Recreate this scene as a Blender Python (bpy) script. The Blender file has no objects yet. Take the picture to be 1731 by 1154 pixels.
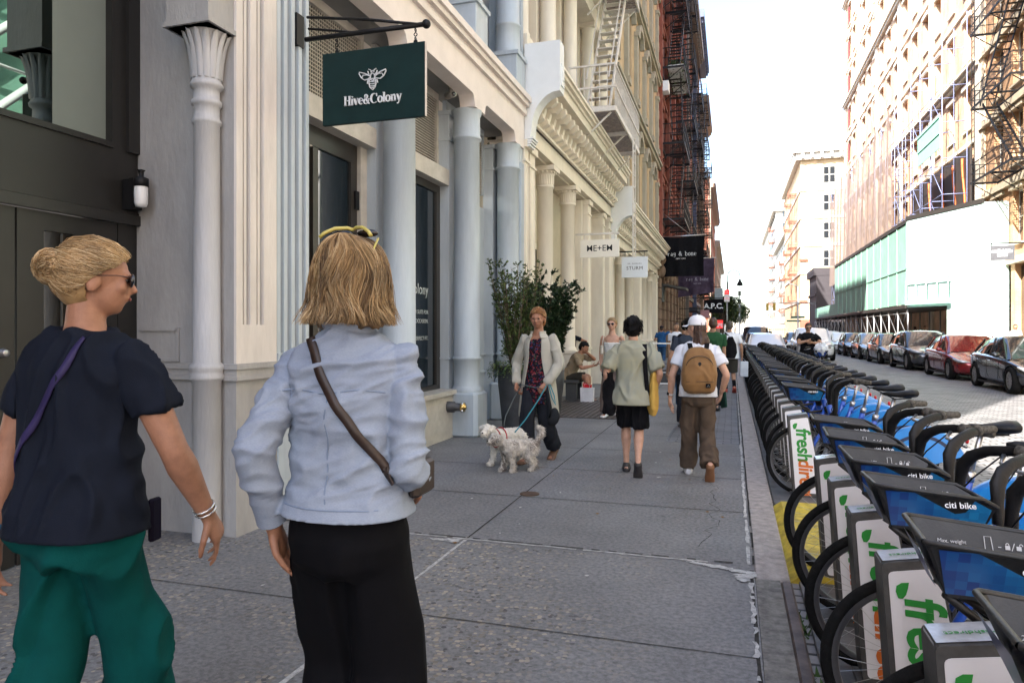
import bpy, bmesh, math, random
from mathutils import Vector, Matrix, noise
R = math.radians
random.seed(7)
scene = bpy.context.scene
# ---------------------------------------------------------------- camera
CAMH = 1.48; FPX = 1195.0; VPX = 1238.0; HZY = 558.0
YAW = math.atan((VPX-865.5)/FPX)
cd = bpy.data.cameras.new('camera'); cam = bpy.data.objects.new('camera', cd)
scene.collection.objects.link(cam); scene.camera = cam
cam.location = (0, 0, CAMH); cam.rotation_euler = (R(90), 0, YAW)
cd.sensor_width = 36; cd.lens = 36*FPX/1731; cd.shift_y = -(577-HZY)/1731
cd.clip_start = 0.05; cd.clip_end = 3000
# ---------------------------------------------------------------- world, sun
SUN_EL = R(41)
sun_h = Vector((.456, .890, 0)).normalized()
sun_dir = (sun_h*math.cos(SUN_EL) + Vector((0, 0, -math.sin(SUN_EL))))
w = bpy.data.worlds.new("World"); scene.world = w; w.use_nodes = True
nt = w.node_tree; bg = nt.nodes['Background']
sky = nt.nodes.new('ShaderNodeTexSky'); sky.sky_type = 'NISHITA'; sky.sun_disc = False
sky.sun_elevation = SUN_EL; sky.sun_rotation = math.atan2(-sun_h.x, -sun_h.y)
sky.air_density = 1.0; sky.dust_density = 1.5; sky.ozone_density = 1.0
nt.links.new(sky.outputs[0], bg.inputs[0]); bg.inputs[1].default_value = 0.15
sl = bpy.data.lights.new('sun', 'SUN'); sl.energy = 5.0; sl.angle = R(.5); sl.color = (1, .95, .87)
so = bpy.data.objects.new('sun', sl); scene.collection.objects.link(so)
so.rotation_euler = sun_dir.to_track_quat('-Z', 'Y').to_euler()
scene.view_settings.view_transform = 'Standard'; scene.view_settings.look = 'None'
scene.view_settings.exposure = 2.2; scene.view_settings.gamma = 1
# ---------------------------------------------------------------- helpers
COL = scene.collection
def px(pxx, pyy, d):
    """world point seen at photo pixel (pxx,pyy) at depth d"""
    lat = (pxx-865.5)/FPX*d
    c, s = math.cos(YAW), math.sin(YAW)
    return Vector((lat*c - d*s, lat*s + d*c, CAMH-(pyy-HZY)/FPX*d))
def link(o, parent=None):
    COL.objects.link(o)
    if parent: o.parent = parent
    return o
def tag(o, label=None, cat=None, group=None, kind=None):
    if label: o['label'] = label
    if cat: o['category'] = cat
    if group: o['group'] = group
    if kind: o['kind'] = kind
    return o
def thing(name, label, cat, loc=(0, 0, 0), rz=0, group=None, scale=1):
    o = bpy.data.objects.new(name, None); COL.objects.link(o)
    o.location = loc; o.rotation_euler = (0, 0, rz); o.scale = (scale,)*3
    o.empty_display_size = .1
    return tag(o, label, cat, group)
def copy_tree(o, parent=None):
    c = o.copy(); COL.objects.link(c); c.parent = parent
    for ch in list(o.children): copy_tree(ch, c)
    return c
class MB:
    def __init__(s): s.v = []; s.f = []; s.m = []; s.sm = []
    def add(s, vs, fs, mi=0, sm=False):
        b = len(s.v); s.v += [tuple(p) for p in vs]
        for f in fs: s.f.append([b+i for i in f]); s.m.append(mi); s.sm.append(sm)
        return s
    def box(s, x0, x1, y0, y1, z0, z1, mi=0):
        if x0 > x1: x0, x1 = x1, x0
        if y0 > y1: y0, y1 = y1, y0
        if z0 > z1: z0, z1 = z1, z0
        return s.add([(x0,y0,z0),(x1,y0,z0),(x1,y1,z0),(x0,y1,z0),(x0,y0,z1),(x1,y0,z1),(x1,y1,z1),(x0,y1,z1)],
            [(3,2,1,0),(4,5,6,7),(0,1,5,4),(1,2,6,5),(2,3,7,6),(3,0,4,7)], mi)
    def bbox(s, x0, x1, y0, y1, z0, z1, b=.01, mi=0):
        """box with chamfered vertical and top edges"""
        if x0 > x1: x0, x1 = x1, x0
        if y0 > y1: y0, y1 = y1, y0
        def ring(i, z): return [(x0+i,y0+b,z),(x0+b,y0+i,z),(x1-b,y0+i,z),(x1-i,y0+b,z),(x1-i,y1-b,z),(x1-b,y1-i,z),(x0+b,y1-i,z),(x0+i,y1-b,z)]
        b2 = b*.6
        def ring2(z): return [(x0+b2,y0+b+b2/2,z),(x0+b+b2/2,y0+b2,z),(x1-b-b2/2,y0+b2,z),(x1-b2,y0+b+b2/2,z),(x1-b2,y1-b-b2/2,z),(x1-b-b2/2,y1-b2,z),(x0+b+b2/2,y1-b2,z),(x0+b2,y1-b-b2/2,z)]
        vs = ring2(z0)+ring(0, z0+b2)+ring(0, z1-b2)+ring2(z1)
        fs = [tuple(reversed(range(8))), tuple(range(24, 32))]
        for k in range(3):
            for i in range(8):
                j = (i+1) % 8
                fs.append((k*8+i, k*8+j, k*8+8+j, k*8+8+i))
        return s.add(vs, fs, mi)
    def obar(s, p, q, w, h, up=(0, 0, 1), mi=0):
        """rectangular bar from p to q, w sideways, h along up"""
        p = Vector(p); q = Vector(q); d = (q-p).normalized(); up = Vector(up)
        sd = d.cross(up)
        if sd.length < 1e-4: sd = d.cross(Vector((0, 1, 0)))
        sd.normalize(); u = sd.cross(d).normalized()
        a = sd*w/2; b = u*h/2
        vs = [p-a-b, p+a-b, p+a+b, p-a+b, q-a-b, q+a-b, q+a+b, q-a+b]
        return s.add(vs, [(3,2,1,0),(4,5,6,7),(0,1,5,4),(1,2,6,5),(2,3,7,6),(3,0,4,7)], mi)
    def tube(s, pts, rad, seg=8, mi=0, cap=True, sm=True):
        pts = [Vector(p) for p in pts]; n = len(pts)
        if not hasattr(rad, '__len__'): rad = [rad]*n
        d0 = (pts[1]-pts[0]).normalized()
        ref = Vector((0, 0, 1)) if abs(d0.z) < .9 else Vector((1, 0, 0))
        a = d0.cross(ref).normalized(); vs = []; fs = []
        for i in range(n):
            if i == 0: d = pts[1]-pts[0]
            elif i == n-1: d = pts[-1]-pts[-2]
            else: d = (pts[i+1]-pts[i]).normalized()+(pts[i]-pts[i-1]).normalized()
            d = d.normalized() if d.length > 1e-7 else d0
            a = (a-d*a.dot(d))
            a = a.normalized() if a.length > 1e-6 else d.orthogonal().normalized()
            b = d.cross(a)
            for k in range(seg):
                t = 2*math.pi*k/seg
                vs.append(pts[i]+(a*math.cos(t)+b*math.sin(t))*rad[i])
        for i in range(n-1):
            for k in range(seg):
                k2 = (k+1) % seg
                fs.append((i*seg+k, i*seg+k2, (i+1)*seg+k2, (i+1)*seg+k))
        if cap: fs.append(tuple(reversed(range(seg)))); fs.append(tuple(range((n-1)*seg, n*seg)))
        return s.add(vs, fs, mi, sm)
    def lathe(s, c, prof, seg=24, mi=0, axis='z', sm=True, a0=0, a1=2*math.pi):
        """prof: list of (r, h) along axis from c"""
        vs = []; fs = []; n = len(prof); full = abs(a1-a0-2*math.pi) < 1e-6
        sg = seg if full else seg+1
        for r, h in prof:
            for k in range(sg):
                t = a0+(a1-a0)*k/seg; x, y = r*math.cos(t), r*math.sin(t)
                if axis == 'z': vs.append((c[0]+x, c[1]+y, c[2]+h))
                elif axis == 'y': vs.append((c[0]+x, c[1]+h, c[2]-y))
                else: vs.append((c[0]+h, c[1]+x, c[2]+y))
        for i in range(n-1):
            for k in range(seg):
                k2 = (k+1) % sg
                fs.append((i*sg+k, i*sg+k2, (i+1)*sg+k2, (i+1)*sg+k))
        s.add(vs, fs, mi, sm)
        closed = (abs(prof[0][0]-prof[-1][0]) < 1e-6 and abs(prof[0][1]-prof[-1][1]) < 1e-6)
        if closed: return s
        if full and prof[0][0] > 1e-5: s.add([vs[k] for k in range(sg)], [tuple(reversed(range(sg)))], mi)
        if full and prof[-1][0] > 1e-5: s.add([vs[(n-1)*sg+k] for k in range(sg)], [tuple(range(sg))], mi)
        return s
    def prism(s, poly, a, b, plane='xz', mi=0):
        """poly of 2d points extruded from a to b along the remaining axis"""
        def P(u, v, t):
            return (u, t, v) if plane == 'xz' else ((t, u, v) if plane == 'yz' else (u, v, t))
        n = len(poly); vs = [P(u, v, a) for u, v in poly]+[P(u, v, b) for u, v in poly]
        fs = [tuple(range(n)), tuple(reversed(range(n, 2*n)))]
        for i in range(n):
            j = (i+1) % n; fs.append((j, i, n+i, n+j))
        return s.add(vs, fs, mi)
    def ell(s, c, r, seg=16, rings=10, mi=0, M=None):
        vs = []; fs = []; c = Vector(c)
        for i in range(rings+1):
            ph = math.pi*i/rings
            for k in range(seg):
                t = 2*math.pi*k/seg
                p = Vector((r[0]*math.sin(ph)*math.cos(t), r[1]*math.sin(ph)*math.sin(t), r[2]*math.cos(ph)))
                vs.append(c+(M @ p if M else p))
        for i in range(rings):
            for k in range(seg):
                k2 = (k+1) % seg
                fs.append((i*seg+k, (i+1)*seg+k, (i+1)*seg+k2, i*seg+k2))
        return s.add(vs, fs, mi, True)
    def loft(s, secs, seg=16, mi=0, sm=True, pw=1.0):
        """secs: (centre, a_vec, b_vec) ellipses, closed ends"""
        vs = []; fs = []; n = len(secs)
        for c, a, b in secs:
            c, a, b = Vector(c), Vector(a), Vector(b)
            for k in range(seg):
                t = 2*math.pi*k/seg; ct, st = math.cos(t), math.sin(t)
                if pw != 1: ct = math.copysign(abs(ct)**pw, ct); st = math.copysign(abs(st)**pw, st)
                vs.append(c+a*ct+b*st)
        for i in range(n-1):
            for k in range(seg):
                k2 = (k+1) % seg
                fs.append((i*seg+k, i*seg+k2, (i+1)*seg+k2, (i+1)*seg+k))
        fs.append(tuple(reversed(range(seg)))); fs.append(tuple(range((n-1)*seg, n*seg)))
        return s.add(vs, fs, mi, sm)
    def mesh(s, name, mats):
        me = bpy.data.meshes.new(name); me.from_pydata(s.v, [], s.f)
        for m in (mats if isinstance(mats, (list, tuple)) else [mats]): me.materials.append(m)
        me.polygons.foreach_set('material_index', s.m); me.polygons.foreach_set('use_smooth', s.sm)
        me.update(); return me
    def build(s, name, mats, parent=None, world=False, fixn=False):
        if world and parent:
            l = parent.location; s.v = [(x-l.x, y-l.y, z-l.z) for x, y, z in s.v]
        me = s.mesh(name, mats)
        if fixn:
            bm = bmesh.new(); bm.from_mesh(me); bmesh.ops.recalc_face_normals(bm, faces=bm.faces); bm.to_mesh(me); bm.free()
        return link(bpy.data.objects.new(name, me), parent)
def bake(o, name=None):
    """apply modifiers by replacing the mesh"""
    dg = bpy.context.evaluated_depsgraph_get(); dg.update()
    me = bpy.data.meshes.new_from_object(o.evaluated_get(dg), depsgraph=dg)
    old = o.data; o.modifiers.clear(); o.data = me
    if name: me.name = name
    return o
def remesh(mb, name, mats, parent, voxel=.008, smooth=4, fold=None, sub=0):
    mb2 = mb.mesh(name, mats); o = bpy.data.objects.new(name, mb2); COL.objects.link(o)
    m = o.modifiers.new('r', 'REMESH'); m.mode = 'VOXEL'; m.voxel_size = voxel; m.use_smooth_shade = True
    if smooth: s = o.modifiers.new('s', 'SMOOTH'); s.factor = .5; s.iterations = smooth
    bake(o, name)
    me = o.data
    me.materials.clear()
    for mm in (mats if isinstance(mats, (list, tuple)) else [mats]): me.materials.append(mm)
    if fold:
        ns = [v.normal.copy() for v in me.vertices]
        for v, n in zip(me.vertices, ns): v.co = v.co + n*fold(v.co)
    me.polygons.foreach_set('use_smooth', [True]*len(me.polygons)); me.update()
    if parent: o.parent = parent
    return o
def text(s, size, M, mat, parent=None, name='lettering', ext=.001, bold=0, shear=0, space=1, align='CENTER', ay='CENTER', sx=1):
    c = bpy.data.curves.new(name, 'FONT'); c.body = s; c.size = size; c.extrude = ext; c.offset = bold; c.shear = shear
    c.space_character = space; c.align_x = align; c.align_y = ay; c.resolution_u = 3
    t = bpy.data.objects.new(name, c); COL.objects.link(t)
    dg = bpy.context.evaluated_depsgraph_get(); dg.update()
    me = bpy.data.meshes.new_from_object(t.evaluated_get(dg), depsgraph=dg)
    bpy.data.objects.remove(t); bpy.data.curves.remove(c)
    me.transform(M @ Matrix.Diagonal((sx, 1, 1, 1))); me.materials.clear(); me.materials.append(mat); me.name = name
    return link(bpy.data.objects.new(name, me), parent)
def frame(o, xa, ya):
    """matrix with local x -> xa, local y -> ya, at o"""
    xa = Vector(xa).normalized(); ya = Vector(ya); ya = (ya-xa*ya.dot(xa)).normalized(); za = xa.cross(ya)
    return Matrix(((xa.x, ya.x, za.x, o[0]), (xa.y, ya.y, za.y, o[1]), (xa.z, ya.z, za.z, o[2]), (0, 0, 0, 1)))
# ---------------------------------------------------------------- materials
MATS = {}
def mat(name, col, rough=.6, metal=0, var=.12, vscale=6, bump=0, bscale=60, col2=None, spec=.5, coord='Object', stretch=None, emit=None, coat=0, sheen=0, detail=4, trans=0):
    if name in MATS: return MATS[name]
    m = bpy.data.materials.new(name); m.use_nodes = True; MATS[name] = m
    n = m.node_tree.nodes; L = m.node_tree.links; p = n['Principled BSDF']
    if rough >= .8 and spec == .5: spec = .12; sheen = 0
    p.inputs['Roughness'].default_value = rough; p.inputs['Metallic'].default_value = metal
    p.inputs['Specular IOR Level'].default_value = spec
    if coat: p.inputs['Coat Weight'].default_value = coat; p.inputs['Coat Roughness'].default_value = .04
    if sheen: p.inputs['Sheen Weight'].default_value = sheen
    if trans: p.inputs['Transmission Weight'].default_value = trans
    tc = n.new('ShaderNodeTexCoord'); src = tc.outputs[coord] if coord != 'Position' else n.new('ShaderNodeNewGeometry').outputs['Position']
    if stretch:
        mp = n.new('ShaderNodeMapping'); mp.inputs['Scale'].default_value = stretch; L.new(src, mp.inputs[0]); src = mp.outputs[0]
    c1 = tuple(col)+(1,); c2 = tuple(col2)+(1,) if col2 else tuple(x*(1-var*1.6) for x in col)+(1,)
    nz = n.new('ShaderNodeTexNoise'); nz.inputs['Scale'].default_value = vscale; nz.inputs['Detail'].default_value = detail
    nz.inputs['Roughness'].default_value = .65; L.new(src, nz.inputs['Vector'])
    cr = n.new('ShaderNodeValToRGB'); cr.color_ramp.elements[0].position = .35; cr.color_ramp.elements[1].position = .65
    cr.color_ramp.elements[0].color = c2; cr.color_ramp.elements[1].color = c1
    L.new(nz.outputs[0], cr.inputs[0]); L.new(cr.outputs[0], p.inputs['Base Color'])
    if bump:
        nb = n.new('ShaderNodeTexNoise'); nb.inputs['Scale'].default_value = bscale; nb.inputs['Detail'].default_value = 3; L.new(src, nb.inputs['Vector'])
        b = n.new('ShaderNodeBump'); b.inputs['Strength'].default_value = bump; b.inputs['Distance'].default_value = .01
        L.new(nb.outputs[0], b.inputs['Height']); L.new(b.outputs[0], p.inputs['Normal'])
    if emit: p.inputs['Emission Color'].default_value = tuple(emit[:3])+(1,); p.inputs['Emission Strength'].default_value = emit[3]
    return m
def glass(name, col=(.02, .025, .03), rough=.03):
    return mat(name, col, rough, 0, .1, 1, spec=.9)
def brick(name, c1, c2, mortar, scale=1, rough=.85, bw=.22, bh=.075, ms=.01, axis='yz'):
    if name in MATS: return MATS[name]
    m = bpy.data.materials.new(name); m.use_nodes = True; MATS[name] = m
    n = m.node_tree.nodes; L = m.node_tree.links; p = n['Principled BSDF']; p.inputs['Roughness'].default_value = rough
    g = n.new('ShaderNodeNewGeometry'); sp = n.new('ShaderNodeSeparateXYZ'); cb = n.new('ShaderNodeCombineXYZ')
    L.new(g.outputs['Position'], sp.inputs[0])
    ad = n.new('ShaderNodeMath'); ad.operation = 'ADD'; L.new(sp.outputs[0], ad.inputs[0]); L.new(sp.outputs[1], ad.inputs[1])
    if axis == 'yz': L.new(ad.outputs[0], cb.inputs[0]); L.new(sp.outputs[2], cb.inputs[1])
    else: L.new(sp.outputs[0], cb.inputs[0]); L.new(sp.outputs[1], cb.inputs[1])
    bt = n.new('ShaderNodeTexBrick'); bt.inputs['Scale'].default_value = 1; bt.inputs['Brick Width'].default_value = bw
    bt.inputs['Row Height'].default_value = bh; bt.inputs['Mortar Size'].default_value = ms; bt.inputs['Mortar Smooth'].default_value = .4
    bt.inputs['Color1'].default_value = tuple(c1)+(1,); bt.inputs['Color2'].default_value = tuple(c2)+(1,); bt.inputs['Mortar'].default_value = tuple(mortar)+(1,)
    nz = n.new('ShaderNodeTexNoise'); nz.inputs['Scale'].default_value = 3; L.new(g.outputs['Position'], nz.inputs['Vector'])
    vm = n.new('ShaderNodeVectorMath'); vm.operation = 'SCALE'; vm.inputs['Scale'].default_value = .03 if axis == 'xy' else .004
    L.new(nz.outputs['Color'], vm.inputs[0])
    va = n.new('ShaderNodeVectorMath'); va.operation = 'ADD'; L.new(cb.outputs[0], va.inputs[0]); L.new(vm.outputs[0], va.inputs[1])
    L.new(va.outputs[0], bt.inputs['Vector'])
    n2 = n.new('ShaderNodeTexNoise'); n2.inputs['Scale'].default_value = 1.1 if axis == 'yz' else 2.2; n2.inputs['Detail'].default_value = 6; L.new(g.outputs['Position'], n2.inputs['Vector'])
    mx = n.new('ShaderNodeMix'); mx.data_type = 'RGBA'; mx.blend_type = 'MULTIPLY'; mx.inputs['Factor'].default_value = .75
    cr = n.new('ShaderNodeValToRGB'); cr.color_ramp.elements[0].color = (.55, .55, .55, 1); cr.color_ramp.elements[1].color = (1.2, 1.2, 1.2, 1)
    cr.color_ramp.elements[0].position = .3; cr.color_ramp.elements[1].position = .7
    L.new(n2.outputs[0], cr.inputs[0]); L.new(bt.outputs[0], mx.inputs['A']); L.new(cr.outputs[0], mx.inputs['B']); L.new(mx.outputs['Result'], p.inputs['Base Color'])
    b = n.new('ShaderNodeBump'); b.inputs['Strength'].default_value = .9 if axis == 'xy' else .5; b.inputs['Distance'].default_value = .025 if axis == 'xy' else .008
    b.invert = True
    if axis == 'xy':
        n3 = n.new('ShaderNodeTexNoise'); n3.inputs['Scale'].default_value = 9; L.new(g.outputs['Position'], n3.inputs['Vector'])
        ma = n.new('ShaderNodeMath'); ma.operation = 'MULTIPLY_ADD'; ma.inputs[1].default_value = .6; L.new(n3.outputs[0], ma.inputs[0]); L.new(bt.outputs['Fac'], ma.inputs[2])
        L.new(ma.outputs[0], b.inputs['Height'])
    else: L.new(bt.outputs['Fac'], b.inputs['Height'])
    L.new(b.outputs[0], p.inputs['Normal']); return m
# painted cast iron, stone, metal
paint_sky = mat('painted_iron_sky_tint', (.43, .485, .53), .5, var=.09, vscale=2.5, stretch=(2.5, 2.5, .35), bump=.25, bscale=45)  # greyish white iron; the blue of sky light is put into the colour
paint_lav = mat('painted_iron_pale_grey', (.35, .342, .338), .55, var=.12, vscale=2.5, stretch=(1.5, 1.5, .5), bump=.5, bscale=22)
paint_bounce = mat('painted_iron_bounce_lit', (.66, .61, .57), .55, var=.10, vscale=3, stretch=(2, 2, .4), bump=.35, bscale=30)  # copy of the pier paint, lightened and warmed to carry street bounce light
paint_cream = mat('painted_iron_cream', (.71, .65, .54), .55, var=.07, vscale=2.2, stretch=(1.6, 1.6, .5), bump=.2, bscale=30)
paint_tan = mat('painted_iron_tan', (.52, .40, .25), .6, var=.1, vscale=2)
paint_olive = mat('stone_olive_grey', (.34, .31, .23), .7, var=.12, vscale=2)
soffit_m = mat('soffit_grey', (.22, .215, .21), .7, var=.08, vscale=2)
black_iron = mat('black_iron', (.008, .008, .009), .5, 0, .2, 8, spec=.25)
black_plastic = mat('black_plastic', (.009, .009, .010), .5, 0, .4, 14, bump=.2, bscale=120, spec=.28)
rubber = mat('tyre_rubber', (.012, .012, .012), .8, 0, .3, 30, bump=.3, bscale=120)
steel = mat('brushed_steel', (.45, .45, .46), .3, .9, .1, 20)
chrome = mat('bright_chrome', (.75, .75, .76), .15, 1, .05, 4)
brass = mat('polished_brass', (.7, .5, .2), .22, 1, .1, 10)
white_paint = mat('white_paint', (.75, .75, .74), .5, 0, .05, 5)
dark_storefront = mat('charcoal_storefront_paint', (.014, .0135, .013), .42, 0, .12, 4, bump=.05, bscale=90)
dark_brown = mat('dark_bronze_frame', (.030, .026, .022), .35, 0, .15, 6)
glass_d = glass('dark_window_glass')
glass_g = glass('shop_window_glass', (.006, .011, .016), .02)
fabric_black = mat('black_cloth', (.008, .008, .010), .9, 0, .3, 9, sheen=.3, bump=.2, bscale=250)
def W(o): return o
# ================================================================ ground
ROADZ = -.12
def sidewalk_mat():
    m = bpy.data.materials.new('sidewalk_concrete'); m.use_nodes = True
    n = m.node_tree.nodes; L = m.node_tree.links; p = n['Principled BSDF']; p.inputs['Roughness'].default_value = .85
    g = n.new('ShaderNodeNewGeometry').outputs['Position']
    def NZ(sc, det=4, ro=.6):
        z = n.new('ShaderNodeTexNoise'); z.inputs['Scale'].default_value = sc; z.inputs['Detail'].default_value = det; z.inputs['Roughness'].default_value = ro; L.new(g, z.inputs['Vector']); return z.outputs[0]
    def RAMP(s, a, b, ca, cb):
        r = n.new('ShaderNodeValToRGB'); r.color_ramp.elements[0].position = a; r.color_ramp.elements[1].position = b
        r.color_ramp.elements[0].color = ca+(1,) if len(ca) == 3 else ca; r.color_ramp.elements[1].color = cb+(1,); L.new(s, r.inputs[0]); return r.outputs[0]
    def MIX(f, a, b, bl='MIX'):
        x = n.new('ShaderNodeMix'); x.data_type = 'RGBA'; x.blend_type = bl
        if isinstance(f, float): x.inputs['Factor'].default_value = f
        else: L.new(f, x.inputs['Factor'])
        for k, v in (('A', a), ('B', b)):
            if isinstance(v, tuple): x.inputs[k].default_value = v+(1,)
            else: L.new(v, x.inputs[k])
        return x.outputs['Result']
    def MATH(op, a, b, cl=False):
        x = n.new('ShaderNodeMath'); x.operation = op; x.use_clamp = cl
        for i, v in ((0, a), (1, b)):
            if isinstance(v, (int, float)): x.inputs[i].default_value = v
            else: L.new(v, x.inputs[i])
        return x.outputs[0]
    base = RAMP(NZ(.9, 8, .65), .3, .7, (.122, .120, .122), (.192, .190, .190))
    base = MIX(.55, base, RAMP(NZ(38, 3), .35, .65, (.45, .45, .45), (1.35, 1.35, 1.35)), 'MULTIPLY')
    # fine sparkle of aggregate
    base = MIX(RAMP(NZ(210, 1), .70, .76, (0, 0, 0), (.8, .8, .8)), base, (.42, .40, .37))
    # worn, pitted slab near the camera (world position masks)
    sp = n.new('ShaderNodeSeparateXYZ'); L.new(g, sp.inputs[0])
    near = MATH('MULTIPLY', MATH('SUBTRACT', 4.66, sp.outputs[1]), 50, True)
    blot = MATH('MULTIPLY', MATH('SUBTRACT', NZ(.8, 3), .40), 8, True)
    left = MATH('MULTIPLY', MATH('SUBTRACT', .1, MATH('ADD', sp.outputs[0], .35)), 1.4, True)
    wear = MATH('MULTIPLY', MATH('MULTIPLY', near, blot), MATH('MULTIPLY', left, 1))
    v = n.new('ShaderNodeTexVoronoi'); v.inputs['Scale'].default_value = 40; v.inputs['Randomness'].default_value = 1; L.new(g, v.inputs['Vector'])
    sepc = n.new('ShaderNodeSeparateColor'); L.new(v.outputs['Color'], sepc.inputs[0])
    peb = RAMP(sepc.outputs[0], .0, 1., (.03, .03, .034), (.36, .31, .24))
    pick = MATH('MULTIPLY', MATH('GREATER_THAN', sepc.outputs[1], .50), MATH('LESS_THAN', v.outputs['Distance'], .55))
    base = MIX(MATH('MULTIPLY', wear, MATH('MULTIPLY', pick, .85)), base, peb)
    # gum stains
    v2 = n.new('ShaderNodeTexVoronoi'); v2.inputs['Scale'].default_value = 2.6; L.new(g, v2.inputs['Vector'])
    n4 = NZ(20, 2); dd = MATH('ADD', v2.outputs['Distance'], MATH('MULTIPLY', n4, .05))
    sc2 = n.new('ShaderNodeSeparateColor'); L.new(v2.outputs['Color'], sc2.inputs[0])
    gum = MATH('MULTIPLY', MATH('LESS_THAN', dd, .075), MATH('GREATER_THAN', sc2.outputs[0], .45))
    base = MIX(MATH('MULTIPLY', gum, .65), base, (.06, .058, .06))
    L.new(base, p.inputs['Base Color'])
    h = MATH('ADD', MATH('MULTIPLY', NZ(120, 2), .25), MATH('MULTIPLY', MATH('MULTIPLY', wear, pick), -.5))
    h = MATH('ADD', h, MATH('MULTIPLY', NZ(4, 3), .6))
    b = n.new('ShaderNodeBump'); b.inputs['Strength'].default_value = .35; b.inputs['Distance'].default_value = .02; L.new(h, b.inputs['Height']); L.new(b.outputs[0], p.inputs['Normal'])
    return m
sw_m = sidewalk_mat()
seam_white = mat('chipped_white_joint_filler', (.50, .49, .47), .8, 0, .3, 25, bump=.4, bscale=60)
seam_dark = mat('dirty_joint', (.045, .043, .040), .95, 0, .3, 20)
granite = mat('granite_kerb', (.34, .30, .28), .75, 0, .25, 14, bump=.4, bscale=70, coord='Position')
granite_dk = mat('worn_kerb_concrete', (.20, .19, .175), .85, 0, .3, 16, bump=.5, bscale=50, coord='Position')
kerb_steel = mat('rusty_kerb_steel', (.13, .095, .085), .55, .3, .4, 7, coord='Position')
yellow_m = mat('worn_yellow_paint', (.62, .47, .05), .6, 0, .35, 9, bump=.3, bscale=40, coord='Position')
plate_m = mat('station_steel_plate', (.17, .17, .175), .5, .5, .25, 5, bump=.2, bscale=40)
cobble = brick('cobblestones', (.27, .255, .255), (.17, .165, .17), (.035, .033, .032), rough=.6, bw=.23, bh=.115, ms=.014, axis='xy')
paver = brick('blue_grey_pavers', (.16, .165, .18), (.13, .135, .15), (.07, .07, .075), bw=.2, bh=.1, ms=.008, axis='xy')
FX = -3.38                                    # left facade plane
g = MB(); g.box(-900, 900, -900, 1500, -1.2, -.35); tag(g.build('ground', mat('earth', (.1, .09, .08), .9)), kind='structure')
g = MB(); g.box(.32, 8.75, -60, 420, -.30, ROADZ); g.box(-60, 80, 92, 108, -.31, ROADZ-.004); g.box(-60, .32, -20, -6, -.31, ROADZ-.004)
tag(g.build('road', cobble), kind='structure')
def jag(mb, p, q, w, n, mi, z=.004, amp=.5, skip=0, rnd=random.Random(3)):
    """ragged flat strip between p and q"""
    p = Vector(p); q = Vector(q); d = (q-p); s = Vector((-d.y, d.x)).normalized()
    last = None
    for i in range(n+1):
        c = p+d*i/n; a = w/2*(1+amp*rnd.uniform(-1, 1)); b = w/2*(1+amp*rnd.uniform(-1, 1)); o = s*w*.3*rnd.uniform(-1, 1)*amp
        cur = (c+s*a+o, c-s*b+o)
        if last and rnd.random() > skip:
            mb.add([(last[0].x, last[0].y, z), (last[1].x, last[1].y, z), (cur[1].x, cur[1].y, z), (cur[0].x, cur[0].y, z)], [(0, 1, 2, 3)], mi)
        last = cur
s = MB(); s.box(-5, .13, -60, 420, -.32, 0)
sw = tag(s.build('sidewalk', sw_m), kind='structure')
j = MB(); Z = .004
jag(j, (-3.3, 4.70), (-.15, 4.68), .022, 70, 0, Z, .5, .06); jag(j, (-3.35, 4.72), (.06, 4.70), .018, 60, 1, Z+.003, .4, .3)
jag(j, (-1.80, -2), (-1.80, 4.66), .022, 90, 0, Z, .4, .03)
jag(j, (-1.80, 4.7), (-1.80, 60), .010, 200, 1, Z, .2)
jag(j, (-3.3, 3.37), (.1, 3.37), .007, 50, 1, Z, .3); jag(j, (-3.3, 2.04), (.1, 2.04), .007, 50, 1, Z, .3)
for k in range(40):
    y = 6.03+k*1.34; jag(j, (-3.38, y), (.1, y), .010, 40, 1, Z, .2)
jag(j, (.100, 4.7), (.115, 60), .024, 700, 0, Z, .5, .12); jag(j, (.13, 4.7), (.128, 60), .013, 300, 1, Z+.004, .4, .1)
jag(j, (.105, -2), (.105, 4.5), .020, 150, 0, Z, .8, .3); jag(j, (.112, -2), (.112, 4.6), .018, 90, 1, Z-.002, .3)
# broken patch at the corner of the slabs and cracks
for k in range(9): jag(j, (-.28+.03*k, 4.66-.012*k), (-.1+.025*k, 4.62-.01*k), .034, 6, 0, Z+.001*k*.3, .9, .2)
for k in range(8): jag(j, (.02+.006*k, 4.50-.02*k), (.12, 4.42+.02*k), .05, 5, 0, Z+.001+.0004*k, .9, .1)
for k in range(5): jag(j, (-2.05+.03*k, 4.62), (-1.83, 4.60+.02*k), .03, 6, 0, Z+.0003*k, .9, .1)
rc = random.Random(5)
for x0, y0, y1 in ((-.22, 5.0, 7.6), (-.9, 7.6, 9.2)):
    x = x0; y = y0
    while y < y1:
        nx = x+rc.uniform(-.06, .06); ny = y+rc.uniform(.05, .12); jag(j, (x, y), (nx, ny), .0035, 2, 1, Z, .5); x, y = nx, ny
j.build('joint', [seam_white, seam_dark], sw)
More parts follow.
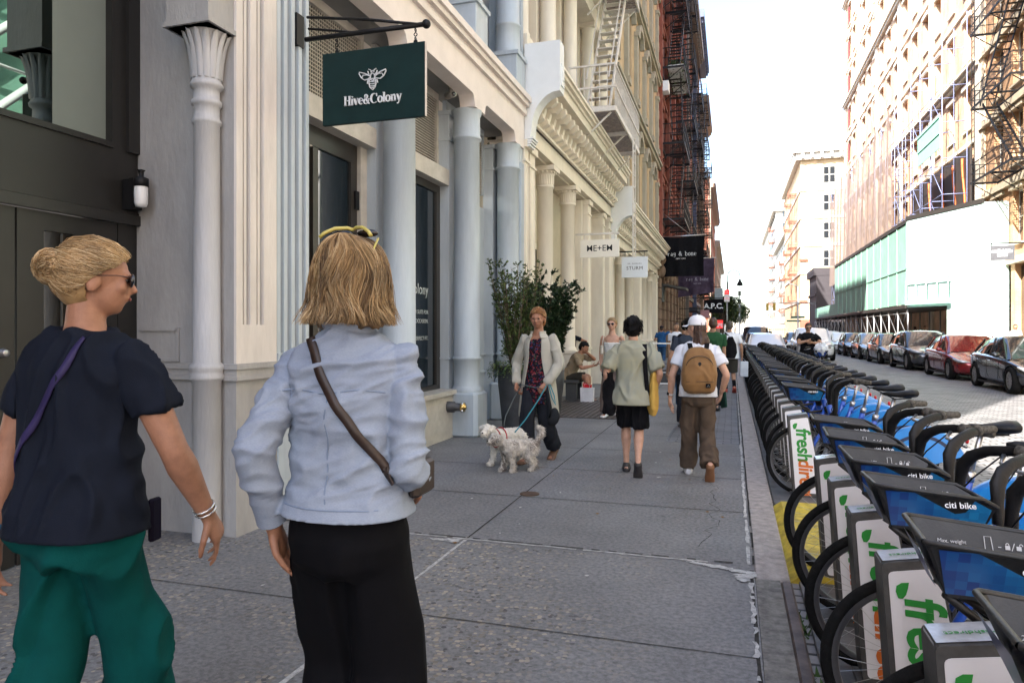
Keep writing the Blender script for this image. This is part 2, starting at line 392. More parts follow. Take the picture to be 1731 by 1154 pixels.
# litter, leaves
lit = MB()
for k in range(26):
    x, y = rc.uniform(-3.1, 0), rc.uniform(3.2, 9); a = rc.uniform(0, 3); r = rc.uniform(.008, .022)
    lit.add([(x+math.cos(a+t)*r*(1 if i % 2 else .5), y+math.sin(a+t)*r, .006) for i, t in enumerate((0, 1.4, 3, 4.5))], [(0, 1, 2, 3)], k % 2)
tag(lit.build('litter', [mat('paper_scrap', (.5, .49, .46), .9), mat('dry_leaf', (.22, .11, .03), .8)]), kind='stuff', label='tiny paper scraps and dry leaf bits on the pavement', cat='litter')
k = MB(); k.bbox(.132, .328, 4.46, 6.2, -.3, .004, .015)
for i in range(30): k.bbox(.132, .328, 6.204+i*1.9, 8.1+i*1.9, -.3, .004, .012)
kb = tag(k.build('kerb', granite), kind='structure')
k = MB(); k.box(.132, .27, -6, 4.455, -.3, .002); k.build('kerb_concrete', granite_dk, kb)
k = MB(); k.bbox(.271, .335, -6, 2.5, -.3, .006, .018); k.bbox(.271, .335, 2.504, 4.455, -.3, .006, .018); k.build('kerb_edge', kerb_steel, kb)
# paver strip beside the far kerb and the metal vault grating
s = MB(); s.box(-.85, .10, 9.6, 60, -.01, .004); tag(s.build('paver_strip', paver), kind='structure')
gr = MB(); gr.box(-3.36, -1.55, 11.7, 15.4, -.01, .012)
for a in range(34):
    for b in range(18): gr.box(-3.33+b*.1, -3.29+b*.1, 11.75+a*.107, 11.80+a*.107, .012, .020)
tag(gr.build('vault_cover', mat('studded_iron_plate', (.11, .095, .09), .55, .4, .3, 6)), 'dark studded iron vault cover set in the pavement before the cream shopfront', 'vault cover')
# right side pavement and kerb
s = MB(); s.box(8.75, 13.0, -60, 91.5, -.3, .0); s.box(8.75, 13, 108.5, 420, -.3, 0); tag(s.build('pavement', mat('far_pavement_concrete', (.3, .29, .27), .85, coord='Position', vscale=2)), kind='structure')
# drain cover on the slab
dcv = MB(); dcv.lathe((-1.75, 6.15, 0), [(.09, .0), (.09, .006), (.07, .007), (0, .007)], 16); tag(dcv.build('drain_cap', mat('rusty_cap', (.12, .07, .04), .7, .3, .3)), 'small rusty round cap let into the grey pavement', 'drain cap')
# weeds in the gutter
wd = MB()
for k in range(260):
    x, y = .335+abs(rc.gauss(0, .03)), rc.uniform(1.5, 4.3)
    if noise.noise((0, y*2, 1)) < -.1: continue
    h = rc.uniform(.01, .05); a = rc.uniform(0, 6.28); dx, dy = math.cos(a)*.012, math.sin(a)*.012
    wd.add([(x-dy, y+dx, ROADZ), (x+dy, y-dx, ROADZ), (x+dx*2, y+dy*2, ROADZ+h), (x-dy*.3+dx*2, y+dy*2, ROADZ+h*1.1)], [(0, 1, 2, 3)])
tag(wd.build('weeds', mat('gutter_weed', (.05, .09, .03), .8)), 'low green weeds and grit growing in the gutter', 'weeds', kind='stuff')
# ================================================================ left side: charcoal storefront + pale pier
b1 = thing('storefront_building', 'charcoal framed storefront beside the pale fluted pier at the near left', 'building', (-4.4, 2.5, 0))
DX = -4.26
m = MB()
m.box(-9, DX-.12, .5, 4.22, 2.31, 2.78); m.box(-9, -7.01, .5, 4.22, 7.4, 26); m.box(-9.0, DX-.02, .5, 1.0, 0, 7.4)
m.box(DX-.12, DX, .5, 4.23, 2.33, 2.79); m.box(DX, DX+.035, .5, 4.23, 2.255, 2.33); m.box(DX, DX+.02, .5, 4.23, 2.335, 2.35)
m.box(DX-.12, DX, 4.0, 4.23, 2.79, 7.4); m.box(DX, DX+.03, 4.12, 4.23, 2.79, 7.4); m.box(DX-.12, DX-.03, 2.1, 2.22, 2.79, 7.4); m.box(DX-.1, DX+.02, .5, 4.0, 2.79, 2.83)
m.box(DX-.12, DX-.01, 4.06, 4.23, 0, 2.255); m.box(-4.9, FX, .5, 4.2, 7.4, 7.9)
m.build('shopfront_frame', dark_storefront, b1, True)
m = MB(); m.box(-7.0, FX, .5, 4.23, 7.905, 26); m.build('upper_wall', paint_lav, b1, True)
m = MB(); m.box(DX-.085, DX-.06, .5, 3.58, 2.83, 7.4); m.build('shop_window', mat('mirror_storefront_glass', (.20, .24, .22), .01, 1, .02, 1), b1, True)
m = MB(); m.box(DX-.085, DX-.06, 3.581, 4.0, 2.83, 7.4); m.build('window_blind', mat('grey_green_blind', (.16, .19, .175), .45, 0, .05, 2), b1, True)
# shop interior seen dimly: back wall and pendant globes give the glazing depth
for y0, y1 in ((3.30, 4.055), (2.52, 3.285)):
    d = MB(); d.box(DX-.06, DX-.012, y0, y1, .01, .25); d.box(DX-.06, DX-.012, y0, y1, 2.13, 2.25)
    d.box(DX-.06, DX-.012, y0, y0+.18, .25, 2.13); d.box(DX-.06, DX-.012, y1-.14, y1, .25, 2.13)
    dr = d.build('door', dark_storefront, b1, True)
    p = MB(); p.box(DX-.045, DX-.035, y0+.18, y1-.14, .25, 2.13); q = p.build('door_glass', mat('pale_reflecting_glass', (.36, .33, .27), .015, 1, .02, 1)); q.parent = dr; q.data.transform(Matrix.Translation(-b1.location))
    if y0 < 3:
        h = MB(); h.lathe((DX-.012, y1-.075, 1.34), [(.030, 0), (.030, .012), (.023, .016), (.023, .03), (.018, .034), (0, .034)], 20, axis='x'); q = h.build('lock', steel); q.parent = dr; q.data.transform(Matrix.Translation(-b1.location))
# wall lamp at the corner
wl = thing('wall_lamp', 'black wall lamp with frosted jar glass fixed at the corner of the charcoal storefront', 'lamp', (-4.14, 4.14, 2.5))
m = MB(); m.box(-4.25, -4.15, 4.08, 4.16, 2.36, 2.58); m.lathe((-4.10, 4.10, 2.55), [(.045, -.03), (.052, -.03), (.052, .03), (.018, .045), (.02, .08), (.03, .09), (0, .1)], 20); m.box(-4.2, -4.1, 4.09, 4.11, 2.56, 2.59); m.build('lamp_bracket', black_iron, wl, True)
m = MB(); m.lathe((-4.10, 4.10, 2.52), [(.046, 0), (.048, -.05), (.045, -.12), (.036, -.145), (0, -.15)], 20); m.build('lamp_glass', mat('frosted_white_glass', (.72, .74, .76), .3, 0, .05, 30), wl, True)
# pale pier
p1 = thing('corner_pier', 'pale grey fluted pier with slender leaf capital column beside the charcoal storefront', 'pier', (-3.8, 4.5, 0))
m = MB(); m.box(-4.8, FX-.02, 4.231, 4.70, 1.24, 26); m.box(-4.8, FX-.001, 4.2305, 4.705, 0, 1.24)
# moulded band
m.box(-4.26, FX+.03, 4.20, 4.72, 1.12, 1.15); m.box(-4.26, FX+.018, 4.212, 4.712, 1.15, 1.20); m.box(-4.26, FX+.032, 4.198, 4.722, 1.20, 1.24)
m.box(-4.24, -3.72, 4.222, 4.23, 1.24, 9); m.box(-3.69, -3.665, 4.15, 4.23, 0, 9)        # edge of the column recess
# small sunk panel frame
for (a, b, c, d_) in ((-4.22, -3.88, 1.50, 1.475), (-4.22, -3.88, 1.25, 1.275)): m.box(a, b, 4.205, 4.222, c, d_)
m.box(-3.885, -3.862, 4.205, 4.222, 1.25, 1.50)
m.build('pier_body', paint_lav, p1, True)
m = MB()
# street face: raised strips leave two sunk flute pairs
for y0, y1 in ((4.231, 4.30), (4.325, 4.350), (4.385, 4.455), (4.48, 4.505), (4.54, 4.70)):
    m.box(FX-.02, FX+.0 if (y1-y0) > .03 else FX-.008, y0, y1, 1.52, 7.2)
m.box(FX-.02, FX, 4.231, 4.70, 1.24, 1.52); m.box(FX-.02, FX+.02, 4.232, 4.70, 7.2, 7.9)
m.build('fluted_face', paint_bounce, p1, True)
m = MB()
cx_, cy_ = -3.565, 4.15
sc_r = .78
m.lathe((cx_, cy_, 0), [(r*sc_r, h-(.09 if h > 2 else 0)) for r, h in [(.125, 0), (.125, 1.12), (.145, 1.13), (.15, 1.15), (.14, 1.17), (.14, 1.19), (.15, 1.21), (.145, 1.235), (.118, 1.25), (.112, 3.02), (.125, 3.03), (.128, 3.05), (.112, 3.07), (.112, 3.15), (.13, 3.16), (.13, 3.19), (.112, 3.20), (.112, 3.27), (.14, 3.285), (.145, 3.305), (.125, 3.33), (.12, 3.36)]], 32)
# bell of the capital with leaves
m.lathe((cx_, cy_, 0), [(.094, 3.24), (.098, 3.36), (.115, 3.49), (.14, 3.575)], 24)
for i in range(14):
    a = 2*math.pi*i/14; ca, sa = math.cos(a), math.sin(a); t = Vector((-sa, ca, 0)); r0 = Vector((ca, sa, 0)); c = Vector((cx_, cy_, 0))
    prof = [(.092, 3.25, .020), (.100, 3.35, .024), (.118, 3.47, .024), (.146, 3.555, .018), (.155, 3.565, .005)]
    vs = []
    for r, z, w_ in prof: vs += [c+r0*r-t*w_+Vector((0, 0, z)), c+r0*(r+.016)+Vector((0, 0, z)), c+r0*r+t*w_+Vector((0, 0, z))]
    fs = []
    for k2 in range(4):
        fs += [(k2*3, k2*3+1, k2*3+4, k2*3+3), (k2*3+1, k2*3+2, k2*3+5, k2*3+4)]
    m.add(vs, fs, 0, True)
m.build('slender_column', mat('column_light_grey', (.44, .44, .455), .55, 0, .10, 3, bump=.4, bscale=22, stretch=(2, 2, .4)), p1, True)
m = MB(); m.box(-3.75, -3.40, 3.97, 4.23, 3.575, 4.3); m.box(-3.77, -3.38, 3.95, 4.23, 3.575, 3.61)
m.lathe((-3.46, 4.12, 3.86), [(.0, .075), (.03, .07), (.035, .05), (.06, .055), (.075, .03), (.08, 0), (.1, -.03)], 20, axis='x')
for i in range(9):
    a = 6.283*i/9; m.ell((-3.40, 4.12+.05*math.cos(a), 3.86+.05*math.sin(a)), (.02, .02, .02), 8, 6)
m.build('entablature_block', paint_lav, p1, True)
# ================================================================ building with green hanging sign
hb = thing('corner_shop_building', 'greyish white, skylight tinted cast iron building with round columns, behind the green hanging sign', 'building', (-3.6, 8, 0))
RX = -3.95
FY0, FY1 = 4.71, 11.55
def poly_haunch(y0, y1, zt, zb, zc, cols, hw=.22, rr=.16):
    """underside polygon in y,z of a fascia that dips to zc at each column"""
    pts = [(y0, zt), (y1, zt)]
    under = []
    yy = y0; under.append((y0, zc))
    edges = []
    prev = y0+.44
    for c in cols:
        under.append((prev, zc))
        for t in range(7): a = math.pi/2*t/6; under.append((prev+rr*(1-math.cos(a))*.9, zc+(zb-zc)*math.sin(a)))
        for t in range(7): a = math.pi/2*t/6; under.append((c-hw-rr*.9+rr*.9*math.sin(a), zc+(zb-zc)*math.cos(a)))
        prev = c+hw
    under.append((y1, zc))
    return pts+list(reversed(under))
cols = [7.22, 9.34, 11.25]
m = MB(); m.prism(poly_haunch(FY0, FY1, 5.12, 4.72, 4.56, cols, .21, .11), FX-.22, FX-.0, 'yz')
for z0, z1, pr in ((5.12, 5.20, .05), (5.20, 5.26, .03), (5.26, 5.33, .09), (5.33, 5.42, .13), (5.42, 5.46, .10)): m.box(FX-.22, FX+pr, FY0-.02, FY1+.002, z0, z1)
m.box(-9, FX-.22, FY0, FY1, 4.84, 5.46)
m.build('fascia', mat('fascia_bounce_lit', (.70, .63, .585), .55, 0, .06, 3, bump=.2, bscale=30), hb, True, True)  # pinkish bounce light from across the street put into the base colour
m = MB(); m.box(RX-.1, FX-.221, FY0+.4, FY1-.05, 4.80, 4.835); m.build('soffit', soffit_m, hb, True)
m = MB()
# near pier with deep flutes
m.box(FX-.10, FX-.04, 4.71, 5.17, .0, 4.56); m.box(-3.95, FX-.101, 4.71, 5.17, 0, 4.56)
for y0 in (4.712, 4.80, 4.90, 5.0, 5.10): m.box(FX-.04, FX-.005, y0, y0+.045, 1.3, 4.56)
m.box(FX-.04, FX+.01, 4.71, 5.175, 0, 1.3)
m.build('pier', paint_sky, hb, True); m = MB(); m.box(-3.95, FX-.03, 11.36, 11.55, 0, 4.56); m.box(-3.95, FX, 11.36, 11.55, 0, 1.0)
for y0 in (11.362, 11.41, 11.46, 11.51): m.box(FX-.03, FX-.003, y0, y0+.025, 1.0, 4.3)
m.build('pier', paint_sky, hb, True)
def hive_col(cy, top=4.56):
    m = MB(); c = (FX-.20, cy, 0); r = .185
    m.bbox(c[0]-.26, c[0]+.235, cy-.235, cy+.235, 0, .62, .05); 
    m.lathe(c, [(r+.03, .62), (r+.035, .65), (r+.01, .69), (r, .71), (r, 1.06), (r+.022, 1.075), (r+.022, 1.10), (r, 1.115), (r-.005, top-.42), (r+.02, top-.41), (r+.025, top-.385), (r+.005, top-.36), (r+.002, top-.08), (r+.02, top-.05), (r+.03, top)], 40)
    o = m.build('column', paint_sky, hb, True)
    m = MB(); m.box(RX-.02, FX-.42, cy-.14, cy+.14, 0, top); m.box(RX-.02, FX-.40, cy-.155, cy+.155, top-.42, top-.37); m.box(RX-.02, FX-.39, cy-.16, cy+.16, top-.06, top)
    m.box(RX-.02, FX-.40, cy-.155, cy+.155, 1.07, 1.10)
    m.build('pilaster', paint_sky, hb, True)
for c in cols: hive_col(c)
# bays
for k, (y0, y1) in enumerate(((5.17, 7.08), (7.36, 9.20), (9.48, 11.11))):
    m = MB()
    if k < 2: m.box(RX-.06, RX+.16, y0, y1, 3.50, 3.72)                     # transom bar
    m.box(RX-.06, RX+.0, y0, y0+.06, 3.72, 4.80); m.box(RX-.06, RX+.0, y1-.06, y1, 3.72, 4.8); m.box(RX-.06, RX+.0, y0+.06, y1-.06, 4.70, 4.80)
    if k == 1: m.box(RX-.05, RX+.25, y0, y1, 0, .60); m.box(RX-.05, RX+.30, y0-.02, y1+.02, .60, .66); m.box(RX+.25, RX+.258, y0+.15, y1-.15, .12, .5)
    if k == 2: m.box(RX-.05, RX+.0, y0, y1, 0, 3.5); m.box(RX, RX+.03, y0, y1, .78, .82); m.box(RX, RX+.03, y0, y1, 1.07, 1.10)
    if k == 0: m.box(RX-.06, RX+.02, y0, y0+.2, 0, 3.5); m.box(RX-.06, RX+.04, 6.94, y1, 0, 3.5)
    m.build('bay_frame', paint_sky if k == 2 else mat('transom_paint', (.50, .47, .42), .55), hb, True)
    # perforated grille in the transom
    m = MB(); yy = y0+.06
    m.box(RX-.055, RX-.045, y0+.06, y1-.06, 3.72, 4.70, 1)
    if k != 1:
        i = 0
        while yy < y1-.06: m.box(RX-.035, RX-.028, yy, yy+.012, 3.72, 4.70); yy += .04
        z = 3.73
        while z < 4.69: m.box(RX-.028, RX-.022, y0+.06, y1-.06, z, z+.012); z += .04
    else:
        z = 3.74
        while z < 4.69: m.box(RX-.04, RX-.02, y0+.06, y1-.06, z, z+.016); z += .036
        m.box(RX-.04, RX-.01, y0+.55, y0+.60, 3.72, 4.70)
    m.build('transom_grille', [mat('grille_paint', (.40, .37, .32), .6), black_iron], hb, True)
# dark door of the first bay
m = MB(); m.box(RX-.05, RX, 5.37, 6.02, .0, 3.5); m.box(RX-.05, RX, 6.80, 6.93, 0, 3.5); m.box(RX-.05, RX, 6.02, 6.80, 3.30, 3.5); m.box(RX-.05, RX, 6.02, 6.80, 0, .3)
m.box(RX-.02, RX+.03, 6.03, 6.12, .05, 3.28)
dr = m.build('door', dark_brown, hb, True)
q = MB(); q.box(RX-.035, RX-.025, 6.12, 6.80, .3, 3.30); o = q.build('door_glass', glass_g, None); o.parent = dr; o.data.transform(Matrix.Translation(-hb.location))
q = MB(); q.box(RX-.0, RX+.03, 6.86, 6.93, 2.8, 3.0); o = q.build('hinge', black_iron, None); o.parent = dr; o.data.transform(Matrix.Translation(-hb.location))
# shop window of the second bay
m = MB(); m.box(RX-.05, RX+.02, 7.36, 7.45, .66, 3.5); m.box(RX-.05, RX+.02, 9.08, 9.20, .66, 3.5); m.box(RX-.05, RX+.02, 7.45, 9.08, 3.40, 3.5); m.box(RX-.05, RX+.02, 7.45, 9.08, .66, .72)
win = m.build('shop_window', dark_brown, hb, True)
q = MB(); q.box(RX-.02, RX-.01, 7.45, 9.08, .72, 3.40); o = q.build('pane', glass_g, None); o.parent = win; o.data.transform(Matrix.Translation(-hb.location))
wt = mat('window_lettering', (.45, .5, .5), .6)
for s_, sz, z in (('Hive&Colony', .20, 2.02), ('CUSTOM SUITS FOR', .075, 1.72), ('EVERY OCCASION.', .075, 1.60), ('THE PERFECT FIT.', .075, 1.37)):
    text(s_, sz, frame((RX+.0, 8.86, z)-Vector(hb.location), (0, 1, 0), (0, 0, 1)) if False else frame(Vector((RX+.0, 8.84, z))-hb.location, (0, 1, 0), (0, 0, 1)), wt, hb, 'window_lettering', align='RIGHT')
# curtain behind third bay: dark display with intercom
m = MB(); m.box(RX+.001, RX+.02, 9.9, 10.60, 1.10, 1.95); m.build('display_case', black_iron, hb, True)
# upper storey
m = MB(); m.box(-9, -4.0, FY0, FY1, 5.46, 25)
for cy in (5.1, 7.22, 9.34, 11.25):
    m.bbox(FX-.48, FX+.03, cy-.24, cy+.24, 5.46, 5.98, .01); m.box(FX-.5, FX+.06, cy-.27, cy+.27, 5.98, 6.04)
    m.lathe((FX-.2, cy, 0), [(.23, 6.04), (.235, 6.09), (.21, 6.12), (.2, 6.5), (.215, 6.51), (.215, 6.55), (.195, 6.57), (.185, 9.4)], 32)
m.box(FX-.45, FX-.1, FY0, FY1, 5.46, 5.62)
for y0 in (11.44, 11.49, 11.53): m.box(FX-.4, FX-.02, y0, y0+.025, 5.98, 9.4)
m.box(-4, FX-.12, 11.5, FY1, 5.46, 9.4)
m.box(-4.0, FX+.1, FY0, FY1, 9.4, 10.2); m.box(-4, FX-.1, FY0, FY1, 10.2, 25)
m.build('upper_storey', paint_sky, hb, True)
for cy in (6.16, 8.28, 10.3):
    m = MB(); m.box(-3.99, -3.93, cy-.75, cy-.67, 5.62, 9.3); m.box(-3.99, -3.93, cy+.67, cy+.75, 5.62, 9.3); m.box(-3.99, -3.93, cy-.67, cy+.67, 5.62, 5.72); m.box(-3.99, -3.95, cy-.67, cy+.67, 5.72, 9.3, 1)
    m.build('window', [paint_lav, glass_d], hb, True)
# standpipe connection
sp_ = thing('standpipe', 'grey pipe with brass and chrome cap poking from the low wall beside the column base', 'standpipe', (RX+.25, 8.9, .46))
m = MB(); m.lathe((RX+.25, 8.92, .44), [(.075, 0), (.075, .10), (.055, .105), (.055, .2)], 20, axis='x'); m.build('pipe', mat('pipe_grey', (.08, .08, .085), .5, .4), sp_, True)
m = MB(); m.lathe((RX+.45, 8.92, .44), [(.05, 0), (.062, .005), (.062, .05), (.03, .055), (.03, .07), (0, .07)], 20, axis='x')
for a in range(4): m.ell((RX+.48, 8.92+.065*math.cos(a*1.57+.7), .44+.065*math.sin(a*1.57+.7)), (.02, .018, .018), 8, 6, 1)
m.build('cap', [brass, chrome], sp_, True)
# security camera and soffit lamp
sc_ = thing('security_camera', 'small pale security camera under the soffit beside the middle round column', 'camera', (FX-.1, 8.9, 4.6))
m = MB(); m.tube([(FX-.25, 8.85, 4.8), (FX-.25, 8.85, 4.66), (FX-.2, 8.8, 4.64)], .02); m.tube([(FX-.32, 8.92, 4.66), (FX-.15, 8.72, 4.61)], .045, 14); m.build('camera_body', mat('camera_grey', (.35, .33, .3), .4), sc_, True)
m = MB(); m.tube([(FX-.15, 8.72, 4.61), (FX-.145, 8.714, 4.608)], .03, 14); m.build('lens', glass_d, sc_, True)
dl = thing('soffit_lamp', 'small lit lamp hanging under the dark soffit between two columns', 'lamp', (FX-.3, 10.0, 4.8))
m = MB(); m.lathe((FX-.33, 9.95, 4.62), [(.0, .18), (.02, .18), (.02, .1), (.04, .09), (.085, .0), (.08, 0)], 18); m.build('lamp_shade', mat('lamp_bronze', (.25, .2, .15), .4), dl, True)
m = MB(); m.lathe((FX-.33, 9.95, 4.615), [(0, .01), (.07, .005), (.06, -.01), (0, -.015)], 16); m.build('bulb', mat('lit_bulb', (1, .95, .85), .4, emit=(1, .9, .75, 4)), dl, True)
# keypad / intercom with blue screen
ic = thing('intercom', 'steel intercom with glowing blue screen on the black panel beside the planter', 'intercom', (RX+.03, 10.2, 1.5))
m = MB(); m.box(RX+.021, RX+.05, 9.97, 10.27, 1.30, 1.70); m.build('case', steel, ic, True)
m = MB(); m.box(RX+.051, RX+.054, 10.0, 10.24, 1.44, 1.66); m.build('screen', mat('blue_screen', (.02, .02, .2), .3, emit=(.06, .03, .5, .5)), ic, True)
# ================================================================ generic facades
wood_win = mat('window_frame_white', (.55, .52, .46), .5)
win_dark = mat('window_frame_dark', (.09, .075, .06), .5)
def add_child(mb, name, mats, parent, root):
    o = mb.build(name, mats, None); o.parent = parent; o.data.transform(Matrix.Translation(-root.location)); return o
def windows(root, X, sgn, spots, w, h, depth=.2, frame_m=None, bars=(1, 1), arch=False):
    """spots: (y centre, z bottom); windows facing sgn*x, each one a part with its pane"""
    fm = frame_m or wood_win; t = .07
    m = MB(); a, b = sorted((X-sgn*depth, X-sgn*(depth-.06)))
    m.box(a, b, -w/2, -w/2+t, 0, h); m.box(a, b, w/2-t, w/2, 0, h); m.box(a, b, -w/2+t, w/2-t, 0, t); m.box(a, b, -w/2+t, w/2-t, h-t, h)
    for i in range(bars[0]): y = -w/2+w*(i+1)/(bars[0]+1); m.box(a, b, y-.025, y+.025, t, h-t)
    for i in range(bars[1]): z = h*(i+1)/(bars[1]+1); m.box(a+.005, b-.005, -w/2+t, w/2-t, z-.03, z+.03)
    fme = m.mesh('window', fm)
    m = MB(); a, b = sorted((X-sgn*(depth-.01), X-sgn*(depth-.03))); m.box(a, b, -w/2+.01, w/2-.01, .01, h-.01); pme = m.mesh('pane', glass_d)
    for y, z in spots:
        o = link(bpy.data.objects.new('window', fme), root); o.location = Vector((0, y, z))-root.location
        link(bpy.data.objects.new('pane', pme), o)
def wall_holes(mb, X, sgn, y0, y1, z0, z1, holes, thick=.25, mi=0):
    """wall slab at X facing sgn with rectangular holes (yc, zb, w, h) that are on a regular grid"""
    ys = sorted({y0, y1} | {round(h[0]-h[2]/2, 4) for h in holes} | {round(h[0]+h[2]/2, 4) for h in holes})
    zs = sorted({z0, z1} | {round(h[1], 4) for h in holes} | {round(h[1]+h[3], 4) for h in holes})
    hs = {(round(h[0]-h[2]/2, 4), round(h[1], 4)) for h in holes}
    a, b = sorted((X, X-sgn*thick))
    opened = {}
    for h in holes:
        for i in range(len(ys)-1):
            for j in range(len(zs)-1):
                yc, zc = (ys[i]+ys[i+1])/2, (zs[j]+zs[j+1])/2
                if abs(yc-h[0]) < h[2]/2 and h[1] < zc < h[1]+h[3]: opened[(i, j)] = 1
    for j in range(len(zs)-1):
        i = 0
        while i < len(ys)-1:
            if (i, j) in opened: i += 1; continue
            k = i
            while k+1 < len(ys)-1 and (k+1, j) not in opened: k += 1
            mb.box(a, b, ys[i], ys[k+1], zs[j], zs[j+1], mi); i = k+1
def fire_escape(root, y0, y1, floors, dep, m_, X=FX, sgn=1, stair=True, slats=14, drop=None, rail=.95, slat_m=None):
    """steel balconies with railings and stairs between them"""
    fe = MB(); xa, xb = X, X+sgn*dep
    for n_, z in enumerate(floors):
        for e in (xa+sgn*.03, xb): fe.obar((e, y0, z), (e, y1, z), .04, .10)
        for yy in (y0, y1, (y0+y1)/2): fe.obar((xa, yy, z), (xb, yy, z), .05, .10)
        k = int((y1-y0)/.12)
        if stair: k0 = 0
        for i in range(k):
            yy = y0+.06+i*.12
            fe.obar((xa+sgn*.02, yy, z+.055), (xb, yy, z+.055), .05 if slat_m else .04, .03 if slat_m else .006, (0, 0, 1), 1)
        for yy in (y0+.1, (y0+y1)/2, y1-.1): fe.obar((xb-sgn*.1, yy, z-.05), (xa, yy, z-.85), .035, .035)
        # railing
        for zz in (z+rail, z+.5*rail) if len(floors) > 3 else (z+rail,):
            fe.obar((xb, y0, zz), (xb, y1, zz), .035, .035); fe.obar((xa, y0, zz), (xb, y0, zz), .035, .035); fe.obar((xa, y1, zz), (xb, y1, zz), .035, .035)
        nb = int((y1-y0)/.16)
        for i in range(nb+1): yy = y0+(y1-y0)*i/nb; fe.obar((xb, yy, z), (xb, yy, z+rail), .016, .016, (0, 1, 0))
        for i in range(1, 6):
            xx = xa+(xb-xa)*i/6
            for yy in (y0, y1): fe.obar((xx, yy, z), (xx, yy, z+rail), .016, .016, (0, 1, 0))
        if stair and n_+1 < len(floors):
            z2 = floors[n_+1]; ya, yb = (y0+.5, y1-.9) if n_ % 2 == 0 else (y1-.5, y0+.9)
            xs = xa+sgn*dep*.28, xa+sgn*dep*.78
            for xx in xs:
                fe.obar((xx, ya, z+.05), (xx, yb, z2), .03, .14)
                fe.obar((xx, ya, z+.85), (xx, yb, z2+.8), .025, .025)
            ns = int((z2-z)/.24)
            for i in range(1, ns): t = i/ns; fe.box(min(xs), max(xs), ya+(yb-ya)*t-.09, ya+(yb-ya)*t+.09, z+(z2-z)*t-.01, z+(z2-z)*t+.01)
    if drop:
        yy, zb, zt = drop
        for d_ in (-.2, .2): fe.obar((xb+sgn*.06, yy+d_, zb), (xb+sgn*.06, yy+d_, zt), .03, .03, (0, 1, 0))
        i = 0
        while zb+.2+i*.3 < zt: fe.obar((xb+sgn*.06, yy-.2, zb+.2+i*.3), (xb+sgn*.06, yy+.2, zb+.2+i*.3), .02, .02); i += 1
    return fe.build('fire_escape', [m_, slat_m or m_], root, True)
# ================================================================ low building behind the camera (lets the sun past)
lb = thing('low_building', 'low painted brick building behind the camera on the near corner', 'building', (-4, -10, 0))
m = MB(); m.box(-9, FX, -30, .49, 0, 11.0); m.box(-9, FX+.2, -30, .48, 11.0, 11.3); m.build('wall', brick('low_brick', (.3, .14, .1), (.24, .11, .08), (.3, .28, .25)), lb, True)
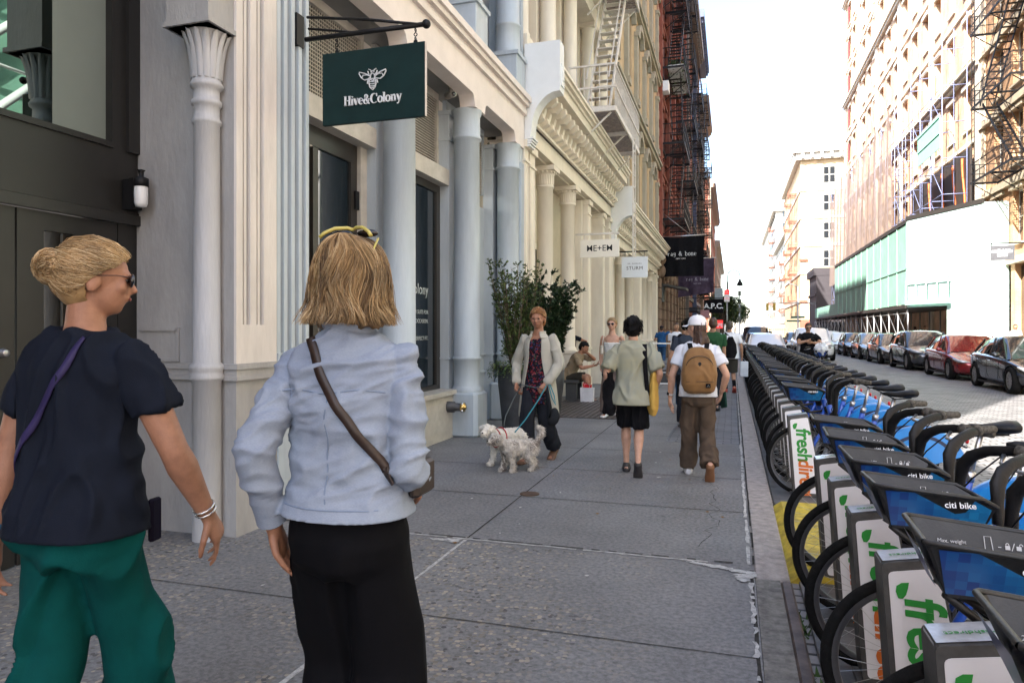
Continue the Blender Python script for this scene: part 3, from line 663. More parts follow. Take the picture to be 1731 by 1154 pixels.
# ================================================================ cream cast iron buildings
def console(mb, y0, y1, z, pr, drop=.9, hgt=.8):
    """scroll bracket block: quarter-round underside"""
    P = [(FX, z+hgt), (FX+pr, z+hgt), (FX+pr, z)]
    for t in range(9): a = math.pi/2*t/8; P.append((FX+.12+(pr-.12)*(1-math.sin(a))*.93, z-(drop-.12)*(1-math.cos(a)) if t else z))
    P += [(FX+.10, z-drop), (FX, z-drop)]
    mb.prism(P, y0, y1, 'xz')
def cream(root, y0, y1, cols, zc, znt, pil, base_z=0, Y2=None, capflute=True, flutes=(), topz=25, upper=True):
    """shopfront of round columns; zc capital height, znt cornice top"""
    m = MB(); b = zc+.05
    yy1 = y1; y0c = y0; y0 = y0+.02; m.box(-3.9, FX+.005, y0, y1, b, znt-.95); m.box(-3.9, FX+.045, y0, y1, b+.30, b+.34); m.box(-3.9, FX+.025, y0, y1, b+.34, b+.38)
    m.box(-3.9, FX+.06, y0, y1, znt-.95, znt-.42); m.box(-3.9, FX+.1, y0, y1, znt-.98, znt-.93)
    for z0, z1, pr in ((znt-.42, znt-.34, .30), (znt-.34, znt-.18, .46), (znt-.18, znt-.12, .50), (znt-.12, znt-.05, .56), (znt-.05, znt, .60)): m.box(-3.9, FX+pr, y0, y1, z0, z1)
    y0 = y0c
    m.build('cornice', paint_cream, root, True)
    m = MB(); y = y0+.30
    while y < y1-.2:
        m.prism([(FX+.06, znt-.43), (FX+.40, znt-.43), (FX+.40, znt-.52), (FX+.30, znt-.60), (FX+.2, znt-.60), (FX+.16, znt-.75), (FX+.06, znt-.80)], y, y+.12, 'xz'); y += .36
    y = y0+.42
    while y < y1-.2: m.prism([(FX+.06, znt-.72), (FX+.2, znt-.76), (FX+.22, znt-.86), (FX+.06, znt-.93)], y, y+.15, 'xz'); y += .36
    m.build('cornice_brackets', paint_cream, root, True)
    m = MB(); console(m, y0+.0, y0+.30, znt-.55, .62, .75, .85); m.box(FX+.6, FX+.64, y0+.06, y0+.24, znt-.45, znt-.08); m.box(FX+.60, FX+.65, y0+.10, y0+.2, znt-.35, znt-.15)
    for i in range(4): m.box(FX, FX+.16-.02*i, y0-.005, y0+.305, znt-1.32-.04*i, znt-1.29-.04*i)
    m.build('console_bracket', mat('console_sky_tint', (.68, .70, .70), .5, 0, .04, 3), root, True)  # cream bracket in a bluer tone, sky light put into the colour
    m = MB(); m.box(-9, -4.05, y0, y1, 0, znt); m.box(-4.05, FX-.12, y0, y1, zc+.0, zc+.045)
    m.build('shop_wall', mat('cream_recess_wall', (.55, .49, .38), .6, 0, .08, 3), root, True)
    for cy in cols:
        m = MB(); r = .17; c = (FX-.2, cy, 0)
        m.bbox(c[0]-.23, c[0]+.22, cy-.22, cy+.22, base_z, .95, .02); m.box(c[0]-.25, c[0]+.24, cy-.24, cy+.24, .95, 1.02); m.box(c[0]-.25, c[0]+.235, cy-.235, cy+.235, base_z, .12)
        for i in range(6): m.box(c[0]+.22, c[0]+.228, cy-.16+i*.06, cy-.135+i*.06, .2, .85)
        for i in range(6): m.box(c[0]-.15+i*.055, c[0]-.125+i*.055, cy-.228, cy-.22, .2, .85)
        m.lathe(c, [(r+.03, 1.02), (r+.03, 1.06), (r+.01, 1.09), (r, 1.12), (r-.01, zc-.42), (r+.015, zc-.41), (r+.015, zc-.38), (r, zc-.37), (r+.0, zc-.17), (r+.03, zc-.13), (r+.055, zc-.09)], 32)
        for i in range(22): a = 6.283*i/22; m.obar((c[0]+(r+.004)*math.cos(a), cy+(r+.004)*math.sin(a), zc-.35), (c[0]+(r+.004)*math.cos(a), cy+(r+.004)*math.sin(a), zc-.17), .02, .02, (math.cos(a), math.sin(a), 0))
        for i in range(16): a = 6.283*i/16; m.ell((c[0]+(r+.045)*math.cos(a), cy+(r+.045)*math.sin(a), zc-.11), (.025, .025, .03), 6, 5)
        m.box(c[0]-.25, c[0]+.25, cy-.25, cy+.25, zc-.09, zc)
        m.build('column', paint_cream, root, True)
    for (a, b2, pr) in pil:
        m = MB(); m.box(-4.0, FX+pr, a, b2, 0, zc); m.box(-4.0, FX+pr+.03, a-.02, b2+.02, 0, .3); m.box(-4, FX+pr+.03, a-.02, b2+.02, 1.0, 1.06); m.box(-4, FX+pr+.05, a-.03, b2+.03, zc-.12, zc); m.box(-4, FX+pr+.025, a-.02, b2+.02, zc-.36, zc-.32)
        m.box(FX+pr, FX+pr+.012, a+.04, a+.07, 1.1, zc-.4); m.box(FX+pr, FX+pr+.012, b2-.07, b2-.04, 1.1, zc-.4); m.build('pilaster', paint_cream, root, True)
    if upper:
        n = 0; h0 = znt
        m = MB(); m.box(-9, -4.0, y0, y1, znt, topz)
        fl = 3.9; k = 0; pitch = 2.05
        ys = []; y = y0+.35
        while y < y1: ys.append(y); y += pitch
        while h0+fl < topz+.5 and k < 4:
            for y in ys:
                m.box(FX-.42, FX+.0, y-.2, y+.2, h0, h0+.55); m.lathe((FX-.2, y, 0), [(.19, h0+.55), (.19, h0+.62), (.165, h0+.66), (.155, h0+fl-.8), (.19, h0+fl-.7)], 20); m.box(FX-.42, FX+.02, y-.22, y+.22, h0+fl-.7, h0+fl-.6)
                m.box(-4.0, FX-.38, y-.25, y+.25, h0, h0+fl-.6)
            m.box(-4.0, FX+.03, y0, y1, h0+fl-.6, h0+fl-.2); m.box(-4.0, FX+.2, y0, y1, h0+fl-.2, h0+fl); m.box(-4.0, FX-.25, y0, y1, h0, h0+.4)
            h0 += fl; k += 1
        m.box(-4.0, FX, y0, y1, h0, topz); m.box(-4.0, FX+.6, y0, y1, topz-.8, topz)
        m.build('upper_storeys', paint_cream, root, True)
        windows(root, -3.75, 1, [(y+pitch/2, znt+.5+fl*i) for y in ys[:-1] for i in range(min(k, 4))], 1.3, 2.7, bars=(0, 1), frame_m=paint_cream)
c1 = thing('cream_shop_building', 'nearer cream cast iron building with bracketed cornice and white fire escape', 'building', (-3.6, 16, 0))
cream(c1, 11.56, 20.55, [13.7, 15.75], 4.72, 6.05, [(12.0, 12.35, -.03), (11.56, 11.80, 0), (17.35, 17.75, -.05), (19.4, 19.75, -.04), (20.2, 20.54, 0)], topz=25.5)
c2 = thing('farther_cream_shop_building', 'farther cream cast iron building behind the white hanging signs with a lower bracketed cornice', 'building', (-3.6, 27, 0))
cream(c2, 20.56, 34.0, [21.4, 23.5, 25.7, 29.8, 31.9], 4.05, 5.35, [(20.56, 20.85, 0), (27.2, 27.9, 0), (33.3, 33.99, 0)], topz=25.5, upper=False)
# doorways of the cream shops
for root, y, w_ in ((c1, 18.5, 1.3), (c2, 24.6, 1.2), (c1, 14.7, 1.4)):
    m = MB(); m.box(-4.04, -3.98, y-w_/2, y-w_/2+.1, 0, 3.2); m.box(-4.04, -3.98, y+w_/2-.1, y+w_/2, 0, 3.2); m.box(-4.04, -3.98, y-w_/2, y+w_/2, 3.2, 3.32); dr = m.build('door', paint_cream, root, True)
    q = MB(); q.box(-4.02, -4.01, y-w_/2+.1, y+w_/2-.1, .1, 3.2); add_child(q, 'door_glass', glass_d, dr, root)
m = MB(); m.box(-4.0, FX-.12, 11.85, 11.95, 0, 4.6); m.build('side_panel', paint_cream, c1, True); m = MB(); m.box(-3.9, FX-.18, 17.2, 17.3, 0, 4.7); m.build('side_panel', paint_cream, c1, True)
white_iron = mat('cream_painted_steel', (.60, .56, .50), .5, .1, .12, 12)
fire_escape(c1, 15.0, 19.0, [6.2, 10.0, 13.8, 17.6], 1.0, white_iron, drop=(17.6, 3.3, 6.2), slat_m=mat('dark_tan_slats', (.26, .21, .17), .6, 0, .3, 12))  # slats in a darker tan than the frame
# tan upper storeys above the second cream shop
tb = thing('tan_stone_building', 'tan stone upper storeys with olive pilasters above the farther cream shop', 'building', (-3.6, 28, 5.4))
m = MB(); holes = [(21.9+2.45*i, 6.1+3.95*k, 1.15, 2.5) for i in range(5) for k in range(5)]
wall_holes(m, FX, 1, 20.57, 34.0, 5.4, 25.5, holes, .3); m.box(-9, FX-.31, 20.57, 34, 5.4, 25.5); m.build('wall', mat('tan_stone', (.50, .37, .22), .75, 0, .12, 1.5), tb, True)
windows(tb, FX, 1, [(21.9+2.45*i, 6.1+3.95*k) for i in range(5) for k in range(5)], 1.15, 2.5, frame_m=paint_olive)
m = MB()
for k in range(5):
    z = 5.4+3.95*k
    for i in range(6):
        y = 20.72+2.45*i if i else 20.74
        m.box(FX, FX+.13, y-.02, y+.34, z+.3, z+2.7); m.box(FX, FX+.18, y-.05, y+.37, z+2.7, z+2.85); m.box(FX, FX+.2, y-.06, y+.38, z+.2, z+.42)
    for i in range(5):
        y = 21.9+2.45*i
        pts = [(y-.72, z+2.85)]+[(y-.72*math.cos(a*math.pi/8), z+2.95+.55*math.sin(a*math.pi/8)) for a in range(9)]+[(y+.72, z+2.85), (y+.58, z+2.85)]+[(y+.56*math.cos(a*math.pi/8), z+2.93+.36*math.sin(a*math.pi/8)) for a in range(9)]+[(y-.58, z+2.85)]
        m.prism(pts, FX, FX+.16, 'yz')
    m.box(FX, FX+.16, 20.57, 34, z+3.62, z+3.78); m.box(FX, FX+.24, 20.57, 34, z+3.78, z+3.88)
m.build('stone_trim', paint_olive, tb, True)
m = MB()
for k in range(50): m.box(FX, FX+.09 if k % 2 else FX+.05, 33.55, 33.98, 5.42+k*.4, 5.80+k*.4)
m.build('quoins', mat('pinkish_quoins', (.45, .27, .2), .8), tb, True)
# rusticated brown stone ground floor and red building
rb = thing('red_brick_building', 'tall red brick building with black fire escapes and a brownstone shopfront behind the black banner', 'building', (-3.6, 42, 0))
redbrick = brick('red_painted_brick', (.22, .065, .05), (.18, .05, .04), (.17, .07, .055))
m = MB(); holes = [(35.6+2.6*i, 6.4+3.7*k, 1.3, 2.3) for i in range(7) for k in range(6)]
wall_holes(m, FX, 1, 34.01, 53.0, 5.4, 28, holes, .3); m.box(-9, FX-.31, 34.01, 53, 0, 28); m.build('wall', redbrick, rb, True)
windows(rb, FX, 1, [(h[0], h[1]) for h in holes], 1.3, 2.3, frame_m=win_dark)
m = MB()
brown = mat('brownstone', (.24, .17, .12), .85, 0, .2, 3, bump=.3, bscale=20)
for i in range(9):
    y = 34.05+2.35*i
    for k in range(9): m.bbox(FX-.3, FX+.12, y, y+.75, k*.5+.01, k*.5+.48, .03)
    m.box(FX-.3, FX+.22, y-.06, y+.81, 4.5, 4.7); m.ell((FX+.15, y+.37, 4.3), (.2, .3, .3), 10, 8); m.ell((FX+.18, y+.37, 4.85), (.18, .22, .25), 10, 8)
m.box(FX-.3, FX+.1, 34.01, 53, 4.7, 5.1); m.box(FX-.3, FX+.35, 34.01, 53, 5.1, 5.4)
m.build('brownstone_shopfront', brown, rb, True)
m = MB()
for k in range(6):
    for i in range(7): y = 35.6+2.6*i; m.box(FX, FX+.12, y-.8, y+.8, 8.75+3.7*k, 9.05+3.7*k); m.box(FX, FX+.12, y-.75, y+.75, 6.28+3.7*k, 6.38+3.7*k)
    m.box(FX, FX+.14, 34.01, 53, 5.45+3.7*k, 5.6+3.7*k)
for y in (34.05, 38.2, 42.2, 47, 52.5): m.box(FX, FX+.2, y, y+.35, 5.4, 27)
m.box(FX, FX+.9, 34, 53, 27.2, 28); m.box(FX, FX+.6, 34, 53, 26.6, 27.2)
m.prism([(FX, 22), (FX+.25, 22.0), (FX+.8, 23), (FX+.8, 23.3), (FX, 23.3)], 34.05, 34.5, 'xz')
m.build('brownstone_trim', mat('reddish_trim', (.25, .085, .06), .8, 0, .15, 3), rb, True)
# fire escapes further down the street stand on the fronts of four more buildings
far_specs = [
 (53.01, 64.5, 26.0, 'narrow rust coloured brick building with crowded fire escapes, next after the red brick one', (.30, .10, .06), (.22, .08, .05)),
 (64.51, 79, 30.0, 'brown brick building with dark blue cornice halfway down the left side', (.26, .13, .08), (.2, .1, .06)),
 (79.01, 91.8, 27.0, 'tan brick building at the end of the left block with spindly fire escapes', (.42, .25, .15), (.34, .2, .12)),
 (108.5, 150, 24.0, 'red brick corner building beyond the cross street on the left', (.36, .12, .07), (.3, .1, .06)),
 (150.01, 230, 20.0, 'low distant brick row at the far left end of the street', (.3, .2, .15), (.25, .16, .12))]
roots = [rb]
for n_, (y0, y1, h, lab, ca, cb_) in enumerate(far_specs):
    r_ = thing('brick_building', lab, 'building', (-3.6, (y0+y1)/2, 0)); roots.append(r_)
    nw = int((y1-y0)/2.6); holes = [(y0+1.6+2.5*i, 1.2+3.7*k+ (0 if k else -.6), 1.3, 2.2) for i in range(nw) for k in range(int(h/3.7))]
    m = MB(); wall_holes(m, FX+.0, 1, y0, y1, 0, h, holes, .25); m.box(-9, FX-.26, y0, y1, 0, h); m.build('wall', brick('brick_front_%d' % n_, ca, cb_, tuple(x*.6 for x in ca)), r_, True)
    windows(r_, FX, 1, [(q[0], q[1]) for q in holes][:100], 1.3, 2.2, frame_m=win_dark)
    m = MB()
    for k in range(int(h/3.7)+1): m.box(FX, FX+.12, y0, y1, 3.6*k+3.4 if k else 3.9, 3.6*k+3.55 if k else 4.2)
    m.box(FX, FX+1.0, y0, y1, h-.9, h-.2); m.box(FX, FX+.7, y0, y1, h-1.4, h-.9)
    y = y0+.3
    while y < y1-.3: m.box(FX, FX+.9, y, y+.2, h-1.3, h-.9); y += .8
    m.box(FX, FX+.35, y0, y0+.3, 0, h-1.4)
    m.build('cornice', mat('cornice_paint_%d' % n_, [(.13, .11, .09), (.06, .08, .15), (.3, .22, .15), (.3, .2, .15), (.3, .25, .2)][n_], .6), r_, True)
    if n_ < 3: fire_escape(r_, y0+3, y0+8.2, [5.2+3.6*k for k in range(int((h-6)/3.6))], 1.1, black_iron)
    if n_ == 1: fire_escape(r_, y0+9, y0+13.5, [5.2+3.6*k for k in range(int((h-6)/3.6))], 1.1, black_iron)
    m = MB(); m.box(FX+.01, FX+.9, y0+1, y0+6, 2.9, 3.2); m.build('awning', mat('dull_awning_%d' % n_, [(.05, .05, .06), (.1, .08, .07), (.12, .03, .03), (.08, .08, .08), (.08, .08, .08)][n_], .8), r_, True)
fire_escape(rb, 35.2, 40.0, [6.9+3.7*k for k in range(6)], 1.15, black_iron)
fire_escape(rb, 44.5, 49.5, [6.9+3.7*k for k in range(6)], 1.15, black_iron)
# air conditioner, balcony plants on the red building
ac = thing('air_conditioner', 'white air conditioner sticking out of the red brick front', 'air conditioner', (FX, 34.9, 13.2))
m = MB(); m.bbox(FX, FX+.45, 34.7, 35.35, 13.0, 13.5, .02); m.build('case', white_paint, ac, True)
# ================================================================ signs
hs = thing('hanging_sign', 'dark green hanging sign with a white bee and the name Hive&Colony', 'sign', (-2.7, 5.0, 3.4))
m = MB(); m.bbox(-3.155, -2.256, 4.985, 5.02, 3.125, 3.70, .004); m.build('sign_board', mat('deep_green_enamel', (.004, .022, .022), .55, 0, .15, 6, spec=.2, bump=.05, bscale=30), hs, True)
m = MB(); m.box(-2.256+.001, -2.252, 4.987, 5.018, 3.127, 3.698); m.build('board_edge', mat('pale_edge', (.62, .55, .5), .5), hs, True)
SM = mat('sign_white', (.70, .72, .74), .5, 0, .03, 5)
def ribbon(mb, pts, w, M, th=.006, closed=False, taper=None):
    """flat stroke of width w (number or list) in the local xy plane of M"""
    P = [Vector((p[0], p[1], 0)) for p in pts]; n = len(P); L_, R_ = [], []
    for i in range(n):
        a = P[(i-1) % n] if (closed or i > 0) else P[i]; b = P[(i+1) % n] if (closed or i < n-1) else P[i]
        d = (b-a).normalized(); nrm = Vector((-d.y, d.x, 0)); ww = (w[i] if hasattr(w, '__len__') else w)/2
        L_.append(P[i]+nrm*ww); R_.append(P[i]-nrm*ww)
    vs = []
    for z in (0, th):
        for p in L_+R_: vs.append(M @ (p+Vector((0, 0, z))))
    fs = []; rng = range(n if closed else n-1)
    for i in rng:
        j = (i+1) % n
        fs += [(2*n+i, 2*n+n+i, 2*n+n+j, 2*n+j), (i, j, 2*n+j, 2*n+i), (n+i, 2*n+n+i, 2*n+n+j, n+j)]
    mb.add(vs, fs)
def arc(cx, cy, rx, ry, a0, a1, n=14): return [(cx+rx*math.cos(R(a0+(a1-a0)*i/n)), cy+ry*math.sin(R(a0+(a1-a0)*i/n))) for i in range(n+1)]
def ellw(n, thick, thin): return [thin+(thick-thin)*abs(math.cos(2*math.pi*i/n)) for i in range(n)]
T_, t_ = .135, .045
def serif_glyph(ch):
    """strokes (points, widths, closed) and advance, cap height 1, x height .68"""
    X = .68
    def st(x, y0, y1, l=True, r=True, sl=.09, bot=True, top=True, T=T_):
        out = [([(x, y0), (x, y1)], T, False)]
        if bot: out.append(([(x-(sl if l else .0)-T/2+.02, y0+t_/2), (x+sl+T/2-.02, y0+t_/2)], t_, False))
        if top: out.append(([(x-sl-T/2+.02, y1-t_/2), (x+(sl if r else 0)+T/2-.02, y1-t_/2)], t_, False))
        return out
    if ch == 'H': return st(.17, 0, 1)+st(.66, 0, 1)+[([(.2, .52), (.63, .52)], t_, False)], .84
    if ch == 'i': return st(.15, 0, X, r=False)+[(arc(.15, .88, .035, .035, 0, 330, 8), .06, True)], .31
    if ch == 'l': return st(.15, 0, 1.03, r=False), .31
    if ch == 'v': return [([(.09, X), (.30, .0)], T_, False), ([(.50, X), (.30, 0)], t_, False), ([(0, X-.02), (.2, X-.02)], t_, False), ([(.40, X-.02), (.58, X-.02)], t_, False)], .58
    if ch == 'y': return [([(.09, X), (.31, .02)], T_, False), ([(.52, X), (.31, .0), (.22, -.24), (.06, -.25)], [t_, t_, t_, .1], False), ([(0, X-.02), (.2, X-.02)], t_, False), ([(.42, X-.02), (.60, X-.02)], t_, False)], .6
    if ch == 'o': p = arc(.30, X/2, .23, X/2-.02, 0, 345, 23); return [(p, ellw(24, T_, t_), True)], .60
    if ch == 'e':
        p = arc(.29, X/2, .21, X/2-.02, 5, 320, 21); return [(p, [t_+(T_-t_)*max(0, -math.cos(R(5+315*i/21))) for i in range(22)], False), ([(.10, X/2+.03), (.50, X/2+.03)], t_, False)], .54
    if ch == 'C':
        p = arc(.45, .5, .37, .49, 48, 315, 24); return [(p, [t_+(T_*1.1-t_)*max(0, -math.cos(R(48+267*i/24))) for i in range(25)], False), ([(.73, .68), (.73, 1.0)], t_, False)], .84
    if ch == 'n': return st(.15, 0, X, r=False)+st(.50, 0, .50, top=False)+[([(.2, .54), (.32, .66), (.43, .66), (.50, .5)], [t_, .08, .1, T_], False)], .67
    if ch == '&': return [(arc(.36, .78, .15, .19, 0, 345, 15), [.05+.05*abs(math.cos(6.28*i/16)) for i in range(16)], True), ([(.24, .68), (.46, .32), (.68, .03), (.80, .03)], [.1, T_, T_, t_], False),
        ([(.30, .60), (.14, .42), (.10, .25), (.20, .06), (.36, .01), (.52, .10), (.66, .32), (.70, .50)], [t_, T_, T_, .1, t_, t_, t_, t_], False), ([(.60, .5), (.80, .5)], t_, False)], .86
    if ch == 'r': return st(.13, 0, X, r=False)+[([(.18, .45), (.28, .64), (.42, .62)], [t_, .09, .11], False)], .50
    if ch == 'a': return [([(.10, .56), (.2, .66), (.36, .64), (.42, .5), (.42, .04)], [t_, t_, .07, T_, T_], False), (arc(.24, .19, .15, .16, 0, 345, 12), .08, True), ([(.40, t_/2), (.56, t_/2)], t_, False)], .6
    if ch == 'g': return [(arc(.27, .42, .19, .23, 0, 345, 14), .09, True), ([(.46, .66), (.46, -.05), (.36, -.24), (.12, -.22)], [.1, .1, .07, .07], False), ([(.42, .64), (.58, .64)], t_, False)], .62
    if ch == 'b': return st(.13, 0, 1, bot=False, r=False)+[(arc(.34, .33, .20, .32, 0, 345, 16), .09, True)], .62
    return [], .35
def serif_text(s, size, M, m_, parent, center=True, spacing=0, bold=1, root=None, th=.006, mono=None):
    adv = sum((mono or serif_glyph(c)[1])+spacing for c in s)-spacing; x = -adv/2 if center else 0; mb = MB()
    for c in s:
        gl, a = serif_glyph(c); a2 = mono or a
        for pts, w_, cl in gl:
            ww = [q*size*bold for q in w_] if hasattr(w_, '__len__') else w_*size*bold
            ribbon(mb, [((x+(a2-a)/2+p[0])*size, p[1]*size) for p in pts], ww, M, th, cl)
        x += a2+spacing
    return mb.build('lettering', m_, parent, root is not None)
Ms = frame((-2.70, 4.984, 3.262), (1, 0, 0), (0, 0, 1))
serif_text('Hive&Colony', .075, Ms, SM, hs, root=hs, bold=1.25, th=.012)
# bee
bee = MB(); Mb = frame((-2.70, 4.984, 3.455), (1, 0, 0), (0, 0, 1)); B = .0052; k_ = .113
def bz(pts): return [(x*k_, y*k_) for x, y in pts]
ribbon(bee, bz(arc(0, .12, .17, .26, 0, 345, 20)), B, Mb, .012, True)                        # thorax
ribbon(bee, bz([(-.26, -.1), (-.27, -.35), (-.2, -.6), (0, -.78), (.2, -.6), (.27, -.35), (.26, -.1), (.15, .0), (-.15, 0)]), B, Mb, .012, True)
for y, hw in ((-.2, .24), (-.35, .26), (-.5, .22), (-.62, .15)): ribbon(bee, bz([(-hw, y+.02), (0, y-.02), (hw, y+.02)]), B*.9, Mb, .012)
ribbon(bee, bz(arc(0, .44, .11, .1, 0, 180, 10)), B, Mb, .012)
for s_ in (-1, 1):
    ribbon(bee, bz([(s_*x, y) for x, y in ((.18, .22), (.6, .42), (1.02, .55), (1.04, .42), (.86, .12), (.6, -.05), (.34, .0), (.18, .1))]), B, Mb, .012, True)
    ribbon(bee, bz([(s_*x, y) for x, y in ((.2, .18), (.45, .30), (.74, .30), (.82, .15))]), B*.8, Mb, .012)
    ribbon(bee, bz([(s_*x, y) for x, y in ((.06, .5), (.16, .62), (.3, .68))]), B*.8, Mb, .012)
    ribbon(bee, bz([(s_*x, y) for x, y in ((.2, .3), (.32, .38), (.36, .55))]), B*.8, Mb, .012)
    ribbon(bee, bz([(s_*x, y) for x, y in ((.2, -.02), (.36, -.1), (.40, -.32))]), B*.9, Mb, .012)
bee.build('bee_emblem', SM, hs, True)
m = MB()
m.tube([(-3.30, 4.99, 4.02), (-2.75, 4.99, 3.93), (-2.28, 4.99, 3.83)], .012, 8); m.tube([(-3.32, 5.0, 3.845), (-2.28, 5.0, 3.835)], .02, 8)
m.tube([(-3.32, 5.04, 3.95), (-2.85, 5.02, 3.85)], .010, 8); m.ell((-2.25, 5.0, 3.835), (.035, .035, .035), 14, 10)
m.box(-3.42, -3.375, 4.96, 5.06, 3.80, 4.06)
for x in (-3.03, -2.34):
    for z in (3.80, 3.765, 3.73):
        m.lathe((x, 5.0, z), [(.010, -.003), (.016, -.003), (.016, .003), (.010, .003), (.010, -.003)], 10, axis='x' if z != 3.765 else 'y')
    m.ell((x, 5.0, 3.71), (.018, .01, .018), 8, 6)
m.build('bracket', black_iron, hs, True)
def hang_sign(name, lab, x0, x1, y, z0, z1, bm_, br, ztop):
    r_ = thing(name, lab, 'sign', ((x0+x1)/2, y, z0))
    m = MB(); m.bbox(x0, x1, y-.02, y+.02, z0, z1, .004); m.build('sign_board', bm_, r_, True)
    m = MB(); m.obar((FX-.02, y, ztop), (x1, y, ztop), .04, .04)
    for x in (x0+.1, x1-.1): m.obar((x, y, z1-.01), (x, y, ztop), .012, .012, (0, 1, 0))
    m.build('bracket', br, r_, True); return r_
dark_ink = mat('dark_ink', (.02, .02, .02), .6)
board_cream = mat('cream_sign_board', (.72, .68, .58), .5, 0, .04, 3); board_white = mat('white_sign_board', (.66, .70, .74), .5, 0, .03, 3)
def xz_at(pxx, y):            # x on a plane y = const seen at column pxx
    r = (pxx-865.5)/FPX; c, s = math.cos(YAW), math.sin(YAW); return (r*c*y - s*y)/(c+r*s)
def z_at(pyy, x, y): d = -x*math.sin(YAW)+y*math.cos(YAW); return CAMH-(pyy-HZY)/FPX*d
def sign_box(y, a, b, t, bt): x0, x1 = xz_at(a, y), xz_at(b, y); xm = (x0+x1)/2; return x0, x1, z_at(bt, xm, y), z_at(t, xm, y)
y = 15.75; x0, x1, z0, z1 = sign_box(y, 981, 1047, 405, 435)
s1 = hang_sign('hanging_sign', 'cream hanging board reading ME+EM in dark capitals', x0, x1, y, z0, z1, board_cream, white_iron, z1+.13)
text('ME+EM', .19, frame(Vector(((x0+x1)/2, y-.022, (z0+z1)/2+.0))-s1.location, (1, 0, 0), (0, 0, 1)), dark_ink, s1, bold=.001)
y = 21.7; x0, x1, z0, z1 = sign_box(y, 1051, 1095, 434, 469)
s2 = hang_sign('hanging_sign', 'white square hanging board reading DR. BARBARA STURM', x0, x1, y, z0, z1, board_white, black_iron, z1+.16)
text('STURM', .15, frame(Vector(((x0+x1)/2, y-.022, (z0+z1)/2-.035))-s2.location, (1, 0, 0), (0, 0, 1)), dark_ink, s2, bold=.0, space=1.1)
text('DR. BARBARA', .055, frame(Vector(((x0+x1)/2, y-.022, (z0+z1)/2+.105))-s2.location, (1, 0, 0), (0, 0, 1)), dark_ink, s2, space=1.3)
def banner(name, lab, cat, y, a, b, t, bt, m_, skew=0, poley=None, sag=.1):
    x0, x1, z0, z1 = sign_box(y, a, b, t, bt); r_ = thing(name, lab, cat, ((x0+x1)/2, y, z0)); mb = MB()
    nx, nz = 24, 20; vs = []; fs = []
    for sd in (0, 1):
        for j in range(nz+1):
            for i in range(nx+1):
                u, v = i/nx, j/nz; yy = y+.10*math.sin(u*9+v*2)*(1-v)*.8+.05*math.sin(u*23+1)*(1-v*.6)+sd*.006
                zz = z0+(z1-z0)*v-sag*math.sin(math.pi*u)*v**4*.6+skew*(u-.5)*(1-v)
                vs.append((x0+(x1-x0)*u-.03*math.sin(v*5)*(u-.5), yy, zz))
    N = (nx+1)*(nz+1)
    for sd in (0, 1):
        for j in range(nz):
            for i in range(nx):
                q = [sd*N+j*(nx+1)+i, sd*N+j*(nx+1)+i+1, sd*N+(j+1)*(nx+1)+i+1, sd*N+(j+1)*(nx+1)+i]; fs.append(q if sd == 0 else q[::-1])
    mb.add(vs, fs, 0, True); mb.build('cloth', m_, r_, True)
    mb = MB(); mb.tube([(FX-.02, y+.03, z1-.02), (x1+.1, y+.03, z1+.03)], .03, 8); mb.tube([(FX, y+.03, z1+1.3), (x1-.6, y+.03, z1+.03)], .012, 6); mb.build('pole', steel, r_, True)
    return r_, (x0+x1)/2, z0, z1
r_, xm, z0, z1 = banner('banner', 'black cloth banner on a steel pole reading rag & bone NEW YORK', 'banner', 34.6, 1117, 1190, 399, 467, fabric_black)
serif_text('rag & bone', .205, frame(Vector((xm, 34.40, z0+(z1-z0)*.50)), (1, 0, 0), (0, 0, 1)), SM, r_, root=r_, bold=.8, mono=.66)
text('NEW YORK', .085, frame(Vector((xm-.05, 34.40, z0+(z1-z0)*.43))-r_.location, (1, 0, 0), (0, 0, 1)), SM, r_)
r_, xm, z0, z1 = banner('banner', 'faded purple banner behind the black one, partly folded', 'banner', 43.5, 1146, 1207, 437, 498, mat('faded_purple_cloth', (.075, .055, .085), .9, 0, .3, 3), .3)
serif_text('rag & bone', .20, frame(Vector((xm+.1, 43.28, z0+(z1-z0)*.38)), (1, 0, 0), (0, 0, 1)), mat('dim_lettering', (.4, .4, .45), .7), r_, root=r_, bold=.8, mono=.66)
text('NEW YORK', .085, frame(Vector((xm+.1, 43.28, z0+(z1-z0)*.30))-r_.location, (1, 0, 0), (0, 0, 1)), MATS['dim_lettering'], r_)
y = 50; x0, x1, z0, z1 = sign_box(y, 1190, 1223, 506, 529)
s3 = hang_sign('hanging_sign', 'black box sign reading A.P.C. in white letters', x0, x1, y, z0, z1, fabric_black, black_iron, z1+.1)
text('A.P.C.', .5, frame(Vector(((x0+x1)/2, y-.022, (z0+z1)/2))-s3.location, (1, 0, 0), (0, 0, 1)), SM, s3, bold=.012)
y = 44; x0, x1, z0, z1 = sign_box(y, 1202, 1222, 541, 555)
s4 = hang_sign('hanging_sign', 'small red box sign reading CAFE above the walkers', x0, x1, y, z0, z1, mat('red_sign', (.6, .02, .02), .4, emit=(.8, .02, .02, .25)), black_iron, z1+.1)
text('CAFE', .3, frame(Vector(((x0+x1)/2, y-.022, (z0+z1)/2-.06))-s4.location, (1, 0, 0), (0, 0, 1)), SM, s4, bold=.01)
y = 56; x0, x1, z0, z1 = sign_box(y, 1208, 1222, 487, 505)
s5 = hang_sign('hanging_sign', 'small pale grey hanging board high beside the street lamp', x0, x1, y, z0, z1, mat('pale_grey_board', (.3, .34, .36), .6), black_iron, z1+.1)
y = 47; x0, x1, z0, z1 = sign_box(y, 1184, 1199, 524, 536)
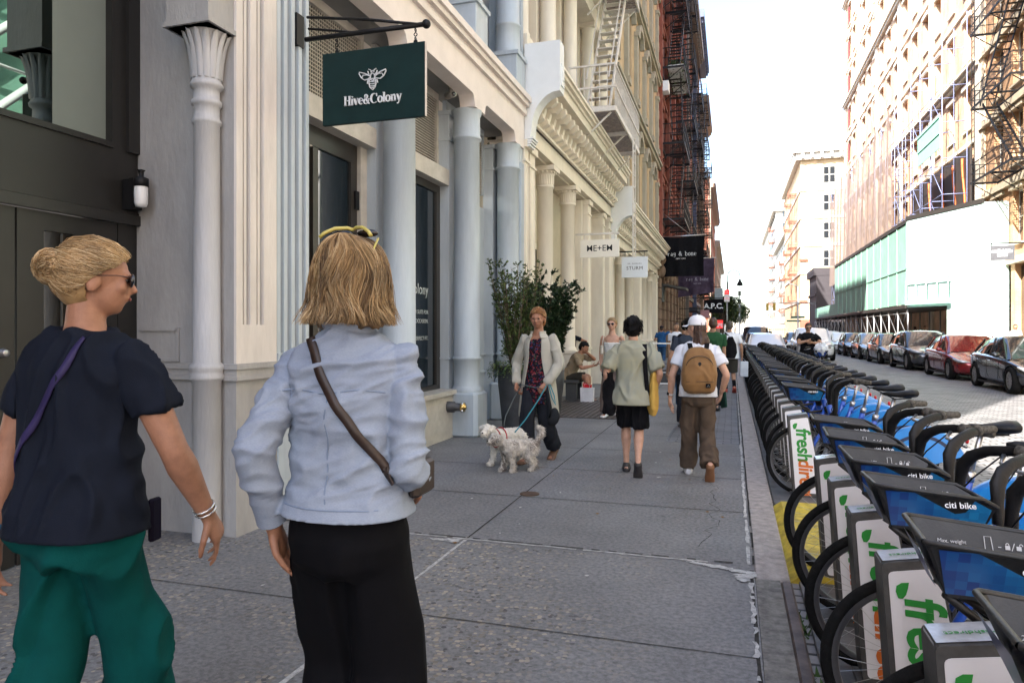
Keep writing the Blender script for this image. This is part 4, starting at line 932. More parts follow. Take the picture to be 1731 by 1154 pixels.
s6 = hang_sign('hanging_sign', 'small faded pink hanging board under the black box sign', x0, x1, y, z0, z1, mat('pink_board', (.42, .22, .24), .6), black_iron, z1+.1)
# grey tilted shutter canopy
cn = thing('shop_canopy', 'grey folded shop canopy jutting out under the banners', 'canopy', (-2.8, 38, 3.2))
m = MB(); m.obar((FX, 36.2, 3.75), (FX+1.25, 36.2, 3.5), 1.6, .10, (0, 0, 1)); m.box(FX, FX+.1, 35.4, 37.0, 2.9, 3.8); m.build('canopy_box', mat('canopy_grey', (.09, .09, .085), .7), cn, True)
# bishop crook lamp with parking sign, tree
def crook(x, y, h, lab):
    r_ = thing('street_lamp', lab, 'street lamp', (x, y, 0))
    m = MB(); m.lathe((0, 0, 0), [(.2, 0), (.2, .5), (.12, .7), (.08, 1.2), (.06, h-.9)], 12)
    m.tube([(0, 0, h-.9)]+[(.45-.45*math.cos(R(a)), 0, h-.45+.45*math.sin(R(a))) for a in range(0, 181, 15)]+[(.9, 0, h-.75)], .04, 8); m.build('pole', black_iron, r_)
    m = MB(); m.lathe((.9, 0, h-1.15), [(0, .45), (.08, .42), (.1, .3), (.2, .15), (.24, 0), (.2, -.05), (0, -.1)], 14); m.build('lamp_head', black_iron, r_); return r_
crook(-.35, 57, 6.1, 'black bishop crook street lamp on the left pavement')
ps = thing('parking_sign', 'red and white parking signs stacked on a thin post by the left kerb', 'sign', (-.35, 50, 0))
m = MB(); m.tube([(0, 0, 0), (0, 0, 4.3)], .035, 6); m.build('post', steel, ps)
m = MB(); m.box(-.18, .18, -.05, -.04, 3.4, 4.2); m.build('lower_plate', white_paint, ps); m = MB(); m.box(-.18, .18, -.056, -.05, 3.9, 4.22); m.build('upper_plate', MATS['red_sign'], ps)
text('NO\nPARKING', .085, frame((0, -.058, 4.07), (1, 0, 0), (0, 0, 1)), SM, ps); text('NO\nSTANDING', .075, frame((0, -.052, 3.65), (1, 0, 0), (0, 0, 1)), MATS['red_sign'], ps)
# black steps / loading platforms before the far shops
for n_, (y0, y1, x0, x1, h) in enumerate(((20.2, 21.6, -3.3, -1.55, .34), (22.6, 24.2, -3.3, -1.5, .30), (26.5, 29, -3.3, -1.7, .22))):
    st_ = thing('entrance_step', ['dark grey entrance step nearest, beside the white easel frame', 'dark grey entrance step, second along the cream front', 'low dark grey entrance step, farthest, under the man in blue'][n_], 'step', ((x0+x1)/2, y0, 0), group='dark steps before the cream shops')
    m = MB(); m.bbox(x0, x1, y0, y1, 0, h, .01); m.build('riser', mat('dark_step', (.05, .052, .055), .6), st_, True)
    m = MB(); m.bbox(x0-.0, x1+.03, y0-.03, y1, h+.002, h+.04, .008); m.build('tread', mat('step_top', (.12, .12, .125), .5), st_, True)
ea = thing('easel_frame', 'white sandwich board frame standing by the cream columns', 'easel', (-1.75, 18.4, 0))
m = MB()
for x in (-.28, .28):
    m.obar((x, 0, 0), (x, .18, 1.15), .03, .03); m.obar((x, .36, 0), (x, .18, 1.15), .03, .03)
m.obar((-.28, .02, .12), (.28, .02, .12), .03, .03); m.obar((-.28, .18, 1.14), (.28, .18, 1.14), .03, .03); m.obar((-.28, .06, .4), (.28, .06, .4), .02, .02)
m.build('board_frame', white_paint, ea)
sbd = thing('sandwich_board', 'dark grey sandwich board on the pavement by the brownstone front', 'sandwich board', (-2.2, 31.5, 0))
m = MB(); m.obar((0, 0, .02), (0, .15, 1.1), .6, .03, (0, 1, 0)); m.obar((0, .32, .02), (0, .17, 1.1), .6, .03, (0, 1, 0)); m.build('board', mat('slate_board', (.05, .055, .06), .6), sbd)
# ================================================================ right side
RXF = 12.75
orange_brick = brick('orange_brick', (.66, .37, .19), (.58, .32, .16), (.54, .37, .24))
ro = thing('orange_brick_building', 'sunlit orange building with black fire escapes at the right edge', 'building', (13, 36, 0))
holes = [(28.6+2.5*i, 5.6+3.75*k, 1.25, 2.5) for i in range(6) for k in range(6)]
m = MB(); wall_holes(m, RXF, -1, 24, 43.5, 4.6, 30, holes, .35); m.box(RXF+.36, 22, 24, 43.5, 0, 30)
for k in range(9):
    if k != 1: m.box(RXF-.05, RXF+.4, 24.4+2.4*k, 24.9+2.4*k, 0, 4.6)
m.build('wall', orange_brick, ro, True)
windows(ro, RXF, -1, [(h[0], h[1]) for h in holes], 1.25, 2.5, depth=.3)
m = MB()
for k in range(7): m.box(RXF-.22, RXF, 24, 43.5, 4.62+3.75*k, 4.95+3.75*k)
for i in range(6):
    for k in range(6): y = 28.6+2.5*i; m.box(RXF-.14, RXF, y-.8, y+.8, 8.12+3.75*k, 8.3+3.75*k); m.box(RXF-.12, RXF, y-.75, y+.75, 5.48+3.75*k, 5.58+3.75*k)
for y in (24, 43.0): m.box(RXF-.12, RXF, y, y+.5, 0, 30)
m.box(RXF-.9, RXF, 24, 43.5, 29, 30.2)
m.build('stone_trim', mat('cream_stone', (.66, .55, .40), .75, 0, .08, 2), ro, True)
m = MB(); m.box(RXF+.2, RXF+.3, 24, 43.5, .1, 4.5); m.build('shop_glass', glass_d, ro, True)
fire_escape(ro, 35.8, 41.2, [8.9+3.75*k for k in range(5)], 1.2, black_iron, RXF, -1, drop=(40.6, 4.3, 20))
y = 33.9; r_ = thing('hanging_sign', 'grey hanging board with pale lettering at the right edge', 'sign', (11.6, y, 4))
x0, x1, z0, z1 = sign_box(y, 1674, 1715, 415, 440); m = MB(); m.bbox(x0, x1, y-.03, y+.03, z0, z1, .005); m.build('sign_board', mat('grey_sign', (.10, .10, .11), .5), r_, True)
m = MB(); m.obar((x0, y, z1+.1), (RXF, y, z1+.1), .05, .05); m.obar((x0+.05, y, z1-.05), (x0+.05, y, z1+.1), .03, .03, (0, 1, 0)); m.build('bracket', black_iron, r_, True)
mk = MB(); rq = random.Random(2)
for (xa, xb, zz) in ((.05, .92, .60), (.28, .72, .34)):
    n_ = int((xb-xa)*20)
    for i in range(n_):
        xx = x0+(x1-x0)*(xa+(xb-xa)*i/n_); zz_ = z0+(z1-z0)*zz; mk.box(xx, xx+(x1-x0)*.036, y-.036, y-.0305, zz_-.05, zz_+.05+rq.choice((0, 0, .05)))
mk.build('lettering', SM, r_, True)
# big building under scaffold
rs = thing('scaffolded_brick_building', 'very tall pale brick building wrapped in scaffold netting on the right', 'building', (13, 66, 0))
pale_brick = brick('salmon_brick', (.70, .44, .28), (.62, .38, .24), (.62, .46, .33))
holes = [(46+3.0*i, 5+3.9*k, 1.2, 2.3) for i in range(15) for k in range(12)]
m = MB(); wall_holes(m, RXF, -1, 43.51, 91.2, 0, 52, holes, .45); m.box(RXF+.46, 30, 43.51, 91.2, 0, 52); m.build('wall', pale_brick, rs, True)
big = [(h[0], h[1]) for h in holes if h[1] > 8]; windows(rs, RXF, -1, big[:100], 1.2, 2.3, depth=.4)
m = MB()
for h in holes[100:] if False else holes: m.box(RXF+.42, RXF+.45, h[0]-.6, h[0]+.6, h[1], h[1]+2.3)
o = m.build('far_panes', glass_d, rs, True); tag(o, kind='stuff')
m = MB()
for k in range(13):
    z = 4.0+3.9*k
    m.box(RXF-.30 if k % 3 == 0 else RXF-.12, RXF, 43.51, 91.2, z, z+.22)
    if k % 3 == 0: m.box(RXF-.45, RXF, 43.51, 91.2, z+.22, z+.34)
for k in range(12):
    for i in range(15): y = 46+3.0*i; m.box(RXF-.13, RXF, y-.75, y+.75, 7.35+3.9*k, 7.6+3.9*k); m.box(RXF-.1, RXF, y-.7, y+.7, 4.88+3.9*k, 4.98+3.9*k)
for i in range(6): m.box(RXF-.16, RXF, 43.52+9.4*i, 44.3+9.4*i, 0, 52)
m.build('stone_trim', mat('pale_stone', (.68, .60, .50), .7, 0, .06, 2), rs, True)
# red return wall (far edge column with deep red windows)
for k in range(12):
    for y in (88.9, 90.6): m = MB(); m.box(RXF-.02, RXF+.01, y-.55, y+.55, 5+3.9*k, 7.3+3.9*k); m.build('red_shutter', mat('dark_red_shutter', (.25, .05, .04), .7), rs, True)
# scaffold: blue tube frames with brown net
sf = thing('scaffold', 'blue tube scaffold with brown debris netting climbing the pale brick building', 'scaffold', (11.5, 60, 3))
m = MB(); ys = [44.5+2.4*i for i in range(20)]
def stop(y): return 15.5+ (3.5 if y < 52 else 0)+(2 if y > 56 else 0)
for i, y in enumerate(ys):
    for x in (11.1, 12.3): m.tube([(x, y, 3.1), (x, y, stop(y))], .026, 5)
    z = 5.0
    while z < stop(y):
        m.tube([(11.1, y, z), (12.3, y, z)], .025, 4)
        if i+1 < len(ys): m.tube([(11.1, y, z), (11.1, ys[i+1], z)], .025, 4)
        if i+1 < len(ys) and i % 2 == 0: m.tube([(11.1, y, z-2), (11.1, ys[i+1], z)], .018, 4)
        z += 2.0
m.build('tube_frame', mat('blue_scaffold_tube', (.22, .25, .42), .5, .2), sf, True)
net = bpy.data.materials.new('brown_debris_net'); net.use_nodes = True
nn = net.node_tree.nodes; nl = net.node_tree.links; pp = nn['Principled BSDF']; pp.inputs['Base Color'].default_value = (.30, .22, .18, 1); pp.inputs['Roughness'].default_value = .9
tr = nn.new('ShaderNodeBsdfTransparent'); mxs = nn.new('ShaderNodeMixShader'); mxs.inputs[0].default_value = .62; nl.new(tr.outputs[0], mxs.inputs[1]); nl.new(pp.outputs[0], mxs.inputs[2]); nl.new(mxs.outputs[0], nn['Material Output'].inputs[0])
m = MB(); nu, nv = 90, 14; vs = []; fs = []; rr = random.Random(11)
for j in range(nv+1):
    for i in range(nu+1):
        y = 57+33.5*i/nu; zt = 16.8+1.0*math.sin(i*.5)+.3*math.sin(i*1.7); z = 6.6+(zt-6.6)*j/nv
        vs.append((10.98+.10*math.sin(i*.9+j*.3)+.05*math.sin(i*2.3), y, z))
for j in range(nv):
    for i in range(nu): a = j*(nu+1)+i; fs.append((a, a+1, a+nu+2, a+nu+1))
m.add(vs, fs, 0, True); m.build('debris_net', net, sf, True)
m = MB(); m.box(11.0, 11.04, 44.6, 49.5, 11.6, 13.4); m.box(10.96, 11.0, 44.6, 49.5, 13.3, 13.45); m.box(10.96, 11.0, 44.6, 49.5, 12.4, 12.48)
m.build('green_panel', mat('mint_plywood', (.30, .62, .50), .7, 0, .06, 1.5), sf, True)
# dark billboard with hanging ribbons
bb = thing('wrap_panel', 'dark brown fabric panel with orange ribbons hanging behind the blue scaffold tubes', 'panel', (12.5, 47, 8))
m = MB(); m.box(12.42, 12.5, 44.3, 57.5, 7.2, 11.5); m.build('cloth', mat('dark_brown_wrap', (.045, .032, .025), .6, 0, .2, 2), bb, True)
m = MB()
for y in (45.4, 47.2, 49.5, 52.5): m.tube([(12.38, y+.25*math.sin(z*1.3), z) for z in [7.3+.35*k for k in range(12)]], .06, 6)
m.build('orange_ribbon', mat('orange_ribbon', (.65, .14, .03), .6), bb, True)
# sidewalk shed with mint parapet
sh = thing('sidewalk_shed', 'mint green sidewalk shed with steel posts over the right pavement', 'shed', (10, 60, 0))
mint = mat('mint_green_plywood', (.27, .50, .39), .65, 0, .12, .9); mint2 = mat('pale_mint_plywood', (.62, .80, .76), .6, 0, .03, .7)
m = MB()
for i in range(12): a, b = 44.6+2.44*i, 44.6+2.44*(i+1)-.03; m.box(9.38, 9.42, a, b, 2.95, 7.5 if i < 10 else 7.4); m.box(9.34, 9.38, a, a+.05, 2.95, 7.5)
m.box(9.34, 9.38, 44.6, 73.8, 4.9, 4.98)
m.box(9.38, 9.42, 73.85, 90.8, 2.9, 4.0)
m.build('parapet', mint, sh, True)
m = MB(); m.obar((9.40, 44.62, 5.20), (11.6, 39.6, 5.20), .04, 4.9, (0, 0, 1)); m.obar((10.65, 41.75, 1.4), (11.6, 39.6, 1.4), .04, 2.7); m.obar((11.62, 39.6, 3.9), (12.7, 39.6, 3.9), .04, 7.6)
m.build('angled_hoarding', mint2, sh, True)
m = MB(); m.obar((9.39, 44.6, 7.62), (9.39, 73.8, 7.55), .14, .22); m.obar((9.38, 44.65, 7.76), (11.62, 39.55, 7.76), .14, .22); m.box(9.3, 12.7, 44.6, 90.8, 2.72, 2.9)
m.build('edge_cap', mat('dark_edge', (.035, .03, .027), .6), sh, True)
m = MB()
for i in range(19):
    y = 44.7+2.5*i
    for x in (9.45, 12.3): m.tube([(x, y, 0), (x, y, 2.75)], .045, 6)
    m.tube([(9.45, y, 2.7), (9.45, y+1.0, 2.0)], .025, 5); m.tube([(9.45, y, 2.45), (9.45, y+2.5, 2.45)], .025, 5); m.tube([(9.45, y, 1.0), (9.45, y+2.5, 2.4)], .018, 5)
m.build('post_frame', mat('galvanised_tube', (.42, .42, .42), .4, .5), sh, True)
# small projecting guard frame
m = MB()
for k in range(5): m.obar((9.25+.33*k, 44.3-.75*k, 3.0), (9.25+.33*k, 44.3-.75*k, 4.25), .06, .06, (1, 0, 0))
m.obar((9.25, 44.3, 4.25), (10.6, 41.2, 4.25), .06, .06); m.obar((9.25, 44.3, 3.0), (10.6, 41.2, 3.0), .10, .25); m.build('guard_frame', mint, sh, True)
# posters on hoarding edge
# dark storefront at the corner
ds = thing('dark_corner_shop', 'low dark painted corner shop just before the cross street on the right', 'building', (10.8, 100, 0))
m = MB(); m.box(11.4, 24, 91.21, 91.9, 0, 12); m.box(10.0, 11.6, 78, 91.5, 4.2, 11.5) if False else None
m = MB(); y = 91.6
m.box(9.55, 22, 91.25, 99, .0, 8.0); m.box(9.25, 22.3, 91.21, 99.3, 8.0, 8.9); m.box(9.4, 22, 91.23, 99.1, 5.6, 5.9)
m.build('wall', mat('dark_plum_paint', (.045, .038, .045), .6), ds, True)
# buff corner building across the side street
bf = thing('buff_corner_building', 'sunlit buff brick corner building with pale cornice and arched windows across the side street', 'building', (13, 150, 0))
buff = brick('buff_brick', (.66, .47, .27), (.60, .42, .24), (.62, .5, .36))
X0 = 11.8; D = 138
m = MB(); hol = []
m.box(X0, 40, D, D+40, 0, 34)
m.build('wall', buff, bf, True)
m = MB()
m.box(X0-1.3, 40, D-1.3, D+41, 33.4, 34.4); m.box(X0-.8, 40, D-.8, D+40.5, 32.2, 33.4)
y = D
while y < D+40: m.box(X0-1.2, X0, y, y+.5, 32.4, 33.4); y += 1.6
x = X0
while x < 38: m.box(x, x+.5, D-1.2, D, 32.4, 33.4); x += 1.6
for z in (6.5, 11.6, 16.6, 21.6, 26.6): m.box(X0-.15, 40, D-.15, D+40, z, z+.6)
m.build('cornice', mat('pale_cornice', (.60, .57, .52), .6), bf, True)
for r0 in range(5):
    z = 7.9+5.0*r0
    for x in (X0+4.8, X0+12.5):
        m = MB(); w2 = 1.05; h = 3.0; P = [(x-w2, z), (x+w2, z), (x+w2, z+h)]+([(x+w2*math.cos(R(a)), z+h+.75*math.sin(R(a))) for a in range(15, 180, 15)] if r0 in (0, 1, 3) else [])+[(x-w2, z+h)]
        m.prism(P, D-.05, D+.02, 'xz'); o = m.build('window', wood_win, bf, True)
        for (a, b, c, d_) in ((x-w2+.15, x-.1, z+.15, z+h*.48), (x+.1, x+w2-.15, z+.15, z+h*.48), (x-w2+.15, x-.1, z+h*.54, z+h-.1), (x+.1, x+w2-.15, z+h*.54, z+h-.1)):
            q = MB(); q.box(a, b, D-.1, D-.055, c, d_); add_child(q, 'pane', glass_d, o, bf)
m = MB()
for z in (12.5, 20): m.box(X0-.2, X0+1.2, D-.25, D+.1, z-6, z-5.6)
m.box(X0-.1, 30, D-.12, D, 0, 3.4); m.build('red_base', mat('red_sandstone', (.42, .12, .08), .8), bf, True)
fire_escape(bf, D+4, D+9, [7+5*k for k in range(5)], 1.6, mat('rusty_iron', (.25, .10, .06), .7), X0, -1)
fire_escape(bf, D+16, D+21, [7+5*k for k in range(5)], 1.6, MATS['rusty_iron'], X0, -1)
for n_, (x0, y0, y1, h, lab) in enumerate(((12.9, 179, 235, 26, 'pale sunlit building after the buff corner one, with thin fire escapes'), (13, 236, 330, 40, 'far pale tower shaped building with a small dark cornice bracket'))):
    r_ = thing('distant_building', lab, 'building', (x0, y0, 0)); m = MB(); m.box(x0, x0+22, y0, y1, 0, h); m.box(x0-1, x0+23, y0-1, y1, h-1.3, h)
    for k in range(int(h/4)): m.box(x0-.15, x0+22, y0-.15, y1, k*4+3.3, k*4+3.7)
    m.build('wall', mat('hazy_pale_wall_%d' % n_, (.66, .62, .55), .8), r_, True)
    for k in range(int(h/4)-1):
        for i in range(4): m = MB(); m.box(x0+2+5*i, x0+3.6+5*i, y0-.2, y0+.05, k*4+5, k*4+7); m.build('window', glass_d, r_, True)
        for i in range(6): m = MB(); m.box(x0-.2, x0+.05, y0+3+6*i, y0+5+6*i, k*4+5, k*4+7); m.build('window', glass_d, r_, True)
    fire_escape(r_, y0+8, y0+14, [6+4*k for k in range(int(h/4)-2)], 1.6, MATS['rusty_iron'], x0, -1)
# street end
en = thing('distant_building', 'faint pale buildings closing the far end of the street', 'building', (0, 420, 0)); m = MB(); m.box(-70, -6, 421, 460, 0, 20); m.box(-6, 30, 430, 460, 0, 14); m.box(30, 100, 421, 460, 0, 34); m.build('wall', mat('hazy_pale_wall_0', (.6, .58, .54)), en, True)
# right side behind the frame edge: seen only in reflections and by its bounce light
rn = thing('mint_scaffold_building', 'pale brick front with green hoarding beyond the right edge of the frame', 'building', (13, 10, 0))
m = MB(); m.box(12.7, 22, -30, 23.99, 0, 27)
m.build('wall', brick('pale_facing_brick', (.78, .62, .50), (.72, .58, .46), (.7, .6, .5)), rn, True)
m = MB()
for i in range(20): m.box(12.6, 12.7, -29+2.6*i, -28.2+2.6*i, 4.5, 26)
for k in range(6): m.box(12.5, 12.7, -30, 23.9, 4.4+3.8*k, 4.8+3.8*k)
m.build('stone_trim', MATS['cream_stone'], rn, True)
m = MB(); m.box(9.9, 9.95, 6, 28.5, 4.4, 14); m.build('green_hoarding', mint, rn, True); m = MB(); m.box(9.9, 9.95, 6, 28.5, .0, 4.39); m.build('added_cream_fence', mat('cream_plywood', (.72, .62, .46), .7, 0, .08, 1), rn, True)  # cream fence is unseen, added so the near door glass mirrors something bright
m = MB()
for i in range(15):
    m.tube([(9.6, -2+2.1*i, .0), (9.6, -2+2.1*i, 14)], .09, 6)
    if i < 14:
        for k in range(3): m.tube([(9.6, -2+2.1*i, 6.4+2*k), (9.6, .1+2.1*i, 8.4+2*k)], .12, 5); m.tube([(9.6, -2+2.1*i, 8.4+2*k), (9.6, .1+2.1*i, 8.4+2*k)], .05, 5)
m.build('scaffold_tube', white_paint, rn, True)
for i in range(8):
    for k in range(6): m = MB(); m.box(12.68, 12.71, -27.5+6.0*i, -25.9+6.0*i, 5.3+3.8*k, 7.6+3.8*k); m.build('window', glass_d, rn, True)
# traffic lights, poles, street sign
def pole(name, lab, cat, x, y, h, arm=None, m_=steel):
    r_ = thing(name, lab, cat, (x, y, ROADZ)); m = MB(); m.lathe((0, 0, 0), [(.14, 0), (.11, 1), (.07, h)], 10)
    if arm: m.tube([(0, 0, h), (arm*.4, 0, h+.6), (arm, 0, h+.9)], .05, 6); m.ell((arm, 0, h+.85), (.35, .15, .08), 10, 6)
    m.build('pole', m_, r_); return r_
grey_tube = mat('grey_pole_paint', (.32, .35, .37), .5)
pl = pole('street_lamp', 'tall grey arm street lamp at the cross street on the right', 'street lamp', 8.9, 108, 7.8, -3.5, grey_tube)
m = MB(); m.box(-.9, .9, -.03, .0, 3.3, 3.6); m.box(-1.5, .4, .04, .07, 2.8, 3.05); m.build('street_name_plate', mat('dark_green_plate', (.02, .10, .07), .5), pl)
tl = pole('traffic_light', 'thin pole with dark stacked traffic lights at the left of the cross street', 'traffic light', 1.0, 108.6, 7, None, grey_tube)
for z in (2.8, 4.2, 5.4, 6.6): m = MB(); m.bbox(-.22, .22, -.5, -.15, z, z+.75, .05); m.build('signal_head', mat('signal_dark', (.04, .045, .03), .5), tl)
tl2 = pole('traffic_light', 'yellow traffic light hanging over the cross street', 'traffic light', 9.6, 92, 4.9, None, grey_tube)
m = MB(); m.obar((0, 0, 4.8), (-5.6, 0, 5.0), .08, .08); m.build('arm', grey_tube, tl2)
for x in (-5.5, -4.7): m = MB(); m.bbox(x-.16, x+.16, -.2, .2, 4.0, 4.9, .05); m.build('signal_head', mat('signal_yellow', (.55, .38, .05), .5), tl2)
gate = thing('barrier', 'row of tan street barriers closing the far roadway', 'barrier', (5, 125, 0)); m = MB()
for i in range(20): m.box(2+.32*i, 2.2+.32*i, 125, 125.1, .1, 1.9)
m.box(1.9, 8.5, 125.1, 125.15, 1.5, 1.7); m.build('slats', mat('tan_barrier', (.35, .27, .12), .7), gate, True)
# ================================================================ share bikes (local: front wheel contact at origin, rear towards +x)
bike_blue = mat('bike_blue_paint', (.012, .075, .42), .28, 0, .08, 4, coat=.5)
bike_light = mat('bike_light_blue', (.012, .22, .62), .35, 0, .1, 3, coat=.4)
basket_in = mat('basket_black', (.020, .019, .018), .48, 0, .5, 9, bump=.1, bscale=120)
spoke_m = mat('spoke_steel', (.5, .5, .5), .3, .9)
def basket_blue():
    m = bpy.data.materials.new('basket_blue_pixels'); m.use_nodes = True; n = m.node_tree.nodes; L = m.node_tree.links; p = n['Principled BSDF']
    tc = n.new('ShaderNodeTexCoord'); sn = n.new('ShaderNodeVectorMath'); sn.operation = 'SNAP'; sn.inputs[1].default_value = (.028, .028, .028); L.new(tc.outputs['Object'], sn.inputs[0])
    wn = n.new('ShaderNodeTexWhiteNoise'); L.new(sn.outputs[0], wn.inputs['Vector']); sp = n.new('ShaderNodeSeparateXYZ'); L.new(sn.outputs[0], sp.inputs[0])
    ma = n.new('ShaderNodeMath'); ma.operation = 'MULTIPLY_ADD'; L.new(sp.outputs[0], ma.inputs[0]); ma.inputs[1].default_value = 2.2; ma.inputs[2].default_value = .18
    mb_ = n.new('ShaderNodeMath'); mb_.operation = 'MULTIPLY_ADD'; L.new(wn.outputs[0], mb_.inputs[0]); mb_.inputs[1].default_value = .3; L.new(ma.outputs[0], mb_.inputs[2])
    cr = n.new('ShaderNodeValToRGB'); cr.color_ramp.elements[0].color = (.006, .035, .18, 1); cr.color_ramp.elements[1].color = (.02, .30, .62, 1); cr.color_ramp.elements[0].position = .1
    L.new(mb_.outputs[0], cr.inputs[0]); L.new(cr.outputs[0], p.inputs['Base Color']); p.inputs['Roughness'].default_value = .3; return m
basket_pix = basket_blue()
def make_bike(basket=True):
    r_ = thing('share_bike', 'x', 'bicycle', (0, 0, 0))
    def wheel(cx):
        m = MB(); pr = []
        for k in range(13): a = 2*math.pi*k/12; pr.append((.318+.022*math.cos(a), .022*math.sin(a)))
        m.lathe((cx, 0, .34), pr, 56, axis='y'); t = m.build('front_wheel' if cx == 0 else 'rear_wheel', rubber, r_)
        m = MB(); m.lathe((cx, 0, .34), [(.300, -.013), (.298, .013), (.278, .010), (.274, 0), (.278, -.010), (.300, -.013)], 56, axis='y'); m.build('rim', mat('rim_grey', (.16, .16, .17), .35, .7), t)
        m = MB()
        for k in range(32):
            a = 2*math.pi*k/32; b = a+(.5 if k % 4 < 2 else -.5); s_ = .032 if k % 2 else -.032
            m.tube([(cx+.277*math.cos(a), 0, .34+.277*math.sin(a)), (cx+.03*math.cos(b), s_, .34+.03*math.sin(b))], .0012, 3, cap=False)
        m.build('spokes', spoke_m, t)
        m = MB(); m.lathe((cx, -.045, .34), [(.0, 0), (.015, 0), (.035, .01), (.035, .03), (.02, .035), (.02, .055), (.035, .06), (.035, .08), (.015, .09), (0, .09)], 14, axis='y'); m.build('hub', steel, t)
    wheel(0); wheel(1.0)
    m = MB()
    m.tube([(.26, 0, .80), (.30, 0, .70), (.40, 0, .50), (.52, 0, .36), (.62, 0, .30)], [.036, .042, .044, .042, .04], 12)
    m.tube([(.60, 0, .28), (.66, 0, .45), (.74, 0, .72)], [.04, .034, .026], 12); m.tube([(.30, 0, .70), (.46, 0, .60), (.69, 0, .56)], [.026, .026, .024], 10) if False else None
    m.tube([(.23, 0, .88), (.28, 0, .70)], .028, 12)
    for s_ in (-1, 1):
        m.tube([(.62, s_*.03, .30), (1.0, s_*.075, .34)], .016, 8); m.tube([(.71, s_*.02, .62), (.86, s_*.07, .50), (1.0, s_*.075, .34)], .014, 8)
        m.tube([(.24, s_*.03, .78), (.20, s_*.06, .70), (.06, s_*.07, .44), (0, s_*.065, .34)], .016, 8)
    m.build('frame', bike_blue, r_)
    m = MB(); m.tube([(.73, 0, .70), (.79, 0, .96)], .016, 10); m.tube([(.725, 0, .67), (.735, 0, .73)], .030, 10); m.build('seat_post', steel, r_)
    # saddle
    m = MB(); m.loft([((.70, 0, 1.005), (0, .012, 0), (0, 0, .012)), ((.74, 0, 1.005), (0, .024, 0), (0, 0, .022)), ((.80, 0, 1.0), (0, .036, 0), (0, 0, .026)), ((.87, 0, 1.005), (0, .075, 0), (0, 0, .034)), ((.93, 0, 1.012), (0, .105, 0), (0, 0, .040)), ((.975, 0, 1.016), (0, .10, 0), (0, 0, .036)), ((.99, 0, 1.015), (0, .06, 0), (0, 0, .022))], 16)
    m.build('saddle', black_plastic, r_)
    m = MB()
    for s_ in (-1, 1): m.tube([(.74, s_*.01, .985), (.80, s_*.025, .955), (.93, s_*.03, .97)], .005, 5)
    m.build('saddle_rails', black_iron, r_)
    # rear fender skirt
    m = MB()
    def fan(y, r0, r1, a0, a1, n=22): 
        vs = []
        for k in range(n+1): a = R(a0+(a1-a0)*k/n); vs += [(1.0+r0*math.cos(a), y, .34+r0*math.sin(a)), (1.0+r1*math.cos(a), y, .34+r1*math.sin(a))]
        return vs, [(2*k, 2*k+1, 2*k+3, 2*k+2) for k in range(n)]
    for y in (-.062, .062):
        vs, fs = fan(y, .10, .365, 20, 172); m.add(vs, fs, 0, False)
    vs = []; fs = []
    for k in range(25):
        a = R(-5+182*k/24)
        for y, rr in ((-.062, .365), (-.03, .378), (.03, .378), (.062, .365)): vs.append((1.0+rr*math.cos(a), y, .34+rr*math.sin(a)))
    for k in range(24):
        for q in range(3): fs.append((k*4+q, k*4+q+1, k*4+4+q+1, k*4+4+q))
    m.add(vs, fs, 0, True)
    rf = m.build('rear_fender', bike_light, r_)
    m = MB()
    for y in (-.0645, .0645):
        vs, fs = fan(y, .27, .30, 30, 172); m.add(vs, fs)
    m.build('fender_band', mat('dark_navy_band', (.01, .02, .06), .5), rf)
    text('citi bike', .085, frame((.89, -.067, .50), (1, 0, 0), (0, 0, 1)), SM, r_, 'fender_lettering', bold=.001)
    m = MB(); m.ell((1.375, 0, .60), (.018, .03, .03), 8, 6); m.build('tail_light', mat('red_lens', (.5, .01, .01), .3), r_)
    m = MB(); m.lathe((.60, -.06, .29), [(.09, 0), (.09, .02)], 20, axis='y'); m.tube([(.60, -.09, .29), (.72, -.10, .21)], .012, 6); m.tube([(.60, .09, .29), (.48, .10, .37)], .012, 6)
    m.box(.68, .77, -.20, -.10, .19, .215); m.box(.43, .53, .10, .20, .36, .385); m.box(.60, 1.0, -.058, -.045, .26, .37); m.build('crankset', black_plastic, r_)
    # handlebar: broad horn shaped risers
    m = MB()
    for s_ in (-1, 1):
        m.loft([((.27, s_*.045, .74), (.027, 0, 0), (0, .020, 0)), ((.285, s_*.06, .85), (.022, 0, 0), (0, .028, 0)), ((.285, s_*.075, .95), (.022, 0, .0), (0, .018, 0)), ((.29, s_*.09, 1.02), (.027, 0, -.010), (0, .018, 0)),
            ((.315, s_*.115, 1.065), (.020, 0, -.020), (0, .017, .0)), ((.36, s_*.15, 1.095), (.008, 0, -.020), (0, .016, .007)), ((.42, s_*.21, 1.11), (.004, 0, -.022), (-.012, .02, 0)), ((.47, s_*.265, 1.112), (0, 0, -.017), (-.014, .012, 0))], 14)
    m.tube([(.27, -.06, .78), (.27, .06, .78)], .04, 10)
    hb_ = m.build('handlebar', black_plastic, r_)
    m = MB()
    for s_ in (-1, 1):
        m.tube([(.45, s_*.25, 1.112), (.50, s_*.29, 1.112), (.555, s_*.335, 1.108)], [.019, .021, .019], 12)
        m.tube([(.44, s_*.235, 1.112), (.465, s_*.265, 1.112)], .028, 12)
    m.build('grip', mat('worn_grey_grip', (.12, .11, .095), .8, 0, .4, 60, bump=.5, bscale=150), hb_)
    m = MB()
    for s_ in (-1, 1): m.tube([(.40, s_*.21, 1.09), (.37, s_*.27, 1.07), (.40, s_*.33, 1.055), (.43, s_*.385, 1.05)], [.010, .008, .007, .009], 6)
    m.build('brake_lever', steel, hb_)
